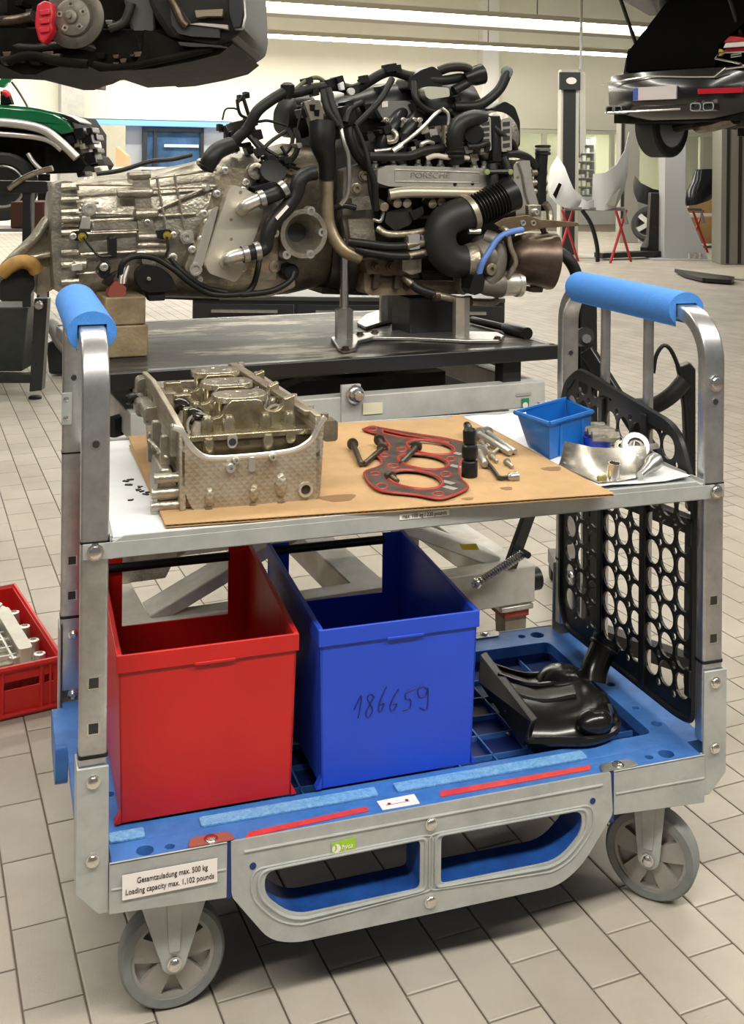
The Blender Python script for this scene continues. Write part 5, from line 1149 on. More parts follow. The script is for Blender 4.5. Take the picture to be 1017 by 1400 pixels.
# left tangle of cables above the gearbox
random.seed(21)
ET('filler_hose', [(282, 232, KO+.0), (288, 218, KO-.01), (298, 206, KO-.0), (316, 198, KO+.02)], .024, hose, None, 12, rr=[.02, .026, .026, .024])
for u, v in((281, 230), (283, 226), (285, 223)): EL('hose_ring', (u, v, KO), AX*.5+Vector((0, 0, 1)), [(-.003, .024), (0, .027), (.003, .024)], hose, None, 12)
for p, r in(([(304, 164, .0), (308, 150, .0), (318, 148, .0), (326, 150, .0)], .003), ([(324, 136, .0), (326, 150, .0), (330, 158, .0), (340, 162, .0)], .005), ([(332, 132, 0), (336, 145, .0), (340, 158, .0)], .006), ([(326, 140, 0), (333, 130, .0), (340, 128, .0)], .004),
            ([(340, 160, 0), (352, 166, -.02), (366, 165, -.02), (386, 170, -.02), (392, 172, -.02)], .005), ([(306, 172, 0), (312, 186, 0), (322, 196, -.0), (336, 200, -.02)], .006), ([(404, 176, 0), (408, 190, -.02), (406, 206, -.03), (398, 218, -.04), (384, 224, -.04)], .009), ([(394, 176, 0), (400, 190, -.02), (394, 206, -.03), (380, 214, -.04)], .007),
            ([(390, 180, -.03), (372, 192, -.05), (360, 204, -.06), (352, 216, -.06)], .006), ([(348, 190, -.03), (364, 204, -.05), (380, 214, -.06), (396, 230, -.06)], .006), ([(356, 216, -.06), (372, 218, -.07), (392, 226, -.07), (410, 232, -.06)], .006), ([(362, 240, -.07), (362, 228, -.08), (356, 220, -.08)], .008), ([(330, 176, -.03), (344, 190, -.04), (356, 204, -.05), (370, 215, -.05)], .008), ([(384, 200, -.04), (398, 222, -.05), (404, 226, -.05)], .005), ([(415, 140, KO), (410, 160, KO), (406, 178, KO)], .003)):
    ET('wire', [(a, b, c+KO*.6 if c > KO*.9 else c) for a, b, c in p], r, blackm, None, 6)
for k in range(16):
    u = random.uniform(318, 352); v = random.uniform(166, 206); s = random.uniform(4, 9); kk = random.uniform(-.16, -.08)
    EB('connector', [(u-s, v-s*.6), (u+s*.6, v-s), (u+s, v+s*.5), (u-s*.4, v+s)], kk, kk+.04, random.choice([black, black, blackm, dkmetal]), rd=1.5)
for u, v in((306, 176), (302, 174), (312, 184), (338, 130), (330, 134)): EB('connector', [(u-3, v-5), (u+3, v-4), (u+4, v+4), (u-3, v+5)], -.12, -.09, black, rd=1)
for k in range(10):
    u = random.uniform(356, 420); v = random.uniform(196, 250); s = random.uniform(3, 7); kk = KO+random.uniform(-.05, 0)
    EB('fitting', [(u-s, v-s*.6), (u+s*.6, v-s), (u+s, v+s*.5), (u-s*.4, v+s)], kk, kk+.05, random.choice([black, black, blackm, alu]), rd=1.5)
for k in range(26):
    u = random.uniform(500, 660); v = random.uniform(176, 218); s = random.uniform(3, 7); kk = KO+random.uniform(-.05, -.01)
    EB('fitting', [(u-s, v-s*.6), (u+s*.6, v-s), (u+s, v+s*.5), (u-s*.4, v+s)], kk, kk+.05, random.choice([black, black, blackm, dkmetal, alu]), rd=1.5)
for k in range(22):
    u = random.uniform(410, 640); v = random.uniform(108, 165); s = random.uniform(3, 8); kk = KO+random.uniform(0, .06)
    EB('fitting', [(u-s, v-s*.6), (u+s*.6, v-s), (u+s, v+s*.5), (u-s*.4, v+s)], kk, kk+.06, random.choice([black, black, blackm]), rd=1.5)
# --- hot side: big intake elbow, turbocharger, pipes
duct = mat('matt_black_duct', (.018, .018, .017), .5, spec=.35)
EK = KO-.10
ET('intake_elbow', [(642, 291, EK), (625, 294, EK), (607, 305, EK), (601, 325, EK), (607, 346, EK), (622, 357, EK), (642, 358, EK)], .050, duct, None, 20)
a = E(640, 292, EK); b = E(692, 268, EK); d_ = (b-a); Lc = d_.length; prof = [(0, .046)]; nr = 11
for k in range(nr): prof += [(Lc*.86*(k+.15)/nr, .044), (Lc*.86*(k+.45)/nr, .053), (Lc*.86*(k+.6)/nr, .053), (Lc*.86*(k+.9)/nr, .044)]
prof += [(Lc*.88, .052), (Lc*1.10, .055), (Lc*1.16, .055), (Lc*1.16, .045), (Lc*.9, .042)]
MB().lathe(a, d_, prof, 26).build('corrugated_hose', black, en, angle=30)
MB().lathe(a-d_*.03, d_, [(0, .051), (0, .057), (.018, .057), (.018, .051)], 24, True).build('band_clamp', mat('clamp_dull', (.40, .36, .28), .4, .8), en)
EL('clamp_screw', (648, 316, EK-.02), AX, [(-.02, .009), (.02, .009)], steel, None, 8)
MB().lathe(E(640, 358, EK), AX+FR*.15, [(-.01, .052), (.005, .058), (.02, .058), (.03, .05)], 24).build('compressor_flange', aluw, en)
tb_ = mat('turbo_casting', (.20, .18, .155), .5, .5, col2=(.12, .10, .08), vscale=16)
EL('compressor_housing', (664, 352, EK+.02), AX, [(-.05, .05), (-.03, .066), (.0, .072), (.03, .064), (.05, .045)], tb_, None, 24)
ET('compressor_scroll', [(664, 325, EK), (676, 330, EK-.02), (682, 350, EK-.03), (678, 372, EK-.03), (668, 384, EK-.02)], .026, tb_, None, 12)
EL('compressor_nut', (671, 368, EK-.05), FR, [(-.02, .02), (.006, .018), (.008, .012), (.008, .007), (.0, .007)], aluw, None, 14)
MB().lathe(E(664, 389, EK-.01), AX, [(.052, .040), (.056, .038), (.100, .038), (.104, .042), (.118, .042), (.118, .034), (.06, .03)], 24, False).build('silver_outlet', alub, en)
MB().lathe(E(664, 389, EK-.01), AX, [(-.03, .022), (.0, .034), (.04, .042), (.052, .041)], 22).build('outlet_body', tb_, en)
# turbine side
tz = E(722, 350, EK+.02)
MB().lathe(tz-AX*.065, AX+FR*.25+Vector((0, 0, -.12)), [(-.01, .045), (.012, .066), (.04, .078), (.08, .084), (.11, .086), (.128, .090), (.140, .088), (.144, .078), (.146, .03)], 30).build('turbine_housing', brown, en)
ET('turbine_collar', [(746, 318, EK), (754, 340, EK), (752, 366, EK), (742, 388, EK)], .008, brown, None, 8)
EL('turbine_plug', (746, 325, EK-.01), AX*-.4+Vector((0, 0, 1)), [(-.03, .011), (.0, .013), (.01, .009), (.04, .009)], brown, None, 10)
EB('turbine_foot', [(726, 392), (744, 392), (742, 400), (728, 400)], EK-.01, EK+.05, brown)
ET('oil_pipe', [(684, 311, EK-.04), (693, 316, EK-.06), (698, 338, EK-.06), (705, 358, EK-.06), (698, 372, EK-.05), (694, 380, EK-.04)], .0085, alu, None, 8)
EB('heat_shield', [(676, 306), (690, 298), (720, 294), (738, 300), (790, 304), (792, 309), (740, 312), (712, 318), (690, 316)], EK-.05, EK-.042, mat('shield_bronze', (.27, .21, .12), .38, .75, col2=(.17, .12, .07), vscale=18), bevel=.001)
for u in(715, 729): EL('shield_eye', (u, 305, EK-.05), FR, [(0, .009), (.003, .009), (.003, .005), (0, .005)], alub, None, 12)
EB('bracket_plate', [(722, 280), (740, 280), (740, 296), (722, 296)], EK+.0, EK+.02, alu); ebolt(731, 290, EK, .009)
ET('bracket_strap', [(735, 312, EK-.03), (752, 309, EK-.03), (790, 306, EK-.02)], .005, aluw, None, 6)
ET('side_pipe', [(745, 278, EK+.06), (751, 288, EK+.06), (752, 304, EK+.05)], .012, aluw, None, 10)
bh = mat('blue_hose', (.10, .20, .52), .45)
ET('blue_hose', [(655, 374, EK-.06), (660, 358, EK-.07), (670, 342, EK-.07), (680, 327, EK-.07), (695, 318, EK-.07), (714, 314, EK-.06)], .0095, bh, None, 10)
EL('hose_tie', (687, 324, EK-.07), AX+Vector((0, 0, .7)), [(-.006, .011), (.006, .011)], black, None, 8)
EB('actuator', [(648, 376), (660, 374), (663, 384), (660, 400), (648, 404), (642, 396)], EK-.07, EK-.01, black, rd=2)
ET('drain_pipe', [(552, 378, KO-.02), (560, 386, KO-.04), (575, 396, KO-.06), (598, 404, KO-.07), (640, 412, KO-.07), (670, 414, KO-.06), (680, 410, KO-.05)], .0115, aluw, None, 10)
ET('drain_sleeve', [(564, 388, KO-.045), (574, 396, KO-.06), (592, 402, KO-.068)], .0145, hose, None, 10)
for u, v in((640, 412), (596, 404)): EL('pipe_collar', (u, v, KO-.07), AX, [(-.01, .014), (-.008, .018), (.008, .018), (.01, .014)], brown, None, 12)
EB('outlet_foot', [(628, 372), (640, 368), (644, 398), (634, 404), (630, 396)], EK, EK+.05, tb_)
# timing end
EB('timing_case', [(702, 226), (710, 217), (724, 217), (728, 250), (738, 285), (740, 300), (706, 300), (702, 262)], KO-.05, KO+.16, alub, rd=3, bevel=.006)
MB().tube([E(u, v, KO-.052) for u, v in((708, 222), (714, 240), (718, 265), (728, 296))], .004, 6).build('timing_rib', alu, en)
for v in(236, 250, 262): EL('timing_stud', (728, v, KO), AX, [(-.02, .014), (.05, .012), (.052, .006)], aluw, None, 10)
EL('timing_mark', (708, 242, KO-.05), FR, [(0, .006), (.001, .006)], aluw, None, 10)
for p, r in(([(672, 225, KO-.08), (674, 245, KO-.09), (672, 268, KO-.09)], .018), ([(688, 215, KO-.07), (694, 235, KO-.08), (690, 266, KO-.08)], .014), ([(664, 208, KO-.08), (666, 196, KO-.09), (654, 200, KO-.09), (640, 201, KO-.08)], .010), ([(684, 212, KO-.06), (704, 210, KO-.06), (722, 216, KO-.04), (732, 228, KO-.02)], .013), ([(668, 164, KO-.06), (684, 182, KO-.08), (700, 194, KO-.07), (706, 208, KO-.05)], .009), ([(676, 210, KO-.07), (676, 186, KO-.07), (668, 172, KO-.06)], .012)):
    ET('end_hose', p, r, hose, None, 10)
ET('steel_line', [(700, 270, KO-.06), (698, 245, KO-.07), (690, 228, KO-.07), (682, 218, KO-.06)], .008, steel, None, 8)
cl = MB().cyl(E(665, 235, KO-.10), E(697, 235, KO-.10), .009, seg=8).build('clip_bar', black, en)
for u in(665, 697): EL('clip_eye', (u, 235, KO-.105), FR, [(-.01, .009), (.006, .009), (.007, .005)], mat('olive_clip', (.22, .25, .10), .5), cl, 10)
for k in range(8):
    u = random.uniform(724, 738); v = random.uniform(214, 300); s = random.uniform(3, 6); EB('fitting', [(u-s, v-s*.6), (u+s*.6, v-s), (u+s, v+s*.5), (u-s*.4, v+s)], KO+.0, KO+.06, random.choice([black, brown, aluw]), rd=1.5)
ET('upright_hose', [(738, 288, KO+.0), (738, 258, KO), (739, 232, KO), (741, 205, KO)], .021, black, None, 14)
for v in(200, 205, 210): EL('hose_coupling', (742, v, KO), (0, 0, 1), [(-.005, .022), (-.003, .026), (.003, .026), (.005, .022)], dkmetal if v != 205 else steel, None, 14)
# lower front: starter box, oil lines, pan
EB('ecu_box', [(528, 290), (562, 282), (566, 298), (560, 308), (540, 316), (526, 304)], KO-.06, KO, dkmetal, rd=3, bevel=.005)
EB('ecu_plug', [(560, 290), (578, 282), (580, 292), (566, 302)], KO-.07, KO-.01, black, rd=2)
for p, r, m_ in(([(476, 330, KO-.06), (500, 333, KO-.08), (530, 337, KO-.09), (556, 336, KO-.09), (585, 332, KO-.08)], .0125, hose), ([(486, 340, KO-.06), (510, 346, KO-.08), (540, 350, KO-.09), (570, 349, KO-.09), (588, 344, KO-.08)], .0125, hose), ([(555, 336, KO-.092), (585, 331, KO-.085)], .0128, aluw), ([(558, 350, KO-.092), (588, 344, KO-.085)], .0128, aluw), ([(516, 312, KO-.05), (530, 320, KO-.07), (556, 320, KO-.08), (590, 314, KO-.07)], .011, aluw), ([(510, 300, KO-.05), (520, 302, KO-.06), (524, 290, KO-.06)], .006, steel)):
    ET('oil_line', p, r, m_, None, 10)
EB('line_clamp', [(558, 322), (574, 320), (574, 340), (560, 342)], KO-.10, KO-.06, alub, rd=1.5)
EB('line_block', [(576, 322), (588, 320), (588, 328), (577, 330)], KO-.09, KO-.05, alub, rd=1)
EB('mount_block', [(498, 356), (516, 354), (540, 360), (570, 362), (568, 378), (502, 374)], KO-.03, KO+.05, mat('rust_brown', (.17, .11, .065), .55, .4, col2=(.10, .07, .045), vscale=20), rd=2)
for u in(512, 532): EL('mount_bolt', (u, 364, KO-.03), FR, [(0, .013), (.008, .013), (.009, .009), (.02, .008)], brown, None, 6)
EB('finned_mount', [(550, 352), (576, 352), (576, 372), (562, 376), (550, 370)], KO-.06, KO, aluw, rd=2)
for u in(516, 545, 560): EB('mount_web', [(u-4, 370), (u+6, 368), (u, 396), (u-6, 396)], KO-.02, KO+.02, brown)
pan = EB('oil_pan', [(498, 370), (512, 368), (648, 374), (648, 396), (640, 402), (506, 404), (498, 398)], KO+.0, KO+.36, mat('pan_brown', (.25, .19, .12), .5, .3, col2=(.15, .11, .07), vscale=14), rd=4, bevel=.006)
MB().tube([E(u, v, KO-.002) for u, v in((506, 378), (560, 382), (644, 384))], .004, 6).build('pan_rib', brown, pan)
for u, v in((520, 372), (575, 374), (612, 376)): ebolt(u, v, KO, .008, brown, pan)
EB('sump_frame', [(575, 372), (640, 374), (640, 384), (578, 382)], KO-.02, KO+.05, dkmetal)
EB('under_bearer', [(440, 392), (505, 394), (505, 404), (440, 402)], -.1, .2, dkmetal)
EB('under_bearer', [(205, 398), (300, 402), (300, 412), (205, 408)], -.05, .15, dkmetal)

# ================================================================== the workshop behind
RH = Vector((RT.x, RT.y, 0)).normalized(); FH = Vector((FW.x, FW.y, 0)).normalized(); UZ = Vector((0, 0, 1))
def Q(u, v, dep): return atD(u, v, dep)
def QB(name, poly, dep, th, m, parent=None, bevel=0, rd=0, dirv=None):
    if rd: poly = [(p[0], p[1]) for p in rounded([Vector(p) for p in poly], rd, 4)]
    return MB().prism([Q(u, v, dep) for u, v in poly], (dirv or FH)*th).build(name, m, parent, bevel=bevel)
def QT(name, pts, r, m, parent=None, seg=8, n=4): return MB().tube(sm([Q(*p) for p in pts], n) if n > 1 else [Q(*p) for p in pts], r, seg).build(name, m, parent, angle=50)
dark = mat('underbody_black', (.006, .006, .005), .6, .0, col2=(.012, .011, .008), vscale=9, spec=.04)
gloss = mat('black_car_paint', (.005, .005, .006), .22, .0, coat=.35)
tyre = mat('tyre_rubber', (.016, .016, .015), .7)
alloy = mat('alloy_wheel', (.55, .55, .54), .3, .8)

# ---- red crate with a gearbox casing on the floor, left of the trolley
cf = atZ(82, 967, 0); ca = atZ(0, 986, 0); ex_ = (cf-ca); ex_.z = 0; ex_.normalize(); ey_ = Vector((-ex_.y, ex_.x, 0)); CL, CDp, CHt = .62, .63, .145
cr = thing('euro_crate', 'red plastic crate holding an aluminium casing on the floor', 'crate', cf)
def CR(a, b, z): return Vector((cf.x, cf.y, 0)) - ex_*a + ey_*b + UZ*z
def cpris(pts, ext, name, m=None): return MB().prism(pts, ext).build(name, m or redp, cr, bevel=.003)
cpris([CR(.01, .01, .004), CR(CL-.01, .01, .004), CR(CL-.01, CDp-.01, .004), CR(.01, CDp-.01, .004)], (0, 0, .006), 'crate_floor')
slots = [[CR(a, 0, z) for a, z in((a0, .105), (a0+w, .105), (a0+w, .082), (a0, .082))] for a0, w in((.02, .025), (.06, .10), (.30, .12))]
MB().prism([CR(0, 0, 0), CR(CL, 0, 0), CR(CL, 0, CHt), CR(0, 0, CHt)], ey_*.006, slots).build('crate_wall', redp, cr, bevel=.002)
cpris([CR(0, CDp, 0), CR(CL, CDp, 0), CR(CL, CDp, CHt), CR(0, CDp, CHt)], -ey_*.006, 'crate_wall')
cpris([CR(0, 0, 0), CR(0, CDp, 0), CR(0, CDp, CHt), CR(0, 0, CHt)], -ex_*.006, 'crate_wall')
cpris([CR(CL, 0, 0), CR(CL, CDp, 0), CR(CL, CDp, CHt), CR(CL, 0, CHt)], ex_*.006, 'crate_wall')
MB().tube([CR(-.004, -.004, CHt), CR(CL+.004, -.004, CHt), CR(CL+.004, CDp+.004, CHt), CR(-.004, CDp+.004, CHt), CR(-.004, -.004, CHt)], .009, 6).build('crate_rim', redp, cr)
MB().tube([CR(-.004, -.004, .012), CR(CL, -.004, .012)], .008, 6).build('crate_foot', redp, cr)
for a in(.03, .055, .165, .29, .43): MB().beam(CR(a, -.004, .01), CR(a, -.004, CHt-.01), .006, .006).build('crate_rib', redp, cr)
def CS(a, b, z): return CR(a*.70-.008, b*1.16, z)
gcs = thing('gearbox_casing', 'pale aluminium gearbox casing lying in the red crate', 'car part', CS(.2, .3, .01))
cpl = [(.055, .10), (.075, .05), (.20, .035), (.47, .04), (.48, .42), (.40, .50), (.22, .51), (.11, .47), (.06, .36)]
m = MB(); m.prism([CS(a, b, .012) for a, b in rounded(cpl, .03, 3)], (0, 0, .098)); m.build('casing', alu, gcs, bevel=.010)
hs2 = [circ(CS(a, b, .112), ex_, ey_, r, 14) for a, b, r in((.22, .10, .018), (.22, .19, .02), (.22, .29, .018), (.30, .16, .026), (.30, .30, .03), (.17, .43, .016))]
MB().prism([CS(a, b, .112) for a, b in rounded([(.175, .06), (.44, .06), (.44, .40), (.36, .46), (.14, .46), (.13, .40), (.175, .38)], .02, 3)], (0, 0, .016), hs2).build('channel_plate', alu, gcs, bevel=.002)
MB().prism([CS(a, b, .112) for a, b in rounded([(.095, .075), (.155, .075), (.155, .37), (.095, .37)], .012, 3)], (0, 0, .045)).build('cover_block', mat('casing_pale', (.56, .53, .46), .42, .6, var=.1), gcs, bevel=.006)
for k in range(7): MB().beam(CS(.16, .09+k*.05, .135), CS(.43, .085+k*.05, .132), .006, .012).build('cast_rib', alub, gcs)
for k in range(3): MB().beam(CS(.18+k*.09, .06, .134), CS(.18+k*.09, .42, .134), .006, .012).build('cast_rib', alub, gcs)
for a, b in((.07, .07), (.062, .16), (.062, .26), (.07, .37), (.12, .45), (.20, .485), (.30, .485), (.17, .085), (.17, .20), (.17, .32), (.27, .07), (.36, .07), (.26, .37), (.37, .22)):
    MB().lathe(CS(a, b, .10), (0, 0, 1), [(0, .019), (.036, .017), (.038, .0095), (.03, .0085), (.02, .0001)], 12).build('bolt_eye', alub, gcs)
MB().prism([CS(a, b, .112) for a, b in((.27, .47), (.31, .47), (.31, .50), (.27, .50))], (0, 0, .07)).build('lug', alub, gcs, bevel=.004)
MB().tube(sm([CS(.42, .45, .12), CS(.33, .50, .13), CS(.20, .50, .13), CS(.10, .44, .12), CS(.065, .36, .11)], 4), .012, 8).build('casing_edge', alub, gcs)
MB().cyl(CS(.06, .21, .10), CS(.015, .22, .10), .016, seg=12).build('plug', blackm, gcs)

# ---- black stand with cable behind the trolley's right end
bs = thing('wheeled_hoist', 'black tubular hoist with a cable loop behind the perforated panel', 'hoist', atZ(800, 800, 0))
QT('arch_tube', [(750, 352, 3.75), (764, 345, 3.72), (778, 356, 3.7), (788, 376, 3.7), (790, 405, 3.7), (789, 470, 3.7), (788, 620, 3.7)], .020, blackm, bs, 12)
MB().beam(Q(804, 412, 3.65), Q(806, 800, 3.65), .05, .05).build('post', blackpaint, bs, bevel=.004)
MB().beam(Q(802, 478, 3.62), Q(905, 640, 3.5), .035, .045).build('diagonal_brace', blackpaint, bs, bevel=.004)
MB().cyl(Q(792, 462, 3.55), Q(800, 460, 3.35), .028, seg=14).build('pivot', dkmetal, bs); MB().cyl(Q(801, 463, 3.36), Q(802, 463, 3.33), .014, seg=8).build('pivot_bolt', chrome, bs)
QT('cable', [(893, 510, 3.4), (897, 486, 3.4), (908, 472, 3.4), (920, 484, 3.4), (932, 520, 3.4), (938, 570, 3.4), (940, 640, 3.4)], .0065, black, bs, 8)
QT('hose_loop', [(870, 556, 3.45), (895, 554, 3.42), (918, 540, 3.4), (936, 520, 3.4)], .026, blackm, bs, 10)
QB('paddle', [(927, 503), (944, 496), (951, 505), (951, 700), (941, 700), (936, 560), (930, 515)], 3.42, .04, black, bs, .004)
MB().beam(Q(800, 660, 3.6), Q(950, 720, 3.4), .04, .05).build('cross_bar', blackpaint, bs, bevel=.004)
h0 = Q(806, 800, 3.65); h1 = Q(949, 720, 3.4); g0 = Vector((h0.x, h0.y, .09)); g1 = Vector((h1.x, h1.y, .09))
MB().beam(h0, g0, .05, .05).build('lower_post', blackpaint, bs); MB().beam(h1, g1, .04, .04).build('lower_post', blackpaint, bs)
MB().beam(g0, g1, .05, .05).build('base_bar', blackpaint, bs); MB().beam(g0+FH*.7, g0-FH*.0, .05, .05).build('base_bar', blackpaint, bs)
for p in(g0, g1, g0+FH*.68): MB().lathe(Vector((p.x, p.y, .035))-RH*.02, RH, [(0, .03), (.005, .035), (.035, .035), (.04, .03)], 16).build('castor_wheel', blackm, bs)

# ---- tool cabinet behind the lift, black stand and bin on the left
tc_ = thing('tool_cabinet', 'long black tool cabinet behind the lift table', 'cabinet', atZ(450, 600, 0))
p0 = Q(263, 408, 6.2); p1 = Q(700, 402, 6.2)
cabz = p0.z
def cabbox(u0, u1, z0, z1, d0, d1, nm, m_, par=None, bev=.004):
    a = Q(u0, 420, 6.2); b = Q(u1, 420, 6.2); a.z = b.z = 0; d = (b-a).normalized(); n = Vector((-d.y, d.x, 0))
    return MB().prism([a+n*d0+UZ*z0, b+n*d0+UZ*z0, b+n*d0+UZ*z1, a+n*d0+UZ*z1], n*(d1-d0)).build(nm, m_, par or tc_, bevel=bev)
cabm = mat('cabinet_black', (.012, .012, .012), .35)
cabbox(263, 690, .10, .84, 0, .6, 'cabinet_body', cabm); cabbox(263, 690, .84, .865, -.02, .62, 'cabinet_top', mat('cabinet_top', (.03, .03, .03), .4))
for k in range(3): d_ = cabbox(265+142*k, 403+142*k, .58, .82, -.015, 0, 'drawer', cabm); cabbox(290+142*k, 380+142*k, .775, .79, -.04, -.015, 'handle', steel, d_, 0)
for u in(275, 670): cabbox(u, u+14, 0, .10, .02, .1, 'foot', black, None, 0)

st = thing('steel_stand', 'black steel stand with crossbar left behind the gearbox', 'stand', atZ(45, 537, 0))
DS = 7.7
QB('crossbar', [(-60, 246), (64, 248), (66, 264), (-60, 264)], DS, .12, blackpaint, st, .006)
QB('upright', [(30, 263), (43, 263), (42, 420), (30, 420)], DS+.02, .08, blackpaint, st, .006)
QB('leg', [(47, 408), (65, 408), (57, 534), (40, 536)], DS-.2, .08, blackpaint, st, .006)
p = atZ(48, 537, 0); MB().lathe(Vector((Q(48, 537, DS-.16).x, Q(48, 537, DS-.16).y, 0)), UZ, [(0, .045), (.012, .045), (.02, .03)], 14).build('foot', blackm, st)
QB('lower_rail', [(-60, 510), (44, 512), (44, 524), (-60, 524)], DS-.15, .08, blackpaint, st, .006)
for u, v in((54, 417),): MB().lathe(Q(u, v, DS-.22), -FH, [(0, .03), (.02, .03), (.03, .02)], 8).build('bolt', steel, st)
QT('bracket_arm', [(12, 258, DS-.02), (30, 245, DS-.03), (50, 236, DS-.03), (72, 230, DS-.03)], .02, aluw, st, 8)
bn_ = QB('waste_bin', [(-40, 420), (38, 420), (30, 508), (-36, 508)], DS+.12, .35, mat('bin_dark_green', (.025, .03, .024), .45, var=.25, vscale=14), None, .01); tag(bn_, 'dark green-black metal bin under the gearbox tail at the left edge', 'bin')
cbx = QB('cardboard_box', [(14, 276), (60, 276), (60, 312), (14, 312)], 9.0, .4, mat('brown_box', (.10, .035, .02), .7), None, .01); tag(cbx, 'dark red-brown box behind the black stand at the left edge', 'box')
bp_ = Q(37, 312, 9.2); sb = thing('packing_bench', 'low grey bench carrying the dark red-brown box at the left edge', 'bench', (bp_.x, bp_.y, 0)); QB('bench_top', [(-30, 313), (70, 313), (70, 317), (-30, 317)], 8.95, .5, mat('bench_grey', (.3, .29, .26), .6), sb)
for u in(-24, 60): MB().beam(Q(u, 317, 9.2), Vector((Q(u, 317, 9.2).x, Q(u, 317, 9.2).y, 0)), .06, .06).build('leg', MATS['bench_grey'], sb)
# small dark machine part behind the left foam handle
mp_ = thing('floor_jack', 'dark wheeled jack on the floor behind the left foam handle', 'jack', atZ(85, 512, 0))
QB('jack_body', [(62, 470), (84, 460), (110, 500), (112, 512), (66, 512)], 8.3, .3, blackpaint, mp_, .02); QT('jack_arm', [(66, 446, 8.3), (72, 445, 8.3), (84, 468, 8.3), (100, 485, 8.3)], .05, mat('jack_grey', (.30, .29, .27), .5, .3), mp_, 10)

# ---- raised dark car, top left
cl_ = thing('raised_car', 'dark grey car raised on a lift with a bare brake disc, top left', 'car', Q(100, 95, 7.4))
DC = 6.9
under = QB('underbody', [(-760, 66), (-60, 84), (0, 88), (14, 95), (30, 102), (48, 102), (62, 96), (78, 92), (90, 86), (106, 84), (124, 92), (136, 98), (170, 96), (205, 94), (240, 80), (240, 40), (-760, 30)], DC+.05, 1.5, dark, cl_, .01)
QB('wheel_well', [(-20, -120), (190, -120), (188, 60), (170, 86), (110, 84), (60, 80), (20, 84), (-20, 84)], DC+.35, 1.0, dark, cl_)
QB('body_side', [(-760, -170), (-20, -150), (-14, 40), (-26, 78), (-760, 60)], DC, 1.6, mat('grey_body', (.05, .05, .05), .3, coat=.4), cl_, .03)
bump = mat('bumper_grey', (.022, .021, .020), .55, 0., spec=.15)
b1 = QB('front_bumper', [(186, -60), (204, 6), (212, 24), (228, 48), (262, 58), (300, 64), (330, 44), (334, 20), (330, -60), (334, -90), (186, -90)], DC-.05, 1.6, bump, cl_, .03)
QB('bumper_lower', [(196, 40), (214, 44), (250, 60), (320, 58), (300, 74), (262, 84), (210, 94), (180, 96), (192, 70)], DC-.02, 1.6, dark, cl_, .02)
QB('intake_opening', [(233, 10), (246, 8), (262, 32), (300, 38), (301, 52), (262, 50), (243, 46), (234, 34)], DC-.10, .08, ink, b1, .004)
QB('intake_slot', [(243, 57), (258, 58), (300, 62), (310, 64), (262, 64), (246, 62)], DC-.10, .08, ink, b1, .003)
QB('intake_lip', [(258, 33), (272, 31), (312, 34), (312, 40), (300, 38)], DC-.12, .08, mat('pale_lip', (.42, .38, .36), .5), b1, .003)
QB('foglamp_duct', [(266, 14), (305, 12), (304, 22), (282, 22), (268, 24)], DC-.13, .1, mat('duct_tan', (.22, .18, .12), .5), b1, .004)
QB('hanging_bracket', [(312, -8), (332, -10), (334, 20), (330, 38), (318, 40), (312, 20)], DC-.16, .12, black, b1, .01)
QT('hanging_strut', [(228, -10, DC-.12), (240, 10, DC-.12), (248, 28, DC-.12), (256, 36, DC-.12)], .028, brown, b1, 8)
QB('arch_liner', [(160, -40), (210, -40), (212, 60), (200, 76), (186, 70), (178, 40)], DC+.05, .5, mat('liner_grey', (.05, .052, .05), .5), cl_, .02)
dc0 = Q(101, 24, DC-.06)
dn = (-FH + RH*-.12).normalized()
rot = mat('brake_disc', (.13, .12, .10), .42, .7, var=.25, vscale=20)
ds = MB().lathe(dc0, dn, [(-.03, .10), (-.03, .185), (0, .19), (.002, .187), (.002, .118), (.0, .11), (.0, .06)], 48, False).build('brake_disc', rot, cl_)
MB().lathe(dc0, dn, [(-.01, .118), (.03, .112), (.036, .10), (.036, .045), (.06, .04), (.065, .03), (.065, .016), (.085, .014)], 36).build('hub', mat('hub_dull', (.20, .185, .16), .5, .6, var=.3), ds)
ta, tb2, _ = frame_of(dn)
for k in range(5):
    q = 2*PI*k/5+.4; c = dc0+dn*.036+(ta*math.cos(q)+tb2*math.sin(q))*.078
    MB().prism(rrect(c, ta*math.cos(q)+tb2*math.sin(q), tb2*math.cos(q)-ta*math.sin(q), .036, .034, .006), dn*.004).build('hub_pad', alu, ds); MB().lathe(c, dn, [(0, .009), (.005, .009)], 10).build('bolt_hole', ink, ds)
cal = QB('brake_caliper', [(50, 6), (60, 0), (70, 4), (73, 16), (70, 30), (72, 40), (66, 50), (58, 60), (52, 54), (47, 34), (48, 18)], DC-.16, .12, mat('caliper_red', (.55, .012, .03), .35), cl_, .012)
for v in(14, 26, 38): QB('caliper_rib', [(53, v), (67, v-2), (68, v+5), (54, v+7)], DC-.185, .03, MATS['caliper_red'], cal, .006)
for pts, r in(([(-20, 30, DC+.1), (20, 28, DC+.05), (46, 22, DC)], .035), ([(0, 60, DC+.1), (50, 66, DC+.05), (100, 60, DC+.02), (140, 70, DC+.1)], .03), ([(10, 84, DC-.02), (40, 76, DC-.02), (80, 84, DC-.02), (120, 88, DC-.02)], .03), ([(128, 88, DC-.04), (150, 92, DC-.04), (180, 90, DC-.04), (240, 78, DC-.06), (290, 66, DC-.06)], .022), ([(150, 40, DC), (170, 30, DC), (180, 4, DC)], .03)):
    QT('suspension_arm', pts, r, random.choice([dark, dkmetal, brown]), under, 8)
random.seed(4)
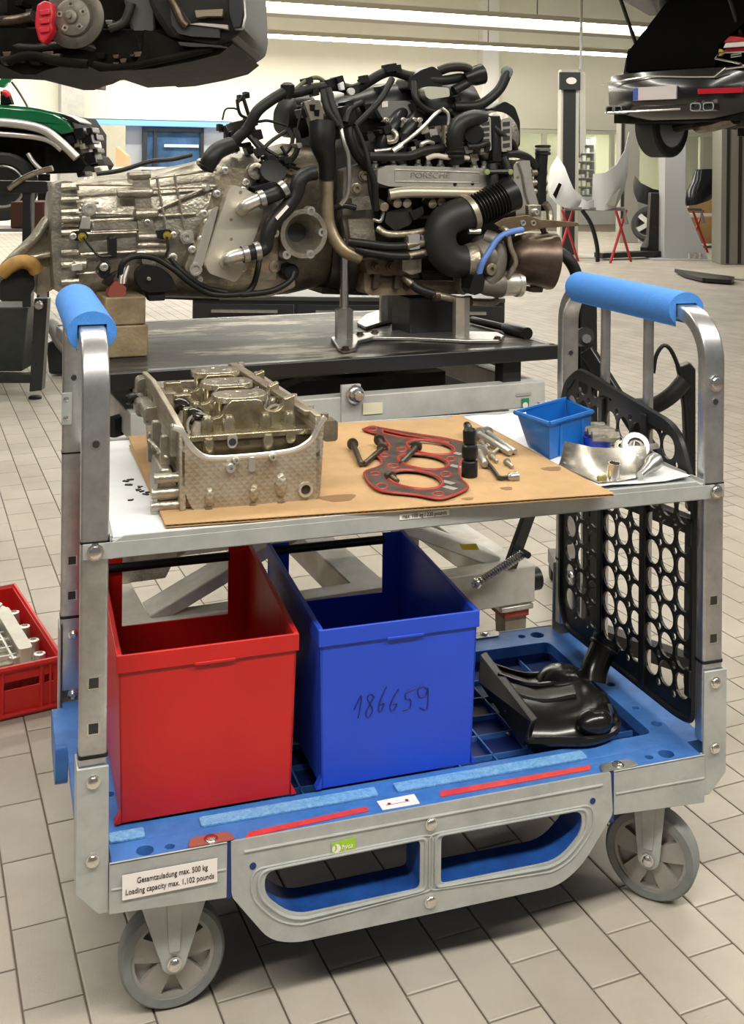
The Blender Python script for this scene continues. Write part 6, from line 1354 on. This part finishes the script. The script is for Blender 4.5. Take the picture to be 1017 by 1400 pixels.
for k in range(26):
    u = random.uniform(-10, 200); v = random.uniform(74, 92); s = random.uniform(3, 8)
    QB('underbody_part', [(u-s, v-s*.6), (u+s, v-s*.7), (u+s*.8, v+s*.5), (u-s*.7, v+s*.6)], DC-.02, .1, random.choice([dark, dkmetal, brown, black]), under, .004)
for k in range(16):
    u = random.uniform(0, 60) if k < 8 else random.uniform(130, 190); v = random.uniform(2, 70); s = random.uniform(4, 9)
    QB('underbody_part', [(u-s, v-s*.6), (u+s, v-s*.7), (u+s*.8, v+s*.5), (u-s*.7, v+s*.6)], DC+.1, .2, random.choice([dark, dkmetal, mat('tin_grey', (.20, .20, .19), .5, .5)]), under, .004)
# its lift arm pad
la = thing('wall_speaker', 'small dark box on a yellow bracket at the grey column', 'box', Q(126, 112, 20)); QB('case', [(119, 100), (138, 102), (138, 122), (118, 120)], 20, .4, mat('speaker_brown', (.045, .035, .025), .6), la, .02); QB('bracket', [(108, 104), (120, 102), (120, 114), (108, 116)], 20.1, .1, mat('bracket_yellow', (.65, .55, .20), .6), la)

# ---- green car with its front end taken apart, left
gcx = thing('green_car', 'green car on a lift with its nose taken apart, left behind the gearbox', 'car', Q(40, 300, 11.5))
DG = 11.0
green = mat('green_paint', (.0, .105, .035), .25, coat=.8)
def QL(name, rows, m, parent=None, th=(0, 0, -.03)): return MB().sheet([[Q(*p) for p in r] for r in rows], th).build(name, m, parent or gcx)
QB('fender', [(-420, 150), (0, 146), (40, 149), (78, 157), (95, 168), (101, 180), (84, 184), (78, 182), (60, 172), (40, 168), (0, 168), (-30, 232), (-420, 236)], DG, .12, green, gcx, .02)
QL('hood', [[(-420, 144, DG+.05), (0, 143, DG+.05), (45, 147, DG+.05), (86, 156, DG+.1)], [(-420, 140, DG+1.4), (0, 140, DG+1.4), (45, 144, DG+1.4), (84, 154, DG+1.4)]], green)
QB('body_shell', [(-420, 152), (84, 156), (100, 180), (100, 232), (70, 236), (-420, 236)], DG+.15, 1.4, dark, gcx)
QB('hood_edge', [(80, 154), (98, 160), (109, 167), (108, 170), (94, 166)], DG, .5, black, gcx, .01)
QB('a_pillar', [(-8, 118), (14, 94), (20, 97), (16, 108), (4, 120)], DG+.3, .05, green, gcx)
QT('windscreen_strut', [(16, 112, DG+.4), (26, 126, DG+.4), (38, 146, DG+.4)], .012, brown, gcx, 6)
QB('door_mirror', [(0, 124), (10, 126), (16, 142), (0, 144)], DG+.1, .1, dark, gcx, .01); QT('tail_lamp', [(4, 126, DG), (10, 128, DG), (12, 132, DG)], .03, mat('lamp_red', (.5, .02, .03), .3), gcx, 8)
trimw = mat('bright_trim', (.72, .69, .66), .25, .6)
QT('fender_edge', [(-60, 166, DG-.05), (10, 168, DG-.05), (55, 176, DG-.05), (80, 192, DG-.05), (105, 216, DG-.05)], .045, trimw, gcx, 8)
QT('fender_edge', [(-60, 180, DG-.04), (10, 184, DG-.04), (50, 188, DG-.04), (70, 194, DG-.04), (84, 205, DG-.04)], .028, trimw, gcx, 8)
QT('arch_edge', [(38, 210, DG-.06), (46, 222, DG-.06), (58, 234, DG-.06)], .022, trimw, gcx, 8)
QB('bare_frame', [(60, 200), (110, 214), (118, 226), (112, 236), (62, 238)], DG+.05, 1.2, dark, gcx, .01)
for u, v, s, c in((108, 182, 9, black), (118, 190, 9, black), (104, 196, 7, alub), (124, 198, 6, alub), (112, 200, 5, alu), (128, 188, 5, black), (116, 208, 8, alu), (122, 216, 10, black), (130, 206, 4, black), (96, 190, 8, black), (108, 222, 10, blackm), (110, 236, 7, dkmetal), (128, 222, 6, dark), (134, 232, 6, alub), (122, 178, 5, black), (92, 212, 7, dark), (76, 226, 8, dkmetal)):
    QB('radiator_part', [(u-s, v-s*.6), (u+s*.6, v-s*.9), (u+s, v+s*.7), (u-s*.6, v+s)], DG+random.uniform(0, .3), .3, c, gcx, .01)
wc = Q(4, 255, DG+.02); MB().lathe(wc, (-FH+RH*.25), [(-.12, .22), (-.12, .31), (-.10, .335), (.08, .335), (.11, .31), (.11, .23), (.06, .215)], 40).build('tyre', tyre, gcx)
MB().lathe(wc+(-FH+RH*.25)*.02, (-FH+RH*.25), [(0, .21), (.06, .215), (.065, .20), (.03, .18), (.03, .05), (.06, .045)], 28).build('rim', alloy, gcx)
for u in(-90, 60): MB().beam(Q(u, 238, DG+.5), Vector((Q(u, 238, DG+.5).x, Q(u, 238, DG+.5).y, .0)), .12, .12).build('lift_post', blackpaint, gcx)

# ---- raised black car with open tailgate, top right
rcx = thing('raised_car', 'black car with open tailgate raised on a lift, top right', 'car', Q(930, 165, 11.6))
RD = 11.0
rw = (RH*.66 - FH*.75).normalized(); rl = (RH*.75 + FH*.66).normalized(); rc0 = Q(914, 160, RD); rc0.z = 0
def RC(w, l, z): return rc0 + rw*w + rl*l + UZ*z
def zv(v, dep=RD): return 1.605 + (227-v)*dep/1532
def ring(z, hw, ins, dep=.9, bulge=.12, L=3.2):
    out = []
    for t in[i/16 for i in range(17)]:
        w = -hw + 2*hw*t; l = ins + bulge*abs(2*t-1)**3.0*1.6 ; out.append(RC(w, l, z))
    return [RC(-hw-.015, L, z)] + [RC(-hw-.012, ins+bulge*1.6+.35, z)] + out + [RC(hw+.012, ins+bulge*1.6+.35, z), RC(hw+.015, L, z)]
zb0, zb1, zb2, zb3 = zv(163), zv(138), zv(110), zv(96)
MB().loft([ring(zb0, .78, .16), ring(zb0+.08, .83, .05), ring(zb1, .86, .0), ring(zb2, .87, .0), ring(zb3, .86, .05), ring(zb3+.03, .85, .22)]).build('rear_bumper', gloss, rcx, angle=50)
zt0 = zv(50)
MB().loft([ring(zb3+.02, .85, .22), ring(zt0-.25, .82, .30), ring(zt0, .76, .45), ring(zt0+.28, .64, .85)]).build('body_shell', gloss, rcx, angle=50)
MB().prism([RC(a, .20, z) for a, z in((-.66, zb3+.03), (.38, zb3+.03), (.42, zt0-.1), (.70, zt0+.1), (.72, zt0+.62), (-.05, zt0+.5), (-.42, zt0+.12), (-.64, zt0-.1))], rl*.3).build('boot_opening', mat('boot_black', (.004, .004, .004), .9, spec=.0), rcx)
# tailgate swung up
MB().prism([RC(a, l, z) for a, l, z in((-.62, .55, zt0+.30), (.62, .55, zt0+.30), (.66, -.25, zt0+.52), (-.66, -.25, zt0+.52))], UZ*.08).build('tailgate', gloss, rcx, bevel=.02)
for s in(-.6, .6): MB().cyl(RC(s, .35, zt0-.1), RC(s, .0, zt0+.46), .02, seg=8).build('tailgate_strut', black, rcx)
MB().prism([RC(a, .34, z) for a, z in((-.80, zt0-.35), (-.74, zt0-.05), (-.66, zt0-.02), (-.74, zt0-.36))], rl*.1).build('boot_pillar', gloss, rcx, bevel=.01)
# plate, lamps, reflectors, exhausts
pz = zv(127, RD)
plq = MB().prism([RC(a, -.005, z) for a, z in((-.40, pz-.065), (.10, pz-.065), (.10, pz+.065), (-.40, pz+.065))], rl*-.02).build('number_plate', mat('plate_white', (.52, .47, .46), .5), rcx)
MB().prism([RC(a, -.026, z) for a, z in((-.40, pz-.06), (-.345, pz-.06), (-.345, pz+.06), (-.40, pz+.06))], rl*-.004).build('plate_band', mat('plate_blue', (.03, .07, .35), .5), plq)
lred = mat('tail_red', (.42, .008, .02), .2, coat=1.); lwh = mat('lamp_clear', (.75, .74, .70), .15)
for s in(1,):
    for z0_, z1_, m_ in((zv(74), zv(70), lred), (zv(68), zv(62), lwh), (zv(61), zv(52), lred)):
        MB().prism([RC(.42, .28, z0_), RC(.80, .30, z0_), RC(.86, .75, z0_+.02), RC(.86, .75, z1_+.02), RC(.80, .28, z1_), RC(.46, .26, z1_)], rw*.03-rl*.05).build('tail_lamp', m_, rcx, bevel=.006)
MB().prism([RC(a, l, z) for a, l, z in((.34, -.0, zv(131)), (.78, .06, zv(131)), (.78, .06, zv(124)), (.34, .0, zv(124)))], rl*-.03).build('reflector', lred, rcx, bevel=.004)
MB().tube([RC(.80, .16, zv(76)), RC(.44, .18, zv(75)), RC(.40, .18, zv(82)), RC(.70, .12, zv(92)), RC(.76, .12, zv(96)), RC(.55, .1, zv(98))], .012, 6).build('bright_trim', chrome, rcx)
MB().tube([RC(.58, .16, zv(79)), RC(.68, .17, zv(78)), RC(.68, .17, zv(81)), RC(.58, .16, zv(82)), RC(.58, .16, zv(79))], .008, 6).build('bright_ring', chrome, rcx)
MB().tube([RC(-.86, .08, zv(110)), RC(-.5, -.0, zv(106)), RC(-.2, -.01, zv(103)), RC(.2, -.01, zv(107)), RC(.5, .0, zv(109)), RC(.62, .0, zv(98))], .008, 6).build('bumper_edge', chrome, rcx)
MB().tube([RC(-.75, -.01, zv(152)), RC(.15, -.02, zv(150))], .010, 6).build('diffuser_line', chrome, rcx)
MB().cyl(RC(.42, .25, zv(74)), RC(.42, .22, zv(74)), .035, seg=12).build('amber_lamp', mat('amber', (.6, .38, .03), .4), rcx)
for s, w in((1, .31), (-1, -.60)):
    for k in(0, 1):
        c = RC(w+k*.14*s*(1 if s > 0 else .6), -.02, zv(148)); rr_ = rrect(c, rw, UZ, .12, .085, .03)
        ip = rrect(c, rw, UZ, .095, .06, .02); MB().prism(rr_, rl*.25, [ip]).build('exhaust_tip', chrome, rcx); MB().prism([p+rl*.06 for p in ip], rl*.02).build('exhaust_bore', ink, rcx)
MB().prism([RC(a, l, zb0-.02) for a, l in((-.8, .2), (.8, .2), (.85, 3.1), (-.85, 3.1))], UZ*.1).build('underbody', dark, rcx)
MB().tube(sm([RC(.55, .3, zb0+.0), RC(.2, .5, zb0-.05), RC(-.1, .7, zb0-.06), RC(-.3, 1.0, zb0-.02)], 4), .06, 10).build('exhaust_pipe', brown, rcx)
MB().tube(sm([RC(-.55, .95, zb0-.05), RC(-.2, .9, zb0-.02), RC(.5, .95, zb0-.02)], 4), .05, 8).build('axle', dkmetal, rcx)
for s in(-1, 1):
    c = RC(.70*s, .92, zv(168)); ax = rw*s*-1 if s > 0 else rw
    ty = MB().lathe(c-ax*.13, ax, [(0, .22), (0, .31), (.02, .335), (.24, .335), (.26, .31), (.26, .235), (.20, .225), (.05, .22)], 40).build('tyre', tyre, rcx)
    MB().lathe(c-ax*.13, ax, [(.255, .23), (.262, .235), (.25, .215), (.14, .205), (.13, .10), (.20, .05), (.21, .02)], 28).build('rim', alloy, rcx)
# its lift arms
for s in(-.2, .5): MB().beam(RC(s, 1.6, zb0-.08), RC(s+.9, 2.2, zb0-.1), .12, .1).build('lift_arm', dkmetal, rcx)

# ---- two-post lifts
postg = mat('lift_post_grey', (.42, .43, .44), .5); postd = mat('lift_post_olive', (.25, .24, .20), .55)
def post(name, label, u0, u1, vb, vt, m_, slots=(), plate=True, th=.35, gus=False, cap=None):
    p = atZ((u0+u1)/2, vb, 0); dep = (p-CAMP).dot(FW); zt = 1.605+(226-vt)*dep/1532
    t = thing(name, label, 'lift post', p)
    a = Q(u0, vb, dep); b = Q(u1, vb, dep); a.z = b.z = 0; d = (b-a).normalized(); w = (b-a).length
    MB().prism([a, b, b+UZ*zt, a+UZ*zt], FH*th).build('column', m_, t, bevel=.01)
    for f0, f1, z0_, z1_ in slots: MB().prism([a+d*w*f0-FH*.01+UZ*z0_, a+d*w*f1-FH*.01+UZ*z0_, a+d*w*f1-FH*.01+UZ*zt*z1_, a+d*w*f0-FH*.01+UZ*zt*z1_], FH*.03).build('guide_slot', ink, t)
    if plate: MB().prism([a-d*.25-FH*.2, b+d*.45-FH*.2, b+d*.45+FH*.5, a-d*.25+FH*.5], UZ*.02).build('base_plate', m_, t)
    if gus:
        MB().prism([b+UZ*.02, b+d*.40+UZ*.02, b+UZ*.95], FH*.03).build('gusset', m_, t)
        for k in range(3): MB().lathe(b+d*(.06+.09*k)-FH*.08+UZ*.02, UZ, [(0, .03), (.10, .03), (.11, .02)], 8).build('anchor_bolt', chrome, t)
    return t, a, b, d, w, zt, dep
P_ = post('lift_post', 'black-faced lift post with a pale head left of the grey bumper skins', 765, 790, 352, 95, mat('post_pale', (.50, .49, .42), .55), [(.12, .80, .05, .90)])
MB().prism([P_[1]-P_[3]*.04-FH*.08+UZ*(P_[5]-.36), P_[2]-FH*.08+UZ*(P_[5]-.36), P_[2]-FH*.08+UZ*(P_[5]-.06), P_[1]-P_[3]*.04-FH*.08+UZ*(P_[5]-.06)], FH*.1).build('head_plate', ink, P_[0])
MB().prism(circ(P_[1]+P_[3]*P_[4]*.5-FH*.085+UZ*(P_[5]-.21), P_[3], UZ, .09, 14, r2=.06), FH*-.01).build('head_badge', white, P_[0])
MB().prism([P_[2]+UZ*(P_[5]-.05), P_[2]+P_[3]*.10+UZ*(P_[5]-.05), P_[2]+P_[3]*.12+UZ*(P_[5]-1.3), P_[2]+P_[3]*.02+UZ*(P_[5]-1.5)], FH*.1).build('motor_box', MATS['post_pale'], P_[0])
MB().cyl(P_[2]+P_[3]*.02+UZ*P_[5], P_[2]+P_[3]*.02+UZ*(P_[5]+2.6), .025, seg=8).build('cable_pipe', postg, P_[0])
PG_ = post('lift_post', 'light grey lift post with gusset, low black arm and anchor bolts under the black car', 908, 936, 355, 150, postg, [], True, .4, True)
post('lift_post', 'olive grey lift post with two black slots at the right edge', 985, 1040, 362, 120, postd, [(.13, .20, .02, 1.), (.42, .50, .02, 1.)], False, .5)
post('lift_post', 'dull grey lift post behind the black car, left of the rear wheel', 847, 872, 332, 120, mat('post_dull', (.33, .32, .28), .6), [(.05, .2, .5, .9)], False, .4)
# low lift arm on the floor
am = PG_[0]
a = atZ(818, 353, .03); b = atZ(905, 350, .03); MB().beam(a+UZ*.05, b+UZ*.05, .25, .09).build('arm', blackpaint, am, bevel=.01); MB().beam(atZ(880, 350, .03)+UZ*.1, atZ(900, 330, .03)+UZ*.45, .12, .10).build('arm_link', dkmetal, am)
MB().prism([b+RH*-.25, b, b+UZ*1.1, b+UZ*1.1+RH*-.2], FH*.2).build('carriage', dkmetal, am, bevel=.01)

# ---- trestles with bumper skins
TD = 18.5
redt = mat('red_trestle', (.42, .02, .03), .5); greyt = mat('trestle_grey', (.20, .20, .19), .5)
def trestle(label, u0, u1, vt, vb, dep):
    t = thing('trestle', label, 'trestle', Q((u0+u1)/2, vb, dep)); zt = Q(u0, vt, dep).z
    def G(u, z, off): p = Q(u, 300, dep); p.z = z; return p + FH*off
    MB().tube([G(u0-4, zt-.25, 0), G(u0, zt, 0), G(u1, zt, 0), G(u1+4, zt-.25, 0)], .035, 8).build('top_bar', greyt, t)
    for u in(u0+4, u1-4):
        for s in(-1, 1):
            MB().cyl(G(u-17*s, .0, -.15*s), G(u+9*s, zt-.02, .10*s), .022, seg=6).build('leg', redt, t)
    MB().tube(sm([G(u0+22, zt-.02, -.1), G(u0+34, zt-.25, -.12), G(u0+42, zt-.6, -.14), G(u0+43, .02, -.15)], 4), .035, 8).build('brace', blackm, t)
    return t
trestle('red-legged trestle under the pale grey bumper skin', 772, 853, 285, 348, TD)
trestle('red-legged trestle behind the light grey lift post', 905, 958, 286, 340, 20.7)
skin = mat('grey_bumper_skin', (.52, .53, .53), .4)
sk_ = thing('bumper_skin', 'pale grey bumper skin standing on a red trestle', 'car part', Q(805, 284, TD))
def skinsheet(cols, name, m_, par, dep, th=.03):
    rows = []
    for off, row in cols: rows.append([Q(u, v, dep+off) for u, v in row])
    return MB().sheet(rows, FH*th).build(name, m_, par, angle=75)
lw_ = skinsheet([(.5, [(748, 250), (753, 228), (762, 213)]), (.2, [(752, 268), (762, 240), (772, 228)]), (0, [(760, 278), (772, 258), (778, 244)]), (-.05, [(772, 284), (784, 272), (784, 258)]), (0, [(790, 286), (798, 280), (800, 272)])], 'left_wing', skin, sk_, TD)
skinsheet([(0, [(786, 286), (790, 278), (792, 270)]), (-.05, [(800, 286), (802, 282), (804, 276)]), (0, [(815, 287), (815, 280), (814, 272)])], 'lower_bridge', skin, sk_, TD)
rw2 = skinsheet([(0, [(810, 287), (810, 262), (811, 238)]), (-.1, [(825, 288), (826, 260), (827, 236)]), (-.05, [(842, 284), (842, 250), (842, 226)]), (.2, [(852, 262), (853, 230), (854, 206)]), (.5, [(858, 240), (860, 205), (860, 180)])], 'right_wing', skin, sk_, TD)
QB('vent_slot', [(756, 266), (764, 250), (768, 252), (760, 272)], TD-.02, .02, dark, lw_)
QB('vent_slot', [(828, 280), (840, 266), (848, 258), (840, 282)], TD-.12, .02, MATS['post_dull'], rw2)
bk2 = skinsheet([(.4, [(866, 262), (866, 250), (868, 240)]), (0, [(872, 276), (874, 262), (876, 250)]), (-.05, [(888, 281), (890, 266), (892, 258)]), (0, [(908, 282), (909, 268), (910, 262)])], 'bumper_skin', black, None, 20.4); tag(bk2, 'black bumper skin with open top left of the light grey lift post', 'car part')
bk3 = skinsheet([(0, [(936, 282), (938, 262), (946, 248), (948, 232)]), (-.1, [(952, 280), (958, 262), (962, 246), (964, 231)]), (0, [(970, 274), (980, 258), (984, 244), (984, 231)]), (.3, [(980, 266), (990, 254), (993, 242), (994, 229)])], 'bumper_skin', gloss, None, 20.6); tag(bk3, 'glossy black bumper skin right of the light grey lift post', 'car part')
# alloy wheel leaning
wc = Q(889, 307, 21.6); wn = (-FH*.8-RH*.5+UZ*.35).normalized(); aw = thing('alloy_wheel', 'silver five-spoke wheel with black tyre leaning under the trestle', 'wheel', wc)
MB().lathe(wc-wn*.1, wn, [(0, .24), (0, .33), (.03, .36), (.18, .36), (.21, .33), (.21, .27), (.12, .25)], 36).build('tyre', tyre, aw)
MB().lathe(wc-wn*.1, wn, [(.12, .25), (.20, .27), (.205, .26), (.14, .235), (.08, .23)], 36, True).build('rim', alloy, aw); MB().lathe(wc, wn, [(.0, .07), (.07, .06)], 16).build('hub', alloy, aw)
ta, tb2, _ = frame_of(wn)
for k in range(5):
    q = 2*PI*k/5; d = ta*math.cos(q)+tb2*math.sin(q); e = wn.cross(d); MB().prism([wc+wn*.05+d*.04+e*.045, wc+wn*.07+d*.25+e*.05, wc+wn*.07+d*.25-e*.05, wc+wn*.05+d*.04-e*.045], wn*.03).build('spoke', alloy, aw)
MB().lathe(wc-wn*.02, wn, [(0, .23), (.01, .23)], 20).build('wheel_back', dark, aw)
# cardboard boxes, black sheet, shelving
bxm = mat('carton', (.42, .25, .09), .8, var=.15, vscale=3)
for (poly, dep, lab) in(([(934, 298), (984, 296), (984, 333), (938, 333)], 22.0, 'brown carton at the bottom of the pile right of the grey post'), ([(944, 270), (985, 262), (985, 291), (940, 291)], 22.1, 'brown carton on top of the pile right of the grey post')):
    tag(QB('carton', poly, dep, .6, bxm, None, .01), lab, 'box', 'cartons by the window')
tag(QB('paper_stack', [(936, 297.4), (982, 295.4), (982, 291.6), (938, 291.6)], 22.05, .5, paper, None, .01), 'white papers squeezed between the two cartons', 'paper')
q4 = [atZ(u, v, .02) for u, v in((922, 372), (950, 376), (1004, 383), (1000, 388), (960, 385), (936, 379))]; tag(MB().prism(q4, UZ*.05).build('floor_panel', black), 'thin black panel lying on the floor at the right', 'panel')
q4 = [atZ(u, v, .01) for u, v in((935, 371), (1030, 366), (1030, 384), (985, 380), (950, 376))]; tag(MB().prism(q4, UZ*.02).build('floor_board', mat('board_beige', (.42, .38, .30), .7)), 'beige board lying on the floor under the black panel', 'board')
sh = thing('shelving', 'grey metal shelving with small parts behind the glazing', 'shelf', AB(wallhit(800, 200)[0], BW+1.6, 0))
s0 = wallhit(782, 200, BW+1.6)[0]; s1 = wallhit(814, 200, BW+1.6)[0]
shm = mat('shelf_grey', (.30, .31, .31), .6)
for a in(s0, s1-.04): abbox(MB(), a, a+.04, BW+1.6, BW+2.0, 0, 2.4).build('upright', shm, sh)
for k in range(8): abbox(MB(), s0, s1, BW+1.6, BW+2.0, .5+.24*k, .52+.24*k).build('shelf_board', shm, sh)
abbox(MB(), s0, s1, BW+2.02, BW+2.05, 0, 2.4).build('back_panel', mat('shelf_back', (.22, .23, .23), .7), sh)
random.seed(9)
for k in range(8):
    for j in range(4):
        a = s0+.06+(s1-s0-.2)*j/4; h = random.uniform(.08, .18); w = random.uniform(.06, .12)
        tag(abbox(MB(), a, a+w, BW+1.6, BW+1.8, .521+.24*k, .521+.24*k+h).build('parts_box', random.choice([paper, alub, shm, white])), 'small pale parts box on the grey shelving behind the glazing', 'box', 'parts boxes on the shelving')
# white partition board and box by the doorway
tag(QB('carton', [(157, 200), (160, 214), (174, 214), (174, 214), (173, 214)][:0] or [(158, 214), (158, 200), (173, 213), (174, 228), (158, 228)], 20.5, .3, mat('carton_tan', (.50, .33, .18), .8), None), 'small tan carton standing before the beige panel by the doorway', 'box')
bp_ = Q(165, 228, 20.6); sb = thing('side_bench', 'white bench behind the gearbox carrying the small tan carton', 'bench', (bp_.x, bp_.y, 0)); QB('bench_top', [(120, 228.6), (240, 228.6), (240, 232), (120, 232)], 20.3, .7, paper, sb)
for u in(126, 234): MB().beam(Q(u, 232, 20.6), Vector((Q(u, 232, 20.6).x, Q(u, 232, 20.6).y, 0)), .08, .08).build('leg', wallw, sb)
